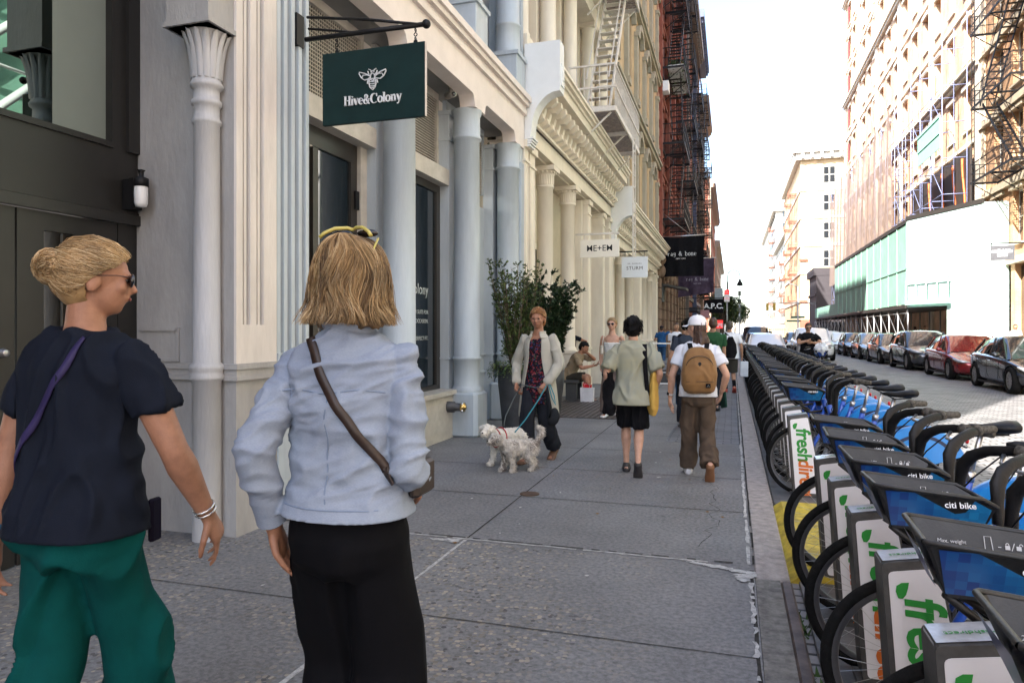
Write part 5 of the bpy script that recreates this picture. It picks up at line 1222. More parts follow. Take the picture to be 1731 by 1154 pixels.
    m = MB(); m.tube([(.40, .2, 1.09), (.33, .16, 1.0), (.26, .05, .85), (.28, .04, .70)], .0035, 4); m.tube([(.40, -.2, 1.09), (.30, -.17, .98), (.25, -.06, .84), (.30, -.03, .66)], .0035, 4); m.build('brake_cable', black_iron, hb_)
    if basket:
        # tray basket: open box with flared rims
        ob = [(-.165, -.15), (-.155, -.16), (.17, -.16), (.225, -.13), (.235, -.08), (.235, .08), (.225, .13), (.17, .16), (-.155, .16), (-.165, .15)]
        ib = [(-.10, -.075), (-.095, -.08), (.15, -.08), (.19, -.07), (.195, -.04), (.195, .04), (.19, .07), (.15, .08), (-.095, .08), (-.10, .075)]
        def zt(x): return 1.03 - max(0, (x-.12))*.55
        m = MB(); n = len(ob)
        def shell(z0, off, mi):
            vs = [(x*(1-off), y*(1-off*1.5), zt(x)) for x, y in ob]+[(x*(1-off), y*(1-off), z0+(0 if off == 0 else .012)) for x, y in ib]
            fs = [((i, (i+1) % n, n+(i+1) % n, n+i) if mi else (i, n+i, n+(i+1) % n, (i+1) % n)) for i in range(n)]+[tuple(range(n, 2*n))]
            m.add(vs, fs, 0)
        shell(.865, 0, 0); shell(.865, .06, 1)
        rp = [(x, y, zt(x)) for x, y in ob]; m.tube(rp+[rp[0]], .0085, 8, cap=False)
        m.tube([(-.10, -.07, .87), (-.02, -.03, .80), (.1, 0, .74), (.25, 0, .76)], .012, 8); m.tube([(-.1, .07, .87), (.1, 0, .76)], .012, 8)
        bk = m.build('basket', basket_in, r_)
        m = MB()
        for s_ in (-1, 1):
            # blue side plates 3 mm proud of the shell
            def P(u, v): # u along x, v down
                x = -.135+u*.34; zz = zt(x)-.018-v*(zt(x)-.018-.878); yy = .16-(.08)*((zt(x)-zz)/(zt(x)-.865)); xs = x-(x-.04)*.25*((zt(x)-zz)/.21)
                return (xs, s_*(yy+.004), zz)
            vs = [P(i/10, j/4) for j in range(5) for i in range(11)]
            m.add(vs, [((j*11+i, j*11+i+1, j*11+i+12, j*11+i+11) if s_ > 0 else (j*11+i+11, j*11+i+12, j*11+i+1, j*11+i)) for j in range(4) for i in range(10)], 0)
        vs = [(-.168, -.12, 1.0), (-.168, .12, 1.0), (-.118, .065, .885), (-.118, -.065, .885)]; vs = [(x-.003, y, z) for x, y, z in vs]; m.add(vs, [(0, 1, 2, 3)], 0)
        m.build('basket_plate', basket_pix, bk)
        text('citi bike', .031, frame((.105, -.1545, .975), (1, 0, .02), (0, .5, 1)), SM, bk, 'basket_lettering', bold=.0004)
        g = MB(); g.box(-.10, .02, 0, .0006, -.055, .025)
        # notices on the inner wall (white print)
        Mx = frame((-.045, .108, .95), (1, 0, 0), (0, .46, 1)); ink = mat('notice_print', (.55, .55, .55), .6)
        text('Max. weight\n25 lbs / 11.3 kg\n\nThis is not a seat', .0155, Mx, ink, bk, 'notice')
        text('Green light on dock\nindicates bike is\nlocked / unlocked', .012, frame((.085, .098, .925), (1, 0, 0), (0, .46, 1)), ink, bk, 'notice')
        q = MB(); Mi = frame((.085, .117, .966), (1, 0, 0), (0, .46, 1))
        ribbon(q, [(-.045, -.02), (-.045, .028), (-.028, .028), (-.025, -.02)], .002, Mi, .0008, True); ribbon(q, [(-.012, .0), (-.004, .0)], .002, Mi, .0008); ribbon(q, [(-.05, -.024), (.05, -.024)], .0015, Mi, .0008)
        ribbon(q, [(.012, -.006), (.012, .006)], .012, Mi, .0008); ribbon(q, arc(.012, .007, .004, .006, 0, 180, 6), .002, Mi, .0008)
        ribbon(q, [(.022, -.008), (.03, .014)], .0018, Mi, .0008); ribbon(q, [(.04, -.006), (.04, .006)], .012, Mi, .0008); ribbon(q, arc(.046, .007, .004, .006, 0, 180, 6), .002, Mi, .0008)
        q.build('lock_symbol', ink, bk)
    return r_
# ---------------------------------------------------------------- docks
dock_grey = mat('dock_grey_metal', (.10, .098, .095), .5, .4, .25, 8, bump=.1, bscale=80)
dock_white = mat('dock_white_panel', (.74, .74, .76), .4, 0, .05, 4)
green_ink = mat('green_print', (.02, .27, .035), .5, 0, .08, 8); orange_ink = mat('orange_print', (.62, .15, .02), .5, 0, .08, 8)
def rounded(pts, r, n=4):
    out = []; N = len(pts)
    for i in range(N):
        p, a, b = Vector(pts[i]), Vector(pts[i-1]), Vector(pts[(i+1) % N]); u = (a-p).normalized(); v = (b-p).normalized()
        for k in range(n+1): t = k/n; out.append(tuple((p+u*r*(1-t)**2+v*r*t**2)))
    return out
def make_dock():
    r_ = thing('bike_dock', 'x', 'bike dock', (0, 0, 0))
    # side outline in local x,z; left (kerb side) edge near vertical, right edge splays
    out = [(-.02, 0), (-.085, .74), (-.075, .78), (.07, .80), (.115, .775), (.24, 0)]
    out = [(.02, .03), (-.03, .765), (.15, .795), (.29, .03)]
    m = MB(); o2 = rounded(out, .02); n = len(o2)
    ys = [(-.075, .010), (-.068, 0), (.068, 0), (.075, .010)]
    cx, cz = .1, .4; vs = []
    for y, i_ in ys: vs += [(x+(cx-x)*i_*.5, y, z+(cz-z)*i_*.5) for x, z in o2]
    fs = [tuple(range(n)), tuple(reversed(range(3*n, 4*n)))]
    for k in range(3):
        for i in range(n): j = (i+1) % n; fs.append((k*n+j, k*n+i, k*n+n+i, k*n+n+j))
    m.add(vs, fs); m.box(.0, .31, -.08, .08, 0, .028); body = m.build('dock_body', dock_grey, r_, fixn=True)
    pan = [(.040, .05), (-.010, .735), (.146, .762), (.277, .05)]
    m = MB()
    m.prism(rounded(pan, .018), -.0775, -.073, 'xz'); m.prism(rounded(pan, .018), .073, .0775, 'xz'); m.build('side_panel', dock_white, r_, fixn=True)
    m = MB(); m.add([(-.024, -.062, .7685), (.142, -.062, .7975), (.142, .062, .7975), (-.024, .062, .7685)], [(0, 1, 2, 3)]); m.add([(-.028, -.055, .765), (-.028, .055, .765), (-.02, .05, .62), (-.02, -.05, .62)], [(0, 1, 2, 3)])
    m.build('top_plate', mat('worn_top_sticker', (.62, .66, .72), .25, .1, .35, 14, col2=(.45, .47, .5)), r_)
    # lettering reads downwards
    mid = lambda z: .5*((.006+(.715-z)/.66*.046)+(.142+(.735-z)/.68*.12))
    a = math.atan2(.085, .66); xd = (math.sin(a), 0, -math.cos(a)); yd = (math.cos(a), 0, math.sin(a))
    xd = (.06, 0, -1); yd = (1, 0, .06)
    text('fresh', .175, frame((.045, -.0785, .655), xd, yd), green_ink, r_, 'lettering', ext=.0008, bold=.0045, shear=.12, align='LEFT', ay='BOTTOM_BASELINE', sx=.93, space=.96)
    text('direct', .175, frame((.0655, -.0785, .37), xd, yd), orange_ink, r_, 'lettering', ext=.0008, bold=.0045, shear=.12, align='LEFT', ay='BOTTOM_BASELINE', sx=.93, space=.96)
    m = MB(); lf = [(.022, .648), (.014, .67), (.016, .69), (.032, .702), (.055, .705), (.052, .685), (.046, .662), (.036, .648)]; m.prism(lf, -.0795, -.0776, 'xz'); m.build('leaf_mark', green_ink, r_, fixn=True)
    text('freshdirect', .030, frame((.07, -.015, .7895), (0, -1, 0) if False else (-.98, 0, -.17), (0, -1, 0)), green_ink, r_, 'top_lettering', ext=.0004)
    m = MB(); m.box(.14, .20, -.03, .03, .50, .60); m.build('bike_latch', black_plastic, r_)
    return r_
ORD = ['nearest', 'second', 'third', 'fourth', 'fifth', 'sixth', 'seventh', 'eighth', 'ninth', 'tenth', 'eleventh', 'twelfth', 'thirteenth', 'fourteenth', 'fifteenth', 'sixteenth', 'seventeenth', 'eighteenth', 'nineteenth', 'twentieth', 'twenty-first', 'twenty-second', 'twenty-third', 'twenty-fourth', 'twenty-fifth', 'twenty-sixth', 'twenty-seventh', 'twenty-eighth', 'twenty-ninth', 'thirtieth', 'thirty-first', 'thirty-second', 'thirty-third', 'thirty-fourth', 'thirty-fifth']
bikeA = make_bike(True); bikeB = make_bike(False); dockA = make_dock()
rb_ = random.Random(4)
slots = [(5.02-.685*k, 'near cluster', 5-k) for k in range(6)]; slots.sort()
BX = .665
first = True
for i, (y, _, _) in enumerate(slots):
    o = bikeA if first else copy_tree(bikeA); first = False
    o.location = (BX, y, ROADZ); o.rotation_euler = (R(rb_.uniform(-3, 3)), 0, R(rb_.uniform(-4, 4)))
    tag(o, '%s bike from the camera in the near cluster of blue basket bikes' % ORD[i], 'bicycle', 'blue share bikes docked along the kerb')
    o = dockA if i == 0 else copy_tree(dockA); o.location = (.53, y-.135, ROADZ+.02)
    tag(o, '%s white freshdirect dock from the camera in the near cluster' % ORD[i], 'bike dock', 'white docks of the bike station')
for k in range(33):
    y = 7.38+.69*k
    if k == 0: o = bikeB; lab = 'blue share bike without a basket, first beyond the empty gap with yellow plate'
    else: o = copy_tree(bikeA); lab = '%s basket bike from the near end of the long row beyond the empty gap' % ORD[k-1]
    o.location = (BX+rb_.uniform(-.015, .015), y, ROADZ); o.rotation_euler = (R(rb_.uniform(-4, 4)), 0, R(rb_.uniform(-5, 5)))
    tag(o, lab, 'bicycle', 'blue share bikes docked along the kerb')
    o = copy_tree(dockA); o.location = (.53, y-.135, ROADZ+.02)
    tag(o, ('%s white freshdirect dock of the long row beyond the empty gap' % ORD[k]).replace('nearest', 'first'), 'bike dock', 'white docks of the bike station')
st = thing('station_base', 'low steel base plates of the bike station along the kerb with a worn yellow end', 'base plate', (.6, 5, ROADZ))
m = MB(); m.bbox(.40, .95, .5, 4.78, ROADZ, ROADZ+.025, .006); m.bbox(.36, .97, 6.85, 30, ROADZ, ROADZ+.03, .008); m.build('base_plate', plate_m, st, True)
m = MB(); m.prism([(.345, ROADZ), (.42, ROADZ+.055), (.95, ROADZ+.055), (1.0, ROADZ)], 4.80, 6.83, 'xz'); m.build('yellow_ramp', yellow_m, st, True, True)
# ================================================================ cars (local: front towards -y, centre at origin on the road)
def make_car(label, paint, kind='sedan', group=None, detail=True, L=4.6, Wd=1.82, Hh=1.45, rimm=None):
    r_ = thing('parked_car', label, 'car', (0, 0, 0), group=group); W2 = Wd/2; k = L/4.6; g = .17
    suv = kind == 'suv'; bz_ = Hh*(.60 if suv else .62)
    # lower body: stations along y: (y, halfwidth, z bottom, z shoulder, z top centre)
    S = [(-2.30, .50, .30, .50, .52), (-2.24, .72, .22, .58, .63), (-2.0, .90, .19, .66, .71), (-1.5, .975, .18, .76, .82), (-.95, 1.0, .18, .86, .92), (0, 1.0, .18, .92, .95), (.9, 1.0, .18, .95, .97), (1.5, .985, .18, .97, 1.02), (2.0, .92, .22, .97, 1.04), (2.22, .78, .30, .90, .96), (2.30, .60, .40, .80, .84)]
    if suv: S = [(y, w_, zb+.05, zs+.10, zt+.12) for y, w_, zb, zs, zt in S]
    hs_ = Hh/(1.65 if suv else 1.45); m = MB(); ring = 14; vs = []; fs = []
    for y, w_, zb, zs, zt in S:
        w_ *= W2; zb, zs, zt = zb*hs_, zs*hs_, zt*hs_; half = [(0, zb), (w_*.80, zb), (w_*.97, zb+.06), (w_, zb+(zs-zb)*.45), (w_*.985, zs-.05), (w_*.93, zs), (w_*.55, zt-.01), (0, zt)]
        rg = half+[(-x, z) for x, z in half[-2:0:-1]]; vs += [(x, y*k, z) for x, z in rg]
    ring = len(rg)
    for i in range(len(S)-1):
        for j in range(ring): j2 = (j+1) % ring; fs.append((i*ring+j2, i*ring+j, (i+1)*ring+j, (i+1)*ring+j2))
    fs.append(tuple(range(ring))); fs.append(tuple(reversed(range((len(S)-1)*ring, len(S)*ring))))
    m.add(vs, fs, 0, True); body = m.build('body', paint, r_, fixn=True)
    ss = body.modifiers.new('s', 'SUBSURF'); ss.levels = 2; ss.render_levels = 2
    wy = (-1.38*k, 1.36*k); wr = .335 if not suv else .37
    cm = MB()
    for y in wy:
        cm.lathe((-W2-.2, y, wr), [(wr+.045, 0), (wr+.045, .46)], 32, axis='x', sm=False); cm.lathe((W2-.26, y, wr), [(wr+.045, 0), (wr+.045, .46)], 32, axis='x', sm=False)
    cut = cm.build('cut', paint); bm_ = cut.data; bo = body.modifiers.new('b', 'BOOLEAN'); bo.object = cut; bo.operation = 'DIFFERENCE'; bo.solver = 'EXACT'
    bake(body, 'body'); bpy.data.objects.remove(cut)
    # greenhouse
    roof = Hh; gl = mat('car_glass', (.012, .018, .022), .02, 0, .1, 1, spec=1.0)
    if suv: G = [(-1.0, .90*W2, .93), (-.92, .88*W2, .98), (-.30, .76*W2, Hh-.05), (.1, .75*W2, Hh), (1.0, .75*W2, Hh-.01), (1.75, .74*W2, Hh-.06), (2.12, .80*W2, 1.12), (2.15, .82*W2, 1.05)]
    else: G = [(-1.05, .89*W2, .86), (-.95, .87*W2, .90), (-.25, .72*W2, Hh-.06), (.15, .70*W2, Hh), (.8, .70*W2, Hh-.02), (1.25, .70*W2, Hh-.12), (1.85, .76*W2, 1.0), (1.95, .80*W2, .96)]
    base_z = (.90 if suv else .84)*(1 if suv else hs_); m = MB(); vs = []; fs = []
    for y, w_, z in G:
        t = min(1, max(0, (z-base_z)/(Hh-base_z))); wb = .92*W2; half = [(wb, base_z), (w_+(wb-w_)*.35, base_z+(z-base_z)*.55), (w_, base_z+(z-base_z)*.90), (w_*.86, z-.008), (0, z+.012)]
        rg = half+[(-x, zz) for x, zz in half[-2::-1]]; vs += [(x, y*k, zz) for x, zz in rg]
    ring = len(rg); n = len(G); mi = []
    for i in range(n-1):
        for j in range(ring-1):
            fs.append((i*ring+j+1, i*ring+j, (i+1)*ring+j, (i+1)*ring+j+1))
    m.add(vs, fs, 0, True); gh = m.build('roof', [paint, gl], r_, fixn=True)
    for p in gh.data.polygons:
        q = p.index; i, j = divmod(q, ring-1)
        screen = i in ((1,), (n-3,)) or (i == 0) or i == n-2
        side = j in (0, 1, ring-3, ring-2)
        if side and 1 <= i <= n-3: p.material_index = 1
        if screen and not side: p.material_index = 1
    # pillars and beltline
    m = MB()
    for s_ in (-1, 1):
        for a, b in (((-.95*k, .90, base_z), (-.28*k, .745 if not suv else .775, Hh-.07)), ((.30*k, .92, base_z), (.28*k, .725 if not suv else .77, Hh-.05)), ((1.83*k if not suv else 2.1*k, .86, base_z+.08), (1.22*k if not suv else 1.72*k, .725 if not suv else .76, Hh-.12))):
            m.obar((s_*a[1]*W2, a[0], a[2]), (s_*b[1]*W2*1.01, b[0], b[2]), .035, .07, (0, 1, 0))
        m.obar((s_*W2*.935, -.95*k, base_z+.02), (s_*W2*.935, 1.8*k, base_z+.05), .02, .025)
    m.build('pillar', paint, r_)
    for s_ in (-1, 1):
        for y in wy:
            m = MB(); x0 = s_*(W2-.21); x1 = s_*(W2-.005)
            pr = [(wr*.66, 0), (wr*.93, 0), (wr, .03), (wr, .17), (wr*.95, .205), (wr*.68, .205), (wr*.66, .16)]
            m.lathe((min(x0, x1), y, wr), pr if s_ > 0 else [(r0, .205-h) for r0, h in pr], 32, axis='x'); t = m.build('wheel', rubber, r_, fixn=True)
            m = MB(); xo = s_*(W2-.045); m.lathe((xo-.0, y, wr), [(0, 0), (.06, .0), (.06, s_*.01), (0, s_*.012)], 16, axis='x'); rm = rimm or steel
            for a in range(10): an = 6.283*a/10; m.obar((xo, y+.05*math.cos(an), wr+.05*math.sin(an)), (xo+s_*.015, y+wr*.66*math.cos(an), wr+wr*.66*math.sin(an)), .045, .02, (s_, 0, 0))
            m.lathe((xo, y, wr), [(wr*.62, -s_*.02), (wr*.69, s_*.02), (wr*.66, s_*.022), (wr*.6, -s_*.02)], 32, axis='x'); m.build('rim', rm, t)
            m = MB(); m.lathe((s_*(W2-.12), y, wr), [(0, 0), (wr*.66, 0)], 24, axis='x'); m.build('brake_disc', black_iron, t)
    # underbody, lamps, grille, mirrors, handles, plate
    m = MB(); m.box(-W2*.8, W2*.8, -2.0*k, 2.0*k, .17, .45); m.build('underbody', black_iron, r_)
    yf = -2.27*k; zl = (.62 if not suv else .80)*hs_
    for s_ in (-1, 1):
        m = MB(); m.loft([((s_*W2*.62, -2.215*k, zl-.03), (.10, 0, 0), (0, -.01, .035)), ((s_*W2*.80, -2.10*k, zl), (.09, .05, 0), (0, -.01, .05)), ((s_*W2*.94, -1.80*k, zl+.06), (.02, .06, 0), (0, 0, .035))], 12); m.build('headlight', mat('headlight_glass', (.45, .47, .5), .08, .3, .2, 8, spec=1), r_, fixn=True)
        m = MB(); m.ell((s_*(W2+.09), -.80*k, base_z+.12), (.10, .06, .07), 12, 8); m.obar((s_*W2*.93, -.82*k, base_z+.05), (s_*(W2+.05), -.8*k, base_z+.1), .04, .04); m.build('mirror', paint, r_)
        for y in (.02*k, .98*k): m = MB(); m.tube([(s_*(W2*.995), y, zl+.17), (s_*(W2+.018), y+.03, zl+.175), (s_*(W2+.018), y+.15, zl+.178), (s_*W2*.995, y+.18, zl+.18)], .011, 6); m.build('door_handle', chrome if detail else paint, r_)
        m = MB()
        for y in (-.62*k, .30*k, 1.15*k): m.obar((s_*(W2+.002), y, .32), (s_*(W2*.985), y, base_z-.02), .006, .012, (0, 1, 0))
        m.obar((s_*(W2*.99), -1.0*k, .20), (s_*(W2*.99), .98*k, .20), .03, .05); m.build('side_trim', black_iron, r_)
    m = MB(); m.bbox(-W2*.55, W2*.55, yf-.03, yf+.1, .26*hs_, .44*hs_, .02); m.bbox(-W2*.40, W2*.40, yf-.035, yf+.08, zl-.12, zl-.05, .015); m.build('grille', black_plastic, r_)
    m = MB(); m.box(-.2, .2, yf-.05, yf-.035, .44*hs_, .52*hs_); m.build('number_plate', mat('plate_white', (.5, .5, .45), .5), r_)
    m = MB(); m.obar((-W2*.6, -1.02*k, base_z+.03), (.1, -.9*k, base_z+.08), .015, .02); m.obar((-.05, -1.0*k, base_z+.06), (W2*.55, -.88*k, base_z+.08), .015, .02); m.build('wiper', black_iron, r_)
    return r_
def cpaint(n, c, met=.4, r=.22): return mat(n, c, r, met, .02, 2, coat=1)
G_ = 'cars parked along the right kerb'; CX = 7.55; WF = 1.38
P_dk = cpaint('charcoal_car_paint', (.022, .023, .027)); P_red = cpaint('deep_red_car_paint', (.22, .008, .012)); P_wh = mat('white_car_paint', (.70, .71, .72), .25, 0, .02, 2, coat=1); P_gr = cpaint('graphite_car_paint', (.045, .05, .058)); P_sl = cpaint('silver_car_paint', (.22, .23, .24), .6); P_bk = cpaint('black_car_paint', (.010, .010, .012))
spec_list = [
 ('dark charcoal sedan parked nearest the camera at the right edge', P_dk, 'sedan', 20.7, {}),
 ('deep red sedan parked on the right between two dark cars', P_red, 'sedan', 26.2, {}),
 ('graphite rounded crossover parked behind the red sedan', P_gr, 'suv', 31.9, dict(Hh=1.58)),
 ('dark grey sedan parked behind the graphite crossover', P_gr, 'sedan', 37.4, {}),
 ('silver grey sedan, fifth in the row parked on the right', P_sl, 'sedan', 42.8, {}),
 ('black sedan, sixth in the row parked on the right', P_bk, 'sedan', 48.2, {}),
 ('white sedan parked behind the black one on the right', P_wh, 'sedan', 54.0, {}),
 ('white hatch farther back on the right, near the dark corner shop', P_wh, 'suv', 62.0, dict(Hh=1.55)),
 ('farthest silver car in the right row', P_sl, 'sedan', 70.0, {})]
for lab, pt, kd, yf_, kw in spec_list:
    c = make_car(lab, pt, kd, G_, **kw); c.location = (CX+rb_.uniform(-.05, .05), yf_+WF, ROADZ); c.rotation_euler = (0, 0, R(rb_.uniform(-.8, .8)))
c = make_car('white sport utility car facing the camera in the roadway behind the standing man', P_wh, 'suv', None, L=4.9, Wd=1.98, Hh=1.72); c['category'] = 'car'; c.name = 'moving_car'; c.location = (4.15, 42, ROADZ)
for lab, pt, kd, x, y, kw in (('white sedan parked facing the camera just past the end of the bike row', P_wh, 'sedan', 1.55, 36.5, {}), ('dark car parked behind the white sedan on the left kerb', P_bk, 'sedan', 1.5, 42.5, {}),
    ('black tall car with roof rack parked third on the left kerb', P_bk, 'suv', 1.45, 49, dict(Hh=1.85)), ('small silver car far back on the left kerb', P_sl, 'sedan', 1.5, 56, {}), ('distant grey car waiting near the cross street', P_gr, 'sedan', 5.0, 62, {})):
    c = make_car(lab, pt, kd, 'cars standing beyond the bike row', **kw); c.location = (x, y, ROADZ)
# ================================================================ people
skin_fair = mat('skin_fair', (.52, .30, .21), .5, 0, .12, 22, spec=.35, bump=.12, bscale=260, detail=8)
skin_tan = mat('skin_tanned', (.36, .175, .108), .5, 0, .16, 18, spec=.35, bump=.15, bscale=240, detail=9)
skin_mid = mat('skin_medium', (.34, .19, .12), .5, 0, .1, 9, spec=.35)
eye_m = mat('eye_dark', (.03, .02, .015), .2)
lip_m = mat('lips', (.30, .09, .07), .45)
V = Vector
def ik(p0, tgt, l1, l2, pole):
    p0, tgt, pole = V(p0), V(tgt), V(pole); d = tgt-p0; L_ = d.length
    if L_ > (l1+l2)*.999: d = d.normalized()*(l1+l2)*.999; tgt = p0+d; L_ = d.length
    u = d.normalized(); a = (l1*l1-l2*l2+L_*L_)/(2*L_); h = math.sqrt(max(0, l1*l1-a*a)); n = (pole-u*pole.dot(u)); n.normalize()
    return p0+u*a+n*h, tgt
def rotm(yaw, pitch, roll=0): return Matrix.Rotation(R(yaw), 3, 'Z') @ Matrix.Rotation(R(pitch), 3, 'X') @ Matrix.Rotation(R(roll), 3, 'Y')
class Body:
    """local frame: faces +y, right hand +x, heights in metres"""
    def __init__(s, H, hip=None, lean=(0, 0), ankles=((-.06, 0), (.06, 0)), wrists=None, twist=0, head=(0, 0, 0), girth=1.0, toes=None, poles=None, kpole=(0, 1, 0), shoulderw=1.0, sex='f'):
        s.H = H; s.g = girth; s.hip = V(hip or (0, 0, .53*H)); lx, ly = lean
        up = V((lx, ly, 1)).normalized(); s.up = up; s.chest = s.hip+up*.20*H; s.sh0 = s.hip+up*.300*H; s.neck = s.hip+up*.330*H
        tw = Matrix.Rotation(R(twist), 3, 'Z'); s.right = tw @ V((1, 0, 0)); s.fwd = up.cross(s.right)*1; s.fwd = up.cross(s.right).normalized()
        if s.fwd.y < 0: s.fwd = -s.fwd
        sw = .100*H*shoulderw
        s.SL = s.sh0-s.right*sw-up*.026*H; s.SR = s.sh0+s.right*sw-up*.026*H
        s.HL = s.hip+V((-.048*H, 0, -.01*H)); s.HR = s.hip+V((.048*H, 0, -.01*H))
        a = []
        for i, an in enumerate(ankles): a.append(V((an[0], an[1], an[2] if len(an) > 2 else .045*H)))
        s.KL, s.AL = ik(s.HL, a[0], .245*H, .245*H, kpole); s.KR, s.AR = ik(s.HR, a[1], .245*H, .245*H, kpole)
        s.toes = toes or (0, 0)
        w_ = wrists or ((-.19, .02, .80), (.19, .02, .80)); pl = poles or ((-.3, -1, 0), (.3, -1, 0))
        s.EL, s.WL = ik(s.SL, w_[0], .175*H, .150*H, pl[0]); s.ER, s.WR = ik(s.SR, w_[1], .175*H, .150*H, pl[1])
        s.Rh = rotm(*head); s.hc = s.neck+up*.022*H+s.Rh @ V((0, .010*H, .062*H))
    def limb(s, mb, pts, rad, k=6, seg=14):
        P = []; Q = []; n = len(pts)
        for i in range(n-1):
            for t in range(k): f = t/k; P.append(V(pts[i]).lerp(V(pts[i+1]), f)); Q.append(rad[i]+(rad[i+1]-rad[i])*f)
        P.append(V(pts[-1])); Q.append(rad[-1])
        # smooth the centre line once
        P2 = [P[0]]+[(P[i-1]+P[i]*2+P[i+1])/4 for i in range(1, len(P)-1)]+[P[-1]]
        mb.tube(P2, Q, seg); mb.ell(P2[0], (Q[0],)*3, 12, 8); mb.ell(P2[-1], (Q[-1],)*3, 12, 8)
    def torso(s, mb, off=0, z0=-.06, z1=.315, prof=None, flare=0, belly=0):
        H = s.H; g = s.g
        pr = prof or [(-.07, .080, .060), (-.02, .094, .068), (.03, .094, .066), (.09, .080, .056), (.15, .080, .056), (.20, .088, .062), (.245, .094, .060), (.275, .084, .048), (.295, .052, .038), (.315, .034, .034)]
        secs = []
        for z, a, b in pr:
            if z > .1: z *= 1.05
            f = max(0, (.15-z)/.2)*flare
            c = s.hip+s.up*z*H+s.fwd*(belly*math.exp(-((z-.07)/.07)**2))
            secs.append((c, s.right*(a*H*g+off+f), s.fwd*(b*H*g+off+f)))
        mb.loft(secs, 28, pw=.85)
    def foot(s, mb, A, K, toe, L=.145, shoe=False, yaw=0):
        H = s.H; p = R(toe); f = Matrix.Rotation(R(yaw), 3, 'Z') @ V((0, math.cos(p), math.sin(p))); dn = V((f.x*-math.sin(p), -math.sin(p)*-1*0, 0)); up = V((0, -math.sin(p), math.cos(p)))
        heel = A-f*.035*H-up*.028*H; 
        r = .024*H*(1.12 if shoe else 1)
        sd = V((1, 0, 0)) if not yaw else Matrix.Rotation(R(yaw), 3, 'Z') @ V((1, 0, 0))
        secs = [(heel-f*.004*H+up*.004*H, sd*r*.6, up*r*.7), (heel+f*.012*H, sd*r*.95, up*r*.95), (heel+f*.05*H, sd*r*.95, up*r*.95), (heel+f*.09*H-up*.005*H, sd*r*1.15, up*r*.68), (heel+f*.125*H-up*.009*H, sd*r*1.1, up*r*.48), (heel+f*L*H-up*.012*H, sd*r*.6, up*r*.28)]
        mb.loft(secs, 16)
    def hand(s, mb, E, W_, palm_n, curl=25, size=1.0, side=1, spread=4, detail=True):
        """side=+1 right hand; palm_n = direction the palm faces"""
        H = s.H*size; d = (W_-E).normalized(); n = V(palm_n); n = (n-d*n.dot(d)).normalized(); x = d.cross(n)*1.0   # across the palm
        x = x*(-side)                                # towards the thumb
        secs = [(W_, x*.017*H, n*.013*H), (W_+d*.018*H, x*.020*H, n*.012*H), (W_+d*.045*H, x*.026*H, n*.012*H), (W_+d*.058*H, x*.024*H, n*.010*H)]
        mb.loft(secs, 14)
        if not detail: mb.loft([(W_+d*.05*H, x*.024*H, n*.011*H), (W_+d*.075*H+n*.01*H, x*.022*H, n*.010*H), (W_+d*.095*H+n*.025*H, x*.018*H, n*.008*H)], 10)
        for i, (off, ln) in enumerate(((.018, .042), (.0065, .047), (-.0055, .044), (-.017, .035))):
            b = W_+d*.052*H+x*off*H; dirv = (d+x*math.tan(R(spread*(1.5-i)))*1).normalized(); p = b; pts = [b-d*.01*H]; c = curl*.6+i*3
            for seg_, fr in enumerate((.45, .32, .25)):
                ang = R(c*(seg_+1)*.9); dd = (dirv*math.cos(ang)+n*math.sin(ang)).normalized(); pts.append(p); p = p+dd*ln*H*fr*1.35
            pts.append(p); r = .0050*H
            mb.tube(pts, [r*1.05, r*1.05, r, r*.92, r*.75], 8); mb.ell(p, (r*.78,)*3, 8, 6)
        tb = W_+d*.015*H+x*.015*H; t1 = tb+(d*.6+x*.8+n*.35).normalized()*.028*H; t2 = t1+(d*.85+x*.3+n*.5).normalized()*.020*H; t3 = t2+(d*.9+n*.45).normalized()*.016*H
        mb.tube([tb, t1, t2, t3], [.0085*H, .0068*H, .0060*H, .0046*H], 8); mb.ell(t3, (.0048*H,)*3, 8, 6)
    def headmesh(s, mb, jaw=1.0):
        H = s.H; M = s.Rh; c = s.hc
        mb.ell(c+M @ V((0, -.006*H, .010*H)), (.0445*H, .0545*H, .052*H), 24, 16, M=M)
        mb.ell(c+M @ V((0, .016*H, -.022*H)), (.036*H*jaw, .036*H, .044*H), 20, 14, M=M)
        mb.ell(c+M @ V((0, .030*H, -.048*H)), (.017*H, .016*H, .014*H), 12, 8, M=M)          # chin
        for sx in (-1, 1):
            mb.ell(c+M @ V((sx*.022*H, .038*H, -.012*H)), (.014*H, .012*H, .014*H), 10, 8, M=M)   # cheeks
            mb.ell(c+M @ V((sx*.045*H, -.004*H, -.010*H)), (.006*H, .013*H, .019*H), 10, 8, M=M)  # ears
        mb.ell(c+M @ V((0, .044*H, .010*H)), (.030*H, .010*H, .008*H), 12, 8, M=M)           # brow
        mb.loft([(c+M @ V((0, .048*H, .006*H)), M @ V((.0045*H, 0, 0)), M @ V((0, .004*H, 0))), (c+M @ V((0, .057*H, -.008*H)), M @ V((.006*H, 0, 0)), M @ V((0, .006*H, 0))), (c+M @ V((0, .061*H, -.017*H)), M @ V((.0095*H, 0, 0)), M @ V((0, .0075*H, 0))), (c+M @ V((0, .055*H, -.021*H)), M @ V((.008*H, 0, 0)), M @ V((0, .005*H, 0)))], 10)
        mb.ell(c+M @ V((0, .050*H, -.031*H)), (.013*H, .006*H, .005*H), 10, 8, M=M)
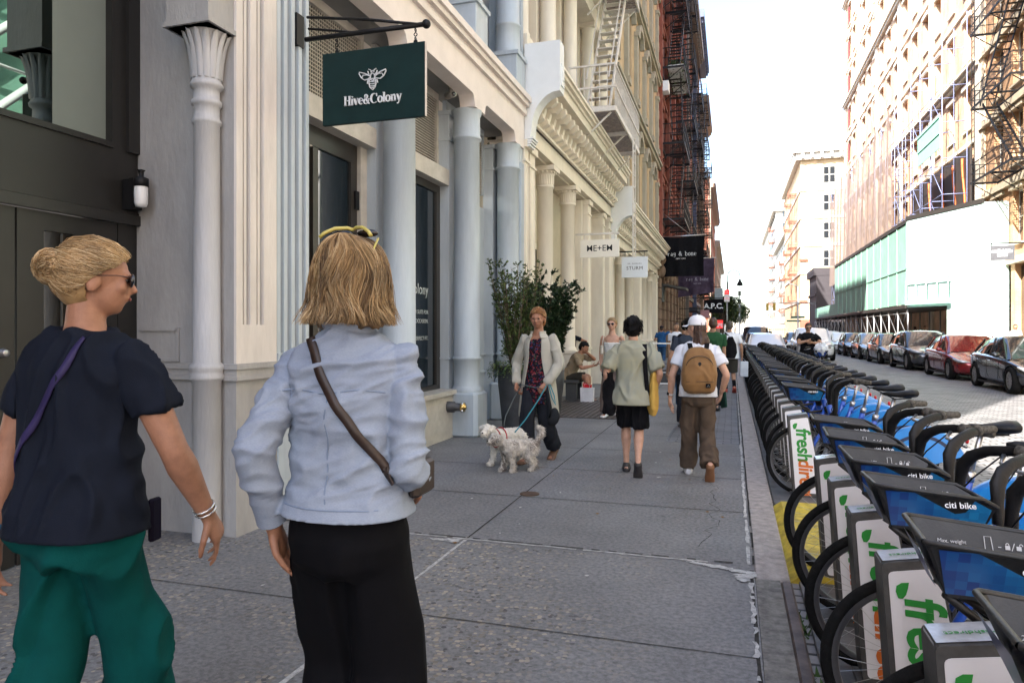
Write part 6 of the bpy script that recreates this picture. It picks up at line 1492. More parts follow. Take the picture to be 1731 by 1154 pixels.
        # neck
        mb.loft([(s.neck-s.up*.03*H, s.right*.040*H, s.fwd*.034*H), (s.neck+s.up*.004*H, s.right*.032*H, s.fwd*.032*H), (s.neck+s.up*.03*H, s.right*.030*H, s.fwd*.031*H), (c+M @ V((0, -.006*H, -.022*H)), M @ V((.032*H, 0, 0)), M @ V((0, .034*H, 0)))], 18)
    def body(s, root, skin, vox=.008, hands=None, feet=True, legs=True, armr=1.0, legr=1.0, fullhands=True):
        H = s.H; mb = MB(); s.torso(mb, -.020); s.headmesh(mb)
        for S_, E, W_ in ((s.SL, s.EL, s.WL), (s.SR, s.ER, s.WR)):
            s.limb(mb, [S_, S_.lerp(E, .45), E, E.lerp(W_, .25), W_], [.023*H*armr, .0255*H*armr, .0215*H*armr, .0235*H*armr, .0155*H])
        for i, (E, W_, sd) in enumerate(((s.EL, s.WL, -1), (s.ER, s.WR, 1))):
            hd = (hands or [{}, {}])[i]; s.hand(mb, E, W_, hd.get('n', (-sd*1, 0, 0)), hd.get('curl', 25), side=sd, size=hd.get('size', 1))
        if legs:
            for H_, K, A in ((s.HL, s.KL, s.AL), (s.HR, s.KR, s.AR)):
                s.limb(mb, [H_, H_.lerp(K, .4), K, K.lerp(A, .28), K.lerp(A, .7), A], [.050*H*legr, .046*H*legr, .031*H*legr, .033*H*legr, .021*H*legr, .0185*H])
            if feet:
                for A, K, t in ((s.AL, s.KL, s.toes[0]), (s.AR, s.KR, s.toes[1])): s.foot(mb, A, K, t)
        o = remesh(mb, 'body', skin, root, vox, 3)
        m = MB()
        for sx in (-1, 1): m.ell(s.hc+s.Rh @ V((sx*.0175*H, .0465*H, .0005*H)), (.0065*H, .0045*H, .0035*H), 10, 8, M=s.Rh)
        m.build('eyes', eye_m, root)
        MB().ell(s.hc+s.Rh @ V((0, .0555*H, -.0315*H)), (.0115*H, .0022*H, .0032*H), 10, 8, M=s.Rh).build('lips', lip_m, root)
        return o
    def shoes(s, root, m_, sole=None, yaw=0, which=(0, 1)):
        for i in which:
            A, K, t = ((s.AL, s.KL, s.toes[0]), (s.AR, s.KR, s.toes[1]))[i]
            mb = MB(); s.foot(mb, A-V((0, 0, .004)), K, t, .155, True, yaw); mb.ell(A-V((0, 0, .012)), (.026*s.H, .03*s.H, .03*s.H), 12, 8); remesh(mb, 'shoe', m_, root, .007, 2)
def folds(amp, f=7, seed=0, str_=(1, 1, .45), ridge=1.0):
    def fn(p):
        q = V((p.x*f*str_[0]+seed, p.y*f*str_[1], p.z*f*str_[2])); w_ = noise.noise_vector(q*.6)*.8; q = q+w_
        a = max(0, 1-3.0*abs(noise.noise(q)))**1.4*1.2; b = noise.noise(q*2.3+V((5, 1, 2)))
        return max(-.004, amp*1.7*(a*ridge+b*.45-.2))
    return fn
def top(b, root, name, m_, off=.014, hem=-.06, sleeve=.5, vox=.009, fold=None, flare=0, sl_r=.040, slw=.034, cuff=None, belly=0, collar=False, ends=None, drop=0):
    """shirt: torso plus sleeves; sleeve 0..2 (1 = elbow, 2 = wrist)"""
    H = b.H; mb = MB(); g = b.g
    pr = [(hem, .106, .082)]+[e for e in [(-.02, .100, .073), (.02, .096, .069), (.07, .087, .060), (.13, .084, .059), (.19, .089, .063), (.24, .096, .061), (.272, .088, .050), (.292, .060, .040), (.304, .042, .036)] if e[0] > hem+.014]
    secs = []
    for z, a, bb in pr:
        if z > .1: z *= 1.05
        f = max(0, (.12-z)/.2)*flare
        secs.append((b.hip+b.up*z*H+b.fwd*belly*math.exp(-((z-.05)/.07)**2), b.right*(a*H*g+off+f), b.fwd*(bb*H*g+off+f)))
    mb.loft(secs, 32, pw=.85)
    for S_, E, W_ in ((b.SL, b.EL, b.WL), (b.SR, b.ER, b.WR)):
        full = [S_+(b.sh0-S_)*.15, S_, S_.lerp(E, .5), E, E.lerp(W_, .5), W_]; t = [-.1, 0, .5, 1, 1.5, 2]; pts = []; rr = []
        for q in range(41):
            v_ = q/40*sleeve
            for k in range(1, 5):
                if t[k] <= v_ <= t[k+1]: pts.append(full[k].lerp(full[k+1], (v_-t[k])/(t[k+1]-t[k]))); rr.append((sl_r+(slw-sl_r)*v_/sleeve)*H*(.76+.24*min(1, max(0, v_)/.4))); break
        P2 = [pts[0]]+[(pts[max(0, i-2)]+pts[i]*2+pts[min(len(pts)-1, i+2)])/4 for i in range(1, len(pts)-1)]+[pts[-1]]
        mb.tube(P2, rr, 18); mb.ell(P2[0], (rr[0]*1.02,)*3, 16, 10)
    if collar:
        mb.loft([(b.neck-b.up*.024*H, b.right*.044*H, b.fwd*.040*H), (b.neck+b.up*.006*H, b.right*.038*H, b.fwd*.038*H)], 20)
    hz = b.hip.z+hem*H; f2 = (lambda p: fold(p)*max(0, min(1, (p.z-hz-.012)/.06)) if p.z < hz+.075 else fold(p)) if fold else None
    return remesh(mb, name, m_, root, vox, 3, f2)
def pants(b, root, name, m_, top_=.05, kr=.045, ar=.035, upto=1.0, off=.01, vox=.009, fold=None, thigh=.056, capz=None):
    """upto 0..1: 1 ankle, .5 knee"""
    H = b.H; mb = MB(); g = b.g
    mb.loft([(b.hip+b.up*z*H, V((1, 0, 0))*(a*H*g+off), V((0, 1, 0))*(c*H*g+off)) for z, a, c in ((top_, .080, .054), (.02, .090, .062), (-.02, .099, .072), (-.055, .092, .066), (-.075, .07, .05))], 28, pw=.85)
    for H_, K, A in ((b.HL, b.KL, b.AL), (b.HR, b.KR, b.AR)):
        A2 = A-(A-K).normalized()*.0
        pts = [H_, H_.lerp(K, .5), K, K.lerp(A2, .5), A2+V((0, 0, -.006*H))]; rr = [thigh*H*g, (thigh*.9*g+kr*.1)*H, kr*H, (kr+ar)/2*H, ar*H]
        n = 40; P = []; Q = []
        for q in range(n+1):
            v_ = q/n*upto*4; i = min(3, int(v_)); f = v_-i; P.append(pts[i].lerp(pts[i+1], f)); Q.append(rr[i]+(rr[i+1]-rr[i])*f)
        P2 = [P[0]]+[(P[max(0, i-2)]+P[i]*2+P[min(n, i+2)])/4 for i in range(1, n)]+[P[-1]]
        mb.tube(P2, Q, 20); mb.ell(P2[0], (Q[0],)*3, 14, 8)
    hz = b.hip.z-.03*H; f2 = (lambda p: fold(p) if p.z < hz else fold(p)*max(0, 1-(p.z-hz)/.05)) if fold else None
    return remesh(mb, name, m_, root, vox, 3, f2)
def strap(b, root, name, m_, pts, w_=.03, th=.004, nrm=None):
    mb = MB(); P = [V(p) for p in pts]; last = None; vs = []; fs = []
    for i, p in enumerate(P):
        d = (P[min(i+1, len(P)-1)]-P[max(i-1, 0)]).normalized(); n = V(nrm[i]) if nrm else V((0, -1, 0)); sd = d.cross(n).normalized(); n = sd.cross(d)
        n = n if n.dot(V(nrm[i]) if nrm else V((0, -1, 0))) > 0 else -n
        vs += [p+sd*w_/2, p-sd*w_/2, p-sd*w_/2+n*th, p+sd*w_/2+n*th]
    for i in range(len(P)-1):
        for k in range(4): fs.append((i*4+k, i*4+(k+1) % 4, i*4+4+(k+1) % 4, i*4+4+k))
    mb.add(vs, fs, 0, True); return mb.build(name, m_, root, fixn=True)
def strands(root, name, mats_, gen, n, r0=.0022, seed=1, seg=3):
    rg = random.Random(seed); mb = MB()
    for i in range(n):
        pts = gen(rg, i/n); mi = None
        if isinstance(pts, tuple): pts, mi = pts
        r = r0*rg.uniform(.6, 1.3); mb.tube(pts, [r*.8]+[r]*(len(pts)-2)+[r*.25], seg, rg.choice(range(len(mats_))) if mi is None else min(len(mats_)-1, max(0, mi)), cap=False)
    return mb.build(name, mats_, root)
def cap_hair(b, root, m_, s=1.06, back=.012, low=-.0, vox=.008, extra=None, fold=None, mats_=None):
    """short hair shell: skull shell cut away in front of the face"""
    H = b.H; M = b.Rh; mb = MB(); c = b.hc; a, bb, cc = .0445*H*s, .0545*H*s, .052*H*s
    vs = []; fs = []; n1, n2 = 24, 14; idx = {}
    base = c+M @ V((0, -.009*H, .013*H))
    mb.ell(base, (a, bb, cc), 24, 16, M=M); mb.ell(base+M @ V((0, -.012*H, -.02*H+low*H)), (a*.95, bb*.8, cc*.95), 20, 12, M=M)
    if extra: extra(mb, c, M, H)
    o = remesh(mb, 'hair', m_, None, vox, 2, fold)
    # trim in front of the face
    bm = bmesh.new(); bm.from_mesh(o.data); Mi = M.transposed(); dl = []
    for v in bm.verts:
        q = Mi @ (v.co-c)
        if q.y > .010*H and q.z < .034*H-max(0, (.045*H-q.y))*.3 and abs(q.x) < .05*H: dl.append(v)
        elif abs(q.x) > .03*H and -.012*H < q.y < .02*H and q.z < .0*H and q.z > -.04*H: dl.append(v)
    bmesh.ops.delete(bm, geom=dl, context='VERTS'); bm.to_mesh(o.data); bm.free(); o.parent = root
    sol = o.modifiers.new('t', 'SOLIDIFY'); sol.thickness = .004; bake(o, 'hair'); return o
def glasses(b, root, m_, lens, up=0):
    H = b.H; M = b.Rh; c = b.hc; mb = MB()
    for sx in (-1, 1): mb.tube([c+M @ V((sx*.036*H, .050*H, .006*H+up)), c+M @ V((sx*.046*H, .03*H, .006*H+up)), c+M @ V((sx*.0485*H, -.010*H, .0*H+up))], .0018*H/1.7, 6)
    mb.tube([c+M @ V((-.01*H, .056*H, .006*H+up)), c+M @ V((.01*H, .056*H, .006*H+up))], .0018, 6); o = mb.build('sunglasses', m_, root)
    mb = MB()
    for sx in (-1, 1): mb.ell(c+M @ V((sx*.020*H, .0545*H, .001*H+up)), (.0165*H, .0045*H, .0125*H), 16, 10, M=M)
    mb.build('lenses', lens, o)
from mathutils.bvhtree import BVHTree
def snap(obj, pts, dirs, off=.005):
    me = obj.data; t = BVHTree.FromPolygons([v.co for v in me.vertices], [p.vertices for p in me.polygons]); out = []; nr = []
    for p, d in zip(pts, dirs):
        d = V(d).normalized(); h = t.ray_cast(V(p)-d*.5, d, 1.0)
        if h[0] is None: h = t.find_nearest(V(p))
        out.append(h[0]); nr.append(h[1])
    for _ in range(2):
        out = [out[0]]+[(out[i-1]+out[i]*2+out[i+1])/4 for i in range(1, len(out)-1)]+[out[-1]]; nr = [nr[0]]+[((nr[i-1]+nr[i]*2+nr[i+1])/4).normalized() for i in range(1, len(nr)-1)]+[nr[-1]]
    return [p+n*off for p, n in zip(out, nr)], nr
black_lens = mat('black_lens', (.006, .006, .008), .06, 0, .1, 1, spec=.8)
def person(label, loc, face_deg, H): return thing('person', label, 'person', loc, R(face_deg))
# hair colours
h_b1 = mat('hair_golden', (.46, .29, .13), .5, 0, .35, 9, spec=.5); h_b2 = mat('hair_dark_blonde', (.30, .18, .075), .5, 0, .4, 9, spec=.4); h_b3 = mat('hair_pale_blonde', (.60, .43, .23), .45, 0, .3, 9, spec=.6); h_b4 = mat('hair_root_brown', (.16, .095, .045), .55, 0, .3, 9, spec=.4)
h_black = mat('hair_black', (.006, .005, .005), .6, 0, .3, 20, spec=.15); h_brown = mat('hair_brown', (.06, .025, .013), .5, 0, .4, 20, spec=.5); h_red = mat('hair_ginger', (.38, .15, .045), .55, 0, .35, 20, spec=.4)
# ---------------------------------------------------------------- A: navy tee, teal trousers, bun
A = person('woman in navy T-shirt and teal trousers, blonde hair in a bun, near left foreground', (-1.90, 1.66, 0), 8, 1.70); A.scale = (1.024,)*3
b = Body(1.70, lean=(.02, .03), ankles=((-.10, -.22, .13), (.08, .22)), toes=(-35, 0), wrists=((-.25, -.04, .82), (.315, .16, .875)), head=(-52, -6, 0), twist=-6, poles=((-.6, -1, 0), (.7, -1, -.1)), shoulderw=1.0, girth=1.03)
b.body(A, skin_tan, .0065, [dict(n=(1, 0, .1), curl=38), dict(n=(-.9, -.3, 0), curl=30)], armr=1.12)
navy = mat('navy_jersey', (.008, .011, .020), .85, 0, .15, 5, sheen=.15, bump=.15, bscale=300)
shA = top(b, A, 'tshirt', navy, .012, -.030, .58, .008, folds(.010, 8, 3), .012, .037, .038, belly=.0)
teal = mat('teal_twill', (.001, .058, .055), .9, 0, .12, 6, sheen=.1, bump=.15, bscale=260)
pants(b, A, 'trousers', teal, .05, .054, .068, .97, .006, .010, folds(.018, 5, 9, (1, 1, .5)), .051)
b.shoes(A, fabric_black)
M = b.Rh; H = 1.70
def bun(mb, c, M, H):
    mb.ell(c+M @ V((0, -.066*H, .010*H)), (.030*H, .026*H, .029*H), 16, 12, M=M)
    mb.ell(c+M @ V((0, -.035*H, -.025*H)), (.034*H, .028*H, .020*H), 14, 10, M=M)
cap_hair(b, A, h_b1, 1.05, extra=bun, vox=.007)
HL_ = [V(p) for p in ((0, .047, .044), (.030, .040, .034), (.043, .022, .018), (.047, .002, .006), (.046, -.022, -.022), (.036, -.036, -.046), (.0, -.042, -.052))]
def gA(rg, t):
    u = rg.random()*5.999; i = int(u); p0 = HL_[i].lerp(HL_[i+1], u-i)*H; sg = rg.choice((-1, 1)); p0 = V((p0.x*sg, p0.y, p0.z))
    q = V((rg.uniform(-.022, .022), -.066, .012+rg.uniform(-.024, .024)))*H; c0 = V((0, -.012, .012))*H; lf = rg.uniform(.99, 1.09)+(.05 if rg.random() < .04 else 0); pts = []
    for k in range(9):
        w_ = k/8; p = p0.lerp(q, w_); d = p-c0; rad = 1/max(1e-3, math.sqrt((d.x/(.0495*H))**2+(d.y/(.062*H))**2+(d.z/(.059*H))**2)); m_ = rad*lf*(1-w_**5)+w_**5
        pts.append(b.hc+M @ (c0+d*m_+V((0, 0, .002*math.sin(w_*5+u*6)))))
    return pts
strands(A, 'hair_strands', [h_b1, h_b2, h_b3, h_b1], gA, 5600, .0010, 2)
def gB(rg, t):
    c0 = V((0, -.068*H, .010*H)); ax = V((1, rg.uniform(-.3, .3), rg.uniform(-.6, .6))).normalized(); u = ax.orthogonal().normalized(); w_ = ax.cross(u); off = rg.uniform(-1, 1); r = .029*H*math.sqrt(1-off*off*.8)*rg.uniform(.97, 1.06); a0 = rg.uniform(0, 6.28)
    return [b.hc+M @ (c0+ax*(off+.12*math.sin(k*.9+a0))*.029*H+u*r*math.cos(a0+k*.4)+w_*r*math.sin(a0+k*.4)) for k in range(8)]
strands(A, 'bun_strands', [h_b1, h_b2, h_b3], gB, 900, .0014, 5)
def gC(rg, t):
    th = rg.uniform(-2.6, 2.6); p = V((.043*H*math.sin(th), -.05*H*abs(math.cos(th/2)), -.03*H)); d = V((rg.uniform(-1, 1), -.3, rg.uniform(-1, .1)))*.018
    return [b.hc+M @ (p+d*k*.4) for k in range(4)]
strands(A, 'flyaway_hair', [h_b2, h_b1], gC, 60, .0009, 6)
glasses(b, A, mat('tortoise_frame', (.08, .03, .02), .3), black_lens)
violet = mat('violet_strap', (.016, .009, .07), .7)
sp = [b.hip+b.right*(.085-.25*k/24)+b.up*(.50-.40*k/24) for k in range(25)]; sp, nr = snap(shA, sp, [(0, 1, -.25 if k < 4 else 0) for k in range(25)]); strap(b, A, 'bag_strap', violet, sp, .020, .003, nr)
m = MB(); m.bbox(.165, .185, .08, .13, .80, .93, .008); m.build('small_bag', mat('dark_violet_bag', (.007, .006, .016), .9), A)
m = MB(); d = (b.WR-b.ER).normalized()
for k, r in ((-.012, .031), (-.028, .032)):
    c = b.WR+d*k; u = d.orthogonal().normalized(); w_ = d.cross(u); ring = [c+(u*math.cos(a*.5236)+w_*math.sin(a*.5236))*r for a in range(13)]; m.tube(ring, .0035, 6, cap=False)
m.build('bracelets', mat('pale_silver', (.7, .68, .66), .25, .8), A)
m = MB(); d = (b.WL-b.EL).normalized(); m.tube([b.WL-d*.05, b.WL-d*.03], .032, 16); m.build('wristband', mat('blue_band', (.02, .09, .16), .5), A)
# ---------------------------------------------------------------- B: blue shirt
Bp = person('woman seen from behind in pale blue shirt and black trousers with wavy blonde hair', (-1.065, 1.82, 0), 2, 1.74); Bp.scale = (.997,)*3
b = Body(1.735, lean=(.0, .02), ankles=((-.10, .02, .078), (.10, -.03)), wrists=((-.215, -.05, .915), (.13, .20, 1.03)), head=(-3, 0, 1), poles=((-.12, -1, 0), (.35, -1, 0)), shoulderw=.97, girth=.97)
H = 1.735; M = b.Rh
b.body(Bp, skin_tan, .0065, [dict(n=(.9, .2, 0), curl=35), dict(n=(-.8, 0, -.3), curl=45)])
def shirt_mat():
    m = mat('chambray_shirt', (.255, .295, .36), .9, 0, .12, 5, col2=(.215, .25, .32), sheen=.2)
    n = m.node_tree.nodes; L = m.node_tree.links; p = n['Principled BSDF']; src = p.inputs['Base Color'].links[0].from_socket
    tc = n.new('ShaderNodeTexCoord'); mp = n.new('ShaderNodeMapping'); mp.inputs['Scale'].default_value = (160, 160, 900); L.new(tc.outputs['Object'], mp.inputs[0]); nz = n.new('ShaderNodeTexNoise'); nz.inputs['Scale'].default_value = 1; nz.inputs['Detail'].default_value = 1; L.new(mp.outputs[0], nz.inputs[0])
    cr = n.new('ShaderNodeValToRGB'); cr.color_ramp.elements[0].position = .42; cr.color_ramp.elements[1].position = .56; cr.color_ramp.elements[0].color = (.93, .93, .94, 1); cr.color_ramp.elements[1].color = (1.06, 1.06, 1.06, 1)
    L.new(nz.outputs[0], cr.inputs[0]); mx = n.new('ShaderNodeMix'); mx.data_type = 'RGBA'; mx.blend_type = 'MULTIPLY'; mx.inputs['Factor'].default_value = .9; L.new(src, mx.inputs['A']); L.new(cr.outputs[0], mx.inputs['B']); L.new(mx.outputs['Result'], p.inputs['Base Color']); return m
chambray = shirt_mat()
def fB(p):
    # drape folds: diagonals running to the strap and horizontal gathers near the hem
    q0 = V((p.x*4.6+p.z*4.2+7, p.y*5, p.z*12.5-p.x*5)); q0 = q0+noise.noise_vector(q0*.5)*.6; a = .016*max(0, 1-2.6*abs(noise.noise(q0)))**1.6+.008*max(0, 1-3*abs(noise.noise(q0*1.9+V((3, 1, 7)))))+.002*noise.noise(p*5); hm = max(0, min(1, (1.28-p.z)/.25)); q = noise.noise(V((p.x*2, p.y*2, p.z*26+p.x*7)))
    return a*(1-.4*hm)+hm*.009*q
shB = top(b, Bp, 'shirt', chambray, .016, .022, 1.80, .0065, fB, .012, .030, .025, collar=True)
m = MB()     # yoke seam and back pleat lie on the shirt: narrow raised hems
pants(b, Bp, 'trousers', mat('black_crepe', (.0035, .0035, .005), .85, 0, .2, 5, sheen=.1), .065, .060, .064, .97, .012, .010, folds(.008, 5, 12, (1, 1, .35)), .060)
b.shoes(Bp, fabric_black)
def bob(mb, c, M, H):
    mb.ell(c+M @ V((0, -.016*H, -.005*H)), (.054*H, .056*H, .058*H), 20, 14, M=M); mb.ell(c+M @ V((0, -.022*H, -.045*H)), (.057*H, .046*H, .045*H), 20, 14, M=M)
    mb.ell(c+M @ V((-.04*H, -.012*H, -.062*H)), (.030*H, .034*H, .022*H), 14, 10, M=M); mb.ell(c+M @ V((.04*H, -.012*H, -.062*H)), (.030*H, .034*H, .022*H), 14, 10, M=M)
cap_hair(b, Bp, h_b2, 1.02, extra=bob, vox=.008, fold=folds(.006, 14, 2, (1.5, 1.5, .25)))
def gD(rg, t):
    th0 = rg.uniform(-2.75, 2.75)+math.pi; ln = rg.uniform(.66, .98); layer = rg.uniform(.93, 1.12); py = rg.uniform(-.03, .032); fly = rg.random() < .05
    nz = lambda f, o: noise.noise((math.sin(th0)*f+o, math.cos(th0)*f, .3))
    cl = nz(3.2, 0); c2 = nz(9, 5); th = th0+cl*.16+c2*.07; am = .014+.009*cl; pts = []; j1, j2 = rg.gauss(0, .0022), rg.gauss(0, .0022); k0 = rg.uniform(-.5, .5)
    for k in range(16):
        u = k/15*ln; a = u*2.1
        if u < .45: r = math.sin(min(1.35, a*1.45))*.055; z = .072*math.cos(a*1.25)
        else: r = .055+.010*math.sin((u-.45)*3.4)+max(0, u-.80)*(.09+.14*cl+.10*c2); z = .072*math.cos(.45*2.1*1.25)-(u-.45)*.205
        r *= .87; r *= layer if u > .2 else 1+(layer-1)*u*5; r += .012*fly*u
        wv = am*math.sin(u*10+cl*4+c2*2.2+k0*.5)*min(1, u*1.6)*1.25
        x = r*math.sin(th)*1.06*H+wv*math.cos(th)+j1*u; y = (r*math.cos(th)*.98-.012+py*(1-u)**2)*H-wv*math.sin(th)+j2*u
        pts.append(b.hc+M @ V((x, y, z*H)))
    return pts, int(2.4+4.2*c2+2.0*cl+rg.gauss(0, .9))
strands(Bp, 'hair_strands', [h_b4, h_b2, h_b1, h_b1, h_b3, h_b3], gD, 13000, .0009, 9)
# sunglasses resting on the crown
m = MB(); cc = b.hc+M @ V((0, -.012*H, .078*H))
m.tube([cc+V((x*.001, .012-abs(x)*.0006, z)) for x, z in ((-82, -.02), (-70, -.006), (-45, .008), (-14, .011), (0, .006), (14, .011), (45, .008), (70, -.006), (82, -.02))], .0055, 8)
for sx in (-1, 1): m.tube([cc+V((sx*.082, .01, -.022)), cc+V((sx*.084, -.02, -.050)), cc+V((sx*.076, -.03, -.085))], .0035, 6)
o = m.build('sunglasses', mat('yellow_frame', (.50, .42, .10), .35), Bp)
m = MB()
for sx in (-1, 1): m.ell(cc+V((sx*.042, .022, -.004)), (.034, .02, .012), 14, 8)
m.build('lenses', black_lens, o)
brownl = mat('dark_brown_leather', (.030, .016, .011), .5, 0, .3, 10)
sp = [b.hip+b.right*(-.075+.255*k/24)+b.up*(.515-.37*k/24) for k in range(25)]; sp, nr = snap(shB, sp, [(0, 1, -.25 if k < 4 else 0) for k in range(25)]); strap(b, Bp, 'bag_strap', brownl, sp, .026, .005, nr)
m = MB(); m.bbox(.17, .21, .02, .16, 1.0, 1.10, .015); m.build('small_bag', brownl, Bp)
m = MB(); d = (b.WL-b.EL).normalized(); m.tube([b.WL-d*.03, b.WL-d*.01], .033, 14); m.build('bracelet', brownl, Bp)
seam = mat('shirt_seam', (.19, .24, .33), .9)
for pts_ in ([b.hip+b.right*(-.15+.30*k/20)+b.up*(.395+.006*math.sin(k*.5)) for k in range(21)], [b.hip+b.right*(.004*math.sin(k))+b.up*(.39-.30*k/20) for k in range(21)], [b.hip+b.right*(-.145+.29*k/20)+b.up*.075 for k in range(21)]):
    q, nr = snap(shB, pts_, [(0, 1, 0)]*21, .0005); strap(b, Bp, 'seam', seam, q, .004, .0012, nr)
m = MB(); d = (b.WL-b.EL).normalized(); m.tube([b.WL-d*.075, b.WL-d*.02], [.042, .044], 20, cap=False); m.build('cuff', chambray, Bp)
# ---------------------------------------------------------------- C: dog walker
C_ = person('red haired woman in cream coat and dark floral dress walking two dogs', (-2.10, 7.77, 0), 172, 1.74)
b = Body(1.72, lean=(0, .02), ankles=((-.10, -.20, .13), (.085, .16)), toes=(-28, 3), wrists=((-.16, .15, .90), (.25, .07, .88)), head=(8, -10, 0), poles=((-.9, -.6, 0), (.8, -.8, 0)), girth=.98)
H = 1.72; M = b.Rh
b.body(C_, skin_tan, .0075, [dict(n=(.6, -.3, -.4), curl=70), dict(n=(-.9, 0, 0), curl=60)])
coat = mat('cream_cotton_coat', (.42, .40, .34), .85, 0, .08, 4, sheen=.2)
def panel_strip(root, name, m_, rows):
    """open cloth shell through rows of points"""
    mb = MB(); n = len(rows[0]); vs = [p for r in rows for p in r]; fs = []
    for i in range(len(rows)-1):
        for k in range(n-1): fs.append((i*n+k, i*n+k+1, (i+1)*n+k+1, (i+1)*n+k))
    mb.add(vs, fs, 0, True); o = mb.build(name, m_, root); s_ = o.modifiers.new('t', 'SOLIDIFY'); s_.thickness = .012; s_.offset = 0; ss = o.modifiers.new('s', 'SUBSURF'); ss.levels = 1; ss.render_levels = 1; bake(o, name); return o
# coat shell open at the front, sleeves separate in one remeshed body
mb = MB()
for S_, E, W_ in ((b.SL, b.EL, b.WL), (b.SR, b.ER, b.WR)):
    b.limb(mb, [S_, S_.lerp(E, .5), E, E.lerp(W_, .5), E.lerp(W_, .9)], [.033*H, .035*H, .034*H, .031*H, .030*H])
remesh(mb, 'coat_sleeves', coat, C_, .009, 3, folds(.006, 9, 4))
rows = []
for z, a, c_, op in ((.300, .046, .042, .55), (.288, .066, .046, .50), (.27, .094, .054, .42), (.24, .106, .066, .40), (.18, .100, .070, .42), (.12, .098, .070, .50), (.05, .106, .078, .62), (-.02, .116, .088, .75), (-.10, .124, .096, .85), (-.18, .130, .10, .95), (-.245, .134, .104, 1.0)):
    row = []
    for k in range(25):
        th = math.pi/2+op+(2*math.pi-2*op)*k/24; f = 1+.04*math.sin(th*7)*max(0, .15-z)*6
        row.append(b.hip+b.up*z*H+b.right*(a*H*math.cos(th)*f)+b.fwd*(c_*H*math.sin(th)*f))
    rows.append(row)
panel_strip(C_, 'coat', coat, rows)
rows = []
for z, r_, o_ in ((.325, .052, .04), (.312, .048, .035), (.297, .058, .02), (.278, .075, .0)):
    rows.append([b.hip+b.up*z*H+b.right*(r_*H*math.cos(th))+b.fwd*((r_*.85)*H*math.sin(th)+.012) for th in [math.pi/2+.5+(2*math.pi-1.0)*k/20 for k in range(21)]])
panel_strip(C_, 'coat_collar', coat, rows)
def floral():
    m = mat('dark_floral_print', (.012, .008, .012), .8, sheen=.1); n = m.node_tree.nodes; L = m.node_tree.links; p = n['Principled BSDF']; tc = n.new('ShaderNodeTexCoord'); v = n.new('ShaderNodeTexVoronoi'); v.inputs['Scale'].default_value = 65; L.new(tc.outputs['Object'], v.inputs['Vector'])
    cr = n.new('ShaderNodeValToRGB'); cr.color_ramp.interpolation = 'CONSTANT'; e = cr.color_ramp.elements; e[0].color = (.012, .008, .013, 1); e[1].position = .62; e[1].color = (.14, .015, .02, 1)
    for ps, cl in ((.76, (.02, .03, .09, 1)), (.86, (.16, .05, .06, 1)), (.93, (.02, .06, .04, 1))): x = e.new(ps); x.color = cl
    s_ = n.new('ShaderNodeSeparateColor'); L.new(v.outputs['Color'], s_.inputs[0]); L.new(s_.outputs[0], cr.inputs[0]); L.new(cr.outputs[0], p.inputs['Base Color']); return m
mb = MB(); mb.loft([(b.hip+b.up*z*H, b.right*(a*H), b.fwd*(c_*H)) for z, a, c_ in ((-.15, .118, .085), (-.08, .112, .082), (0, .102, .074), (.08, .090, .064), (.15, .086, .062), (.20, .090, .068), (.25, .086, .056), (.272, .055, .040))], 28)
remesh(mb, 'dress', floral(), C_, .009, 2, folds(.006, 8, 7))
pants(b, C_, 'trousers', mat('charcoal_trousers', (.018, .020, .026), .85, 0, .2, 5), .0, .044, .052, .97, .006, .010, folds(.007, 7, 5))
b.shoes(C_, mat('brown_sandal', (.14, .07, .04), .6))
def pony(mb, c, M, H): mb.ell(c+M @ V((-.02*H, -.055*H, -.02*H)), (.022*H, .022*H, .05*H), 12, 10, M=M)
cap_hair(b, C_, h_red, 1.09, extra=pony, fold=folds(.004, 22, 3)); strands(C_, 'hair_strands', [h_red, h_red, h_b1], gA, 1300, .0016, 4)
m = MB(); m.tube([V((-.14, .15, .86)), V((-.16, .10, .60)), V((-.17, .12, .52)), V((-.2, .14, .62)), V((-.16, .16, .86))], .016, 8); m.ell((-.18, .05, .52), (.09, .05, .11), 14, 10); m.build('drawstring_bag', mat('dark_grey_bag', (.02, .022, .026), .8), C_)
# ---------------------------------------------------------------- D: white top with sunglasses
D_ = person('woman in white strapless top and dark sunglasses walking towards the camera', (-1.98, 12.16, 0), 172, 1.68)
b = Body(1.68, ankles=((-.07, -.18, .12), (.07, .15)), toes=(-20, 3), wrists=((-.22, .02, .86), (.21, -.04, .86)), poles=((-.5, -1, 0), (.5, -1, 0)), head=(4, 0, 0), girth=.92); H = 1.68; M = b.Rh
b.body(D_, skin_fair, .008)
mb = MB(); mb.loft([(b.hip+b.up*z*H, b.right*a*H, b.fwd*c_*H) for z, a, c_ in ((.06, .078, .056), (.12, .076, .054), (.18, .083, .062), (.225, .086, .066))], 24); remesh(mb, 'strapless_top', mat('white_knit', (.66, .65, .62), .85), D_, .009, 1, folds(.003, 12))
pants(b, D_, 'trousers', mat('taupe_linen', (.16, .12, .10), .85), .075, .05, .055, .97, .008, .011, folds(.008, 6, 3)); b.shoes(D_, white_paint)
cap_hair(b, D_, h_b1, 1.04); strands(D_, 'hair_strands', [h_b1, h_b3], gA, 900, .0016, 4); glasses(b, D_, black_iron, black_lens)
m = MB(); m.bbox(.14, .19, -.07, .09, 1.06, 1.22, .02); m.tube([V((.16, -.06, 1.2)), V((.145, -.03, 1.38)), V((.145, .02, 1.38)), V((.16, .07, 1.2))], .008, 6); m.build('shoulder_bag', mat('cream_leather', (.6, .55, .45), .5), D_)
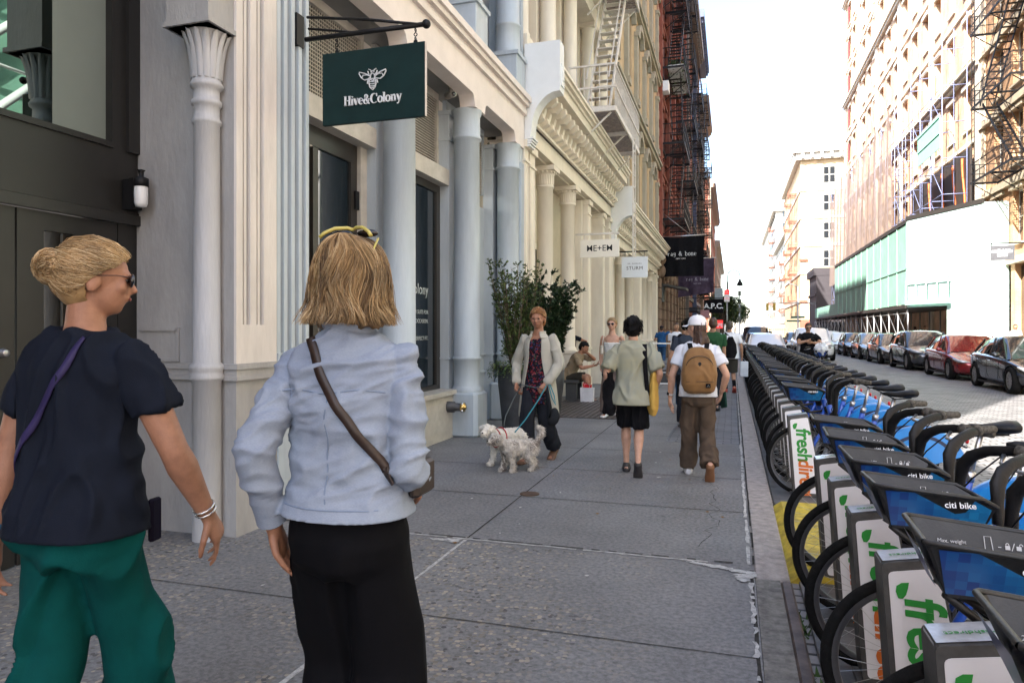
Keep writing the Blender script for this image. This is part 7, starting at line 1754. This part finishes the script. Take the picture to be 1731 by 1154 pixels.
# ---------------------------------------------------------------- E: seated man with phone
E_ = person('seated man in tan shirt and shorts, chin on hand, looking at a phone', (-3.32, 14.7, 0), -95, 1.75)
b = Body(1.75, hip=(0, -.02, .50), lean=(0, .55), ankles=((-.10, .40), (.12, .48)), wrists=((-.07, .39, 1.00), (.13, .56, .74)), poles=((-.8, .2, -.6), (.8, -.2, -.6)), head=(0, -30, 0), kpole=(0, .6, 1)); H = 1.75
b.body(E_, skin_tan, .008, [dict(n=(0, -.7, .5), curl=50), dict(n=(0, .1, 1), curl=45)])
top(b, E_, 'shirt', mat('tan_shirt', (.26, .20, .13), .85), .014, -.05, .8, .010, folds(.007, 8, 2)); pants(b, E_, 'shorts', mat('dark_shorts', (.04, .037, .03), .85), .03, .052, .05, .42, .008, .010, folds(.006, 8)); b.shoes(E_, mat('black_trainer', (.02, .02, .022), .6))
cap_hair(b, E_, h_black, 1.08, fold=folds(.005, 20))
m = MB(); m.obar(b.WR+V((-.03, .04, .02)), b.WR+V((-.03, .16, .05)), .07, .010); m.build('phone', black_plastic, E_)
bn = thing('stone_bench', 'low dark bench under the seated man by the cream column', 'bench', (-3.2, 14.7, 0)); m = MB(); m.bbox(-3.36, -3.05, 14.4, 15.1, .38, .44, .01); m.box(-3.33, -3.1, 14.45, 14.55, 0, .38); m.box(-3.33, -3.1, 14.95, 15.05, 0, .38); m.build('seat', MATS['dark_step'], bn, True)
bg_ = thing('shopping_bag', 'white paper bag with red tissue on the ground beside the seated man', 'bag', (-2.85, 14.35, 0)); m = MB()
m.prism([(-.13, 0), (.13, 0), (.14, .30), (-.14, .30)], -.06, .06, 'xz'); m.tube([V((-.06, -.065, .29)), V((-.05, -.066, .38)), V((.05, -.066, .38)), V((.06, -.065, .29))], .003, 5); m.build('paper_bag', mat('white_paper_bag', (.68, .68, .72), .6), bg_, fixn=True)
m = MB(); rg = random.Random(3)
for k in range(24): a = rg.uniform(0, 6.28); m.add([(rg.uniform(-.1, .1), rg.uniform(-.04, .04), .28), (rg.uniform(-.1, .1), rg.uniform(-.04, .04), .28), (.1*math.cos(a), .04*math.sin(a), rg.uniform(.33, .42))], [(0, 1, 2)])
m.build('tissue', mat('red_tissue', (.6, .03, .04), .8), bg_)
# small person reaching at the doorway: only an arm shows
Aj = person('person mostly hidden behind the cream pillar with one bare arm against the door frame', (-3.85, 17.2, 0), -20, 1.6)
b = Body(1.62, wrists=((-.2, 0, .85), (.22, .40, 1.22))); b.body(Aj, skin_tan, .010); top(b, Aj, 'tshirt', navy, vox=.012); pants(b, Aj, 'trousers', MATS['charcoal_trousers'], vox=.012); cap_hair(b, Aj, h_brown, 1.08, vox=.010)
# ---------------------------------------------------------------- F: beige tee, black shorts, yellow tote
F_ = person('short haired woman in loose sand T-shirt and black shorts with yellow tote bag', (-.98, 7.36, 0), 8, 1.62)
b = Body(1.60, lean=(0, .02), ankles=((-.07, .12, .07), (.045, -.22, .14)), toes=(0, -62), wrists=((-.24, .05, .84), (.22, .06, .86)), head=(-22, -4, 0), poles=((-.7, -1, 0), (.6, -1, 0)), girth=.98); H = 1.60; M = b.Rh
b.body(F_, skin_fair, .0075, feet=True)
sand = mat('sand_cotton_tee', (.30, .29, .20), .85, 0, .12, 3, col2=(.25, .26, .22), sheen=.2)
top(b, F_, 'tshirt', sand, .034, -.085, .85, .009, folds(.012, 7, 6), .022, .048, .050)
pants(b, F_, 'shorts', fabric_black, .02, .062, .06, .46, .016, .010, folds(.008, 8, 4), .062)
b.shoes(F_, mat('dark_flat_shoe', (.03, .028, .03), .5))
cap_hair(b, F_, h_black, 1.16, fold=folds(.009, 16, 8), low=-.004)
strands(F_, 'hair_strands', [h_black], lambda rg, t: (lambda th, z: [b.hc+M @ (V((math.sin(th)*.05*H, -.012*H+math.cos(th)*.055*H, z*H))+V((math.sin(th)*.006*k+rg.uniform(-.004, .004), math.cos(th)*.005*k, (.004-.003*k)*k))) for k in range(5)])(rg.uniform(1.2, 5.1), rg.uniform(-.03, .05)), 420, .0018, 4)
strap(b, F_, 'tote_strap', fabric_black, [V((.12, .02, 1.33)), V((.115, -.06, 1.335)), V((.115, -.115, 1.26)), V((.12, -.13, 1.1)), V((.135, -.13, .92)), V((.15, -.11, .80))], .045, .004, [(0, 0, 1), (0, -.5, 1), (0, -1, .3), (0, -1, 0), (0, -1, 0), (0, -1, 0)])
mb = MB(); mb.loft([(V((.20, -.03, z)), V((.022+.03*s_, .0, 0)), V((0, .10+.05*s_, 0))) for z, s_ in ((.62, .3), (.68, 1), (.78, 1), (.90, .7), (.98, .3), (1.05, .05))], 18); remesh(mb, 'tote_bag', mat('mustard_canvas', (.55, .34, .08), .8, 0, .1, 5), F_, .009, 1, folds(.006, 10, 2))
mb = MB(); mb.loft([(V((-.25, -.02, z)), V((.05, 0, 0)), V((0, .07, 0))) for z in (.62, .70, .85, .98, 1.05)], 14); remesh(mb, 'draped_jacket', fabric_black, F_, .010, 1, folds(.014, 9, 3))
# ---------------------------------------------------------------- G: white cap, backpack
G2 = person('woman in white cap and T-shirt with mustard backpack and brown trousers', (-.33, 7.34, 0), 6, 1.60)
b = Body(1.60, lean=(0, .03), ankles=((-.085, .20, .072), (.10, -.20, .16)), toes=(0, -60), wrists=((-.27, .05, .80), (.24, .10, .85)), head=(50, 0, 0), poles=((-.6, -1, 0), (.6, -1, 0)), girth=1.0); H = 1.60; M = b.Rh
b.body(G2, skin_fair, .0075, [dict(n=(1, 0, 0), curl=30), dict(n=(-1, 0, 0), curl=40)])
wtee = mat('white_cotton_tee', (.60, .62, .68), .85, 0, .06, 4, sheen=.2)
top(b, G2, 'tshirt', wtee, .020, -.02, .62, .009, folds(.008, 9, 3), .006, .040, .042)
pants(b, G2, 'trousers', mat('brown_cotton_trousers', (.095, .068, .050), .85, 0, .2, 4, sheen=.15), .05, .052, .052, .98, .006, .010, folds(.009, 7, 8, (1, 1, .6)), .055)
b.shoes(G2, mat('white_trainer', (.6, .6, .62), .5), which=(0,)); b.shoes(G2, mat('tan_sole_shoe', (.20, .09, .04), .6), which=(1,))
def lh(mb, c, M, H):
    mb.ell(c+M @ V((0, -.03*H, -.05*H)), (.046*H, .034*H, .06*H), 16, 12, M=M); mb.ell(c+M @ V((.01, -.045*H, -.10*H)), (.050*H, .028*H, .06*H), 16, 12, M=M)
cap_hair(b, G2, h_brown, 1.04, extra=lh, fold=folds(.006, 18, 3, (1.6, 1.6, .2)))
strands(G2, 'hair_strands', [h_brown, h_brown, h_black, mat('hair_chestnut', (.13, .05, .022), .5)], lambda rg, t: (lambda th, z, l: [b.hc+M @ V((math.sin(th)*(.047+.012*u)*H+.004*math.sin(u*7+th*9), (-.012+math.cos(th)*(.046+.004*u))*H, (z-l*u)*H)) for u in [k/7 for k in range(8)]])(math.pi+rg.uniform(-1.5, 1.5), rg.uniform(-.03, .02), rg.uniform(.10, .155)), 700, .0018, 8)
capm = mat('white_cap_cotton', (.70, .71, .74), .8, 0, .04, 6)
mb = MB(); c = b.hc+M @ V((0, -.006*H, .016*H)); mb.lathe((0, 0, 0), [(.0, .062*H), (.02*H, .060*H), (.040*H, .047*H), (.050*H, .026*H), (.053*H, .004*H), (.053*H, -.004*H), (.050*H, -.004*H)], 28)
mb.v = [tuple(c+M @ V((x, y*1.16, z))) for x, y, z in mb.v]; mb.tube([c+M @ V((0, 0, .062*H)), c+M @ V((0, 0, .066*H))], .006, 8)
vs = []; 
for j in range(5):
    for k in range(13): a = R(22+136*k/12); r = .053+.010*j*1.0; vs.append(c+M @ V((.053*H*math.cos(a)*(1+.03*j), (.061*math.sin(a)+.0125*j*math.sin(a)**1.2)*H, (.002-.0022*j-.004*abs(math.cos(a))*j*.4)*H)))
mb.add(vs, [(j*13+k, j*13+k+1, j*13+k+14, j*13+k+13) for j in range(4) for k in range(12)], 0, True); mb.build('cap', capm, G2)
tanbag = mat('mustard_backpack_canvas', (.20, .098, .028), .75, 0, .12, 6, bump=.2, bscale=200, sheen=.1)
mb = MB(); mb.loft([(V((0, -.185-dy, z)), V((a, 0, 0)), V((0, c_, 0))) for z, a, c_, dy in ((.865, .11, .05, .0), (.885, .145, .078, .0), (.95, .165, .092, .01), (1.05, .170, .095, .012), (1.15, .160, .088, .008), (1.24, .135, .068, -.004), (1.29, .10, .045, -.012), (1.31, .05, .02, -.016))], 28, pw=.7); bp = remesh(mb, 'backpack', tanbag, G2, .008, 2, folds(.004, 9, 2))
m = MB(); ar_ = [(.125*math.cos(R(a)), -.262-.012*math.sin(R(a)), 1.13+.10*math.sin(R(a))) for a in range(-25, 206, 15)]; m.tube(ar_, .0045, 6); m.tube([(-.13, -.28, .98), (0, -.293, .985), (.13, -.28, .98)], .003, 5); m.build('zip', mat('dark_zip', (.03, .02, .01), .6), bp)
m = MB(); m.box(.055, .100, -.292, -.284, .925, .965); m.build('patch', fabric_black, bp); m = MB(); m.tube([(.068, -.2925, .934), (.0775, -.2925, .956), (.087, -.2925, .934)], .0015, 4); m.build('patch_mark', SM, bp)
m = MB(); m.prism([(-.016, 1.150), (-.012, 1.168), (0, 1.172), (.012, 1.168), (.016, 1.150), (0, 1.128)], -.285, -.272, 'xz'); m.build('loop_tab', black_plastic, bp)
for sx in (-1, 1): strap(b, G2, 'backpack_strap', fabric_black, [V((sx*.07, -.13, 1.27)), V((sx*.085, -.06, 1.345)), V((sx*.09, .02, 1.33)), V((sx*.105, .085, 1.22)), V((sx*.12, .07, 1.05)), V((sx*.14, -.06, .96)), V((sx*.13, -.12, .93))], .045, .008, [(0, -.3, 1), (0, 0, 1), (0, .5, 1), (0, 1, 0), (0, 1, 0), (sx, 0, 0), (sx, 0, 0)])
m = MB(); d = (b.WL-b.EL).normalized(); m.tube([b.WL-d*.055, b.WL-d*.025], .027, 16); m.build('watch_band', capm, G2); m = MB(); m.tube([b.WL-d*.052+V((-.024, -.01, 0)), b.WL-d*.028+V((-.024, -.01, 0))], .015, 8); m.build('watch', black_plastic, G2)
m = MB(); m.obar(b.WR+V((.01, .0, .0)), b.WR+V((.02, -.03, -.15)), .015, .12); m.build('dark_green_pouch', mat('dark_green_cloth', (.01, .04, .03), .8), G2)
# ---------------------------------------------------------------- I: white tee, black sling, shopping bag
I_ = person('man walking away in white T-shirt and dark shorts with black sling bag', (-.06, 17.6, 0), 4, 1.78)
b = Body(1.68, ankles=((-.08, .1, .07), (.09, -.2, .14)), toes=(0, -40), wrists=((-.27, .02, .80), (.28, .08, .84)), girth=1.15, shoulderw=1.15); H = 1.68
b.body(I_, skin_mid, .010); top(b, I_, 'tshirt', wtee, .02, -.05, .62, .011, folds(.008, 8), sl_r=.040, slw=.042); pants(b, I_, 'shorts', mat('dark_olive_shorts', (.05, .048, .04), .85), .02, .058, .055, .48, .01, .011); b.shoes(I_, mat('red_trainer', (.35, .05, .03), .6))
mb = MB()
for K, A2 in ((b.KL, b.AL), (b.KR, b.AR)): b.limb(mb, [K.lerp(A2, .55), A2], [.026*H, .024*H])
remesh(mb, 'socks', fabric_black, I_, .010, 1)
cap_hair(b, I_, mat('hair_grey_brown', (.06, .05, .04), .6), 1.05, vox=.009)
mb = MB(); mb.loft([(V((.01, -.16, z)), V((a, 0, 0)), V((0, .06, 0))) for z, a in ((.82, .10), (.95, .15), (1.15, .13), (1.33, .05))], 16); remesh(mb, 'sling_bag', fabric_black, I_, .012, 1); strap(b, I_, 'bag_strap', fabric_black, [V((.0, -.14, 1.3)), V((-.10, -.10, 1.40)), V((-.14, 0, 1.42))], .05)
m = MB(); m.bbox(.24, .42, -.02, .14, .38, .74, .01); m.tube([V((.29, .06, .74)), V((.28, .08, .84)), V((.38, .06, .74))], .004, 5); m.build('shopping_bag', mat('pale_blue_paper', (.6, .65, .7), .7), I_)
# ---------------------------------------------------------------- background walkers
def walker(label, loc, deg, H, tee, trs, hair, skin=skin_mid, shorts=False, wr=None, head=(0, 0, 0), vox=.012, sleeve=.6, g=1.05):
    p = person(label, loc, deg, H); b = Body(H, ankles=((-.08, .14), (.08, -.16, .10)), toes=(0, -25), wrists=wr, head=head, girth=g, shoulderw=1.08)
    b.body(p, skin, vox); top(b, p, 'shirt', tee, .018, -.04, sleeve, vox, folds(.006, 8)); pants(b, p, 'shorts' if shorts else 'trousers', trs, .03, .05, .046, .5 if shorts else .97, .01, vox, folds(.006, 7)); b.shoes(p, MATS['black_trainer']); cap_hair(b, p, hair, 1.06, vox=vox*.8); return p, b
blue_tee = mat('blue_work_shirt', (.02, .08, .21), .85); jeans = mat('blue_jeans', (.03, .075, .16), .85, 0, .2, 5)
p, b = walker('man in blue shirt, jeans and cap standing with his back turned by the brownstone front', (-2.75, 29.3, 0), 0, 1.66, blue_tee, jeans, h_brown, wr=((-.2, .2, 1.1), (.14, .28, 1.35)))
m = MB(); m.ell(b.hc+V((0, -.01, .03)), (.085, .105, .075), 14, 10); m.build('cap', navy, p)
walker('man in dark slate T-shirt just left of the white cap, arm bent', (-.62, 10.9, 0), 12, 1.66, mat('slate_tee', (.03, .038, .055), .85), MATS['charcoal_trousers'], h_black, wr=((-.30, .12, .86), (.2, .2, .95)))
walker('man in green T-shirt half hidden behind the woman with the white cap', (-.34, 13.6, 0), 0, 1.70, mat('green_tee', (.02, .07, .03), .85), MATS['charcoal_trousers'], h_brown)
walker('bearded man in pale shirt walking towards the camera near the brownstone', (-1.55, 21.0, 0), 185, 1.68, wtee, MATS['charcoal_trousers'], h_brown)
walker('distant woman with grey hair in dark top behind the man in white T-shirt', (-.75, 27.0, 0), 180, 1.50, MATS['charcoal_trousers'], jeans, mat('hair_grey', (.3, .28, .26), .6), skin_fair)
walker('person in black T-shirt behind the slate T-shirt man', (-.84, 13.5, 0), 8, 1.66, fabric_black, jeans, h_black)
# ---------------------------------------------------------------- K: man at a basket bike in the road
K_ = person('man in black T-shirt and sunglasses holding his phone in the roadway', (2.12, 22.4, ROADZ), 188, 1.82)
b = Body(1.80, ankles=((-.14, 0), (.14, 0)), wrists=((-.06, .27, 1.24), (.06, .25, 1.30)), poles=((-1, -.2, -.3), (1, -.2, -.3)), head=(0, -14, 0), girth=1.2, shoulderw=1.2)
b.body(K_, skin_mid, .009, [dict(n=(.5, -.6, .4), curl=60), dict(n=(-.5, -.6, .4), curl=60)], armr=1.2); top(b, K_, 'tshirt', fabric_black, .016, -.05, .6, .010, folds(.007, 8), sl_r=.040, slw=.042); pants(b, K_, 'trousers', MATS['charcoal_trousers'], vox=.012); b.shoes(K_, MATS['black_trainer'])
cap_hair(b, K_, h_brown, 1.10, fold=folds(.006, 20)); glasses(b, K_, black_iron, black_lens)
m = MB(); m.obar(V((-.03, .34, 1.30)), V((-.03, .38, 1.43)), .07, .01); m.build('phone', black_plastic, K_)
o = copy_tree(bikeA); o.location = (2.34, 21.2, ROADZ); o.rotation_euler = (0, 0, R(92)); tag(o, 'blue basket bike pointed at the camera before the man with the phone', 'bicycle')
bgk = thing('grocery_bag', 'white plastic bag stuffed in the basket of the bike before the standing man', 'bag', (2.34, 21.15, .95)); mb = MB(); mb.ell((0, 0, 0), (.17, .15, .16), 16, 10); mb.ell((.05, 0, .12), (.06, .05, .06), 10, 8); remesh(mb, 'bag_film', mat('white_plastic_film', (.6, .62, .66), .35), bgk, .012, 1, folds(.02, 9, 3))
# a few far pedestrians
for k, (x, y, lab) in enumerate(((2.2, 75, 'far pedestrian in white crossing the distant roadway'), (3.2, 82, 'far pedestrian in blue crossing the distant roadway'), (4.2, 88, 'far pedestrian in dark clothes crossing the distant roadway'), (10.6, 46, 'person in white walking under the shed posts'), (11.4, 52, 'dark clothed person standing under the shed'), (11.3, 34.5, 'bearded man walking on the sunny right pavement behind the dark car'))):
    walker(lab, (x, y, ROADZ if x < 8.7 else 0), [170, 20, 200, 190, 10, 180][k], 1.72, [wtee, blue_tee, fabric_black, wtee, fabric_black, wtee][k], [jeans, jeans, navy, MATS['tan_shirt'], navy, MATS['tan_shirt']][k], h_brown, vox=.016)
# ================================================================ dogs
def dog(name, label, loc, deg, fur, fur2, L=.42, hgt=.30, tailup=True, shag=.012, seed=1, strandm=None, head_turn=0):
    r_ = thing(name, label, 'dog', loc, R(deg)); mb = MB(); s = L/.42; z0 = hgt
    # faces +y
    mb.loft([(V((0, y*s, z0+dz)), V((a*s, 0, 0)), V((0, 0, c_*s))) for y, dz, a, c_ in ((-.20, -.005, .045, .050), (-.15, 0, .070, .070), (-.05, -.002, .074, .070), (.06, -.008, .078, .082), (.14, -.005, .074, .085), (.19, .015, .055, .065))], 20)
    hr = Matrix.Rotation(R(head_turn), 3, 'Z'); hc = V((0, .27*s, z0+.095)); hd = lambda x, y, z: hc+hr @ V((x*s, y*s, z*s))
    mb.loft([(V((0, .15*s, z0+.02)), V((.055*s, 0, 0)), V((0, .03, .055*s))), (hd(0, -.05, -.04), V((.048*s, 0, 0)), V((0, .02, .048*s))), (hd(0, -.01, 0), V((.05*s, 0, 0)), V((0, .03, .045*s)))], 14)
    mb.ell(hd(0, 0, 0), (.062*s, .060*s, .056*s), 16, 12); mb.ell(hd(0, .062, -.022), (.034*s, .040*s, .028*s), 12, 10, M=hr)
    for sx in (-1, 1):
        mb.loft([(hd(sx*.050, -.012, .038), V((.012, 0, 0)), V((0, .02, 0))), (hd(sx*.066, -.006, .012), V((.012, 0, 0)), V((0, .025, 0))), (hd(sx*.070, .0, -.022), V((.008, 0, 0)), V((0, .016, 0)))], 10)
        fy = .03*sx
        b_limb(mb, [V((sx*.045*s, .13*s, z0-.03)), V((sx*.048*s, (.125+fy*.6)*s, z0*.52)), V((sx*.048*s, (.13+fy*1.4)*s, .035)), V((sx*.048*s, (.155+fy*1.5)*s, .018))], [.042*s, .028*s, .022*s, .024*s])
        b_limb(mb, [V((sx*.045*s, -.13*s, z0-.02)), V((sx*.050*s, (-.10-fy)*s, z0*.55)), V((sx*.050*s, (-.175-fy)*s, z0*.33)), V((sx*.050*s, (-.155-fy)*s, .035)), V((sx*.05*s, (-.13-fy)*s, .018))], [.055*s, .038*s, .022*s, .020*s, .023*s])
    tl = [V((0, -.20*s, z0+.04)), V((0, -.245*s, z0+.11)), V((0, -.25*s, z0+.17)), V((0, -.21*s, z0+.20))] if tailup else [V((0, -.20*s, z0+.03)), V((0, -.27*s, z0+.07)), V((0, -.33*s, z0+.13))]
    b_limb(mb, tl, [.022*s, .026*s, .030*s, .018*s] if tailup else [.020*s, .016*s, .010*s])
    body = remesh(mb, 'body', fur, r_, .008, 3, folds(.006, 30, seed, (1, 1, 1)))
    me = body.data; rg = random.Random(seed); m = MB(); polys = list(me.polygons); 
    for i in range(5200):
        p = rg.choice(polys); c = p.center; n = p.normal
        if (c-hd(0, .09, -.02)).length < .022: continue
        d = (n*.55+V((0, -.35, -.75))+V((rg.uniform(-.4, .4), rg.uniform(-.4, .4), rg.uniform(-.3, .3)))).normalized(); l = shag*rg.uniform(.6, 1.5)
        sd = d.cross(n); sd = sd.normalized()*.0022 if sd.length > 1e-4 else V((.002, 0, 0)); dark = noise.noise(c*9+V((seed, 0, 0))) > (.12 if fur2 else 9)
        m.add([c+sd, c-sd, c+d*l*.6-sd*.5+n*.002, c+d*l], [(0, 1, 2, 3)], 1 if dark else 0)
    m.build('fur', [fur, fur2 or fur], body)
    m = MB(); m.ell(hd(0, .100, -.012), (.011, .009, .009), 10, 8); o = m.build('nose', black_plastic, r_); m = MB()
    for sx in (-1, 1): m.ell(hd(sx*.024, .050, .014), (.008, .006, .008), 10, 8)
    m.build('eyes', eye_m, r_); return r_, hc, s
def b_limb(mb, pts, rad): Body.limb(None, mb, pts, rad, 4, 12)
whitefur = mat('white_dog_fur', (.70, .66, .58), .9, 0, .15, 14); greyfur = mat('cream_grey_dog_fur', (.62, .57, .50), .9, 0, .3, 16); darkfur = mat('dark_grey_dog_fur', (.26, .22, .19), .9, 0, .3, 16)
dog('dog', 'white terrier with red harness on the left, looking at the camera', (-2.36, 7.46, 0), 150, whitefur, None, .50, .31, False, .022, 3, head_turn=25)
dog('dog', 'shaggy cream and grey small dog with curled tail on a blue lead in front', (-2.14, 7.12, 0), 128, greyfur, darkfur, .42, .26, True, .034, 8, head_turn=20)
lead = thing('dog_lead', 'blue dog lead running from the woman\'s hand to the shaggy dog', 'dog lead', (-2.0, 7.5, .6)); m = MB(); m.tube([(-1.95, 7.60, .90), (-2.02, 7.45, .72), (-2.12, 7.28, .52), (-2.20, 7.16, .40)], .007, 6); m.tube([(-1.93, 7.58, .90), (-1.88, 7.60, .76), (-1.86, 7.58, .66), (-1.90, 7.57, .74), (-1.94, 7.58, .88)], .006, 6); m.build('strap', mat('teal_webbing', (.02, .22, .28), .6), lead, True)
lead = thing('dog_lead', 'dark grey dog lead with clip hanging to the white terrier', 'dog lead', (-2.3, 7.6, .6)); m = MB(); m.tube([(-1.96, 7.60, .88), (-2.1, 7.6, .84), (-2.27, 7.65, .87), (-2.36, 7.62, .70), (-2.42, 7.52, .52), (-2.42, 7.46, .42)], .006, 6); m.build('strap', mat('grey_webbing', (.08, .10, .10), .6), lead, True)
hn = thing('dog_harness', 'red harness strap round the chest of the white terrier', 'harness', (-2.4, 7.4, .33)); m = MB(); 
Mh = Matrix.Rotation(R(150), 3, 'Z')
for yy, rr_ in ((.10, 1.06), (.17, 1.0)): m.tube([V((-2.36, 7.46, 0))+Mh @ V((.092*rr_*math.cos(a*.3927), yy*1.19, .31+.100*rr_*math.sin(a*.3927))) for a in range(17)], .007, 6, cap=False)
m.build('strap', mat('red_webbing', (.4, .015, .02), .6), hn, True)
# ================================================================ planters and trees
leaf_y = mat('shrub_leaf_yellow_green', (.15, .20, .05), .6, 0, .35, 12); leaf_g = mat('shrub_leaf_green', (.07, .12, .03), .6, 0, .35, 12); leaf_d = mat('shrub_leaf_dark', (.016, .042, .016), .55, 0, .35, 12); leaf_l = mat('shrub_leaf_mid', (.03, .07, .02), .55, 0, .3, 12)
bark = mat('thin_bark', (.13, .10, .07), .9, 0, .3, 30)
def leaf(m, p, d, up, s, mi):
    d = d.normalized(); sd = d.cross(up); sd = sd.normalized() if sd.length > 1e-3 else V((1, 0, 0)); n = sd.cross(d)
    m.add([p, p+d*s*.5+sd*s*.28+n*s*.08, p+d*s, p+d*s*.5-sd*s*.28+n*s*.08], [(0, 1, 2, 3)], mi)
def planter(label, x, y, h, rt, rbm, shrub, seed):
    r_ = thing('planter', label, 'planter', (x, y, 0)); m = MB(); m.lathe((0, 0, 0), [(rbm, 0), (rbm*1.0, .05), (rt*.97, h*.75), (rt, h), (rt-.025, h), (rt-.03, h-.06)], 28); m.build('pot', mat('slate_planter', (.035, .037, .042), .6, 0, .25, 5, bump=.2, bscale=50), r_)
    m = MB(); m.lathe((0, 0, h-.07), [(0, .0), (rt-.03, 0)], 20); m.build('soil', mat('soil', (.03, .02, .015), .95), r_)
    return r_
def shrub(label, x, y, z0, hgt, rad, nst, mats_, seed, spread=.16, nleaf=5, ls=.035, dens=1.0, name='shrub', top_only=False):
    r_ = thing(name, label, 'shrub', (x, y, z0)); rg = random.Random(seed); m = MB(); lf = MB(); tips = []
    for i in range(nst):
        a = rg.uniform(0, 6.28); r0 = rad*.25*rg.random(); p = V((r0*math.cos(a), r0*math.sin(a), -.03)); out = V((math.cos(a), math.sin(a), 0))*spread*rg.uniform(.3, 1.3); H_ = hgt*rg.uniform(.55, 1.0); pts = [p]; n = 9
        for k in range(n): p = p+(V((0, 0, H_/n))+out*H_/n*1.6+V((rg.uniform(-1, 1), rg.uniform(-1, 1), 0))*.015); pts.append(p)
        m.tube(pts, [.007*(1-.8*k/n)+.001 for k in range(n+1)], 5)
        for k in range(2, n+1):
            for q in range(int(3*dens)):
                t = pts[k].lerp(pts[k-1], rg.random()); b2 = rg.uniform(0, 6.28); d = V((math.cos(b2), math.sin(b2), rg.uniform(.2, 1.2))).normalized(); l = rg.uniform(.04, .16)*(1.2-.5*k/n); e = t+d*l; m.tube([t, t+d*l*.5+V((0, 0, .005)), e], [.002, .0015, .001], 3, cap=False)
                for w_ in range(nleaf):
                    u = rg.random(); pp = t.lerp(e, u); dd = (d+V((rg.uniform(-1, 1), rg.uniform(-1, 1), rg.uniform(-.6, .8)))); leaf(lf, pp, dd, V((rg.uniform(-.5, .5), rg.uniform(-.5, .5), 1)), ls*rg.uniform(.6, 1.3), rg.choice(range(len(mats_))))
    m.build('stems', bark, r_); lf.build('foliage', mats_, r_); return r_
PX, PY = -2.98, 9.75
planter('tall tapered slate planter by the pale round column', PX, PY, .97, .27, .19, None, 1)
shrub('sparse twiggy shrub with small yellow green leaves growing in the tall planter', PX, PY, .93, 1.62, .25, 50, [leaf_y, leaf_g, leaf_l], 5, .15, 13, .036, 1.3)
iv = thing('ivy', 'ivy spilling over the rim of the tall slate planter', 'plant', (PX, PY, .97)); rg = random.Random(8); lf = MB()
for k in range(1500):
    a = rg.uniform(0, 6.28); r = .24+rg.uniform(0, .16); z = -.02-max(0, r-.27)*rg.uniform(0, 1.6)+rg.uniform(-.03, .10)
    leaf(lf, V((r*math.cos(a), r*math.sin(a), z)), V((math.cos(a+rg.uniform(-1, 1)), math.sin(a+rg.uniform(-1, 1)), rg.uniform(-1, .4))), V((0, 0, 1)), rg.uniform(.025, .05), rg.choice((0, 1, 2)))
lf.build('foliage', [leaf_y, leaf_g, leaf_l], iv)
planter('second slate planter half hidden behind the woman in the cream coat', -2.97, 11.6, .80, .27, .2, None, 2)
shrub('dense dark green bushy evergreen in the second planter behind the walker', -2.97, 11.6, .75, 1.7, .3, 70, [leaf_d, leaf_l, leaf_d], 9, .16, 16, .058, 1.5)
planter('small dark pot with spiky plant by the cream step', -2.9, 19.6, .45, .2, .16, None, 3)
shrub('small spiky green plant in the dark pot', -2.9, 19.6, .42, .7, .2, 26, [leaf_d, leaf_l], 4, .35, 6, .09, .8)
def tree(label, x, y, h, r, seed, n=4200):
    t = thing('street_tree', label, 'tree', (x, y, 0)); rg = random.Random(seed); m = MB(); m.tube([V((0, 0, 0)), V((.05, 0, h*.3)), V((0, .05, h*.6)), V((.1, 0, h*.85))], [.16, .13, .09, .03], 8); lf = MB(); cl = []
    for i in range(16):
        a = rg.uniform(0, 6.28); e = V((math.cos(a)*r*rg.uniform(.3, .9), math.sin(a)*r*rg.uniform(.3, .9), h*rg.uniform(.5, .95))); m.tube([V((0, 0, h*rg.uniform(.3, .6))), e*.6+V((0, 0, h*.15)), e], [.06, .04, .015], 5); cl.append((e, r*rg.uniform(.25, .5)))
    for i in range(n):
        c, q = rg.choice(cl); d = V((rg.gauss(0, 1), rg.gauss(0, 1), rg.gauss(0, .8))).normalized(); leaf(lf, c+d*q*rg.uniform(.5, 1)**.5, V((rg.uniform(-1, 1), rg.uniform(-1, 1), rg.uniform(-.8, .5))), V((0, 0, 1)), .30*rg.uniform(.6, 1.3), rg.choice((0, 1, 2)))
    m.build('trunk', bark, t); lf.build('crown', [leaf_y, leaf_g, leaf_l], t)
tree('street tree on the left pavement just beyond the cross street', .4, 128, 6.2, 2.6, 1, 9000)
tree('second street tree farther along the left pavement', -1.2, 150, 7.4, 3.0, 2, 8000)
tree('third street tree behind the others at the far left', -1.8, 118, 7.0, 2.6, 3)
tree('small tree beside the red cafe sign', -.9, 70, 4.6, 1.3, 5, 2600)
bl = thing('balcony_plants', 'boxes of leafy plants on a black fire escape of the red building', 'plants', (FX, 37.5, 14.3)); lf = MB(); rg = random.Random(6)
for k in range(1600): leaf(lf, V((rg.uniform(.3, 1.15), rg.uniform(-2.0, 2.0), rg.gauss(.25, .16))), V((rg.uniform(-1, 1), rg.uniform(-1, 1), rg.uniform(-1, 1))), V((0, 0, 1)), .13, rg.choice((0, 1)))
lf.build('foliage', [leaf_g, leaf_l], bl); m = MB(); m.box(.35, 1.1, -2, 2, .03, .2); m.build('plant_box', white_paint, bl)
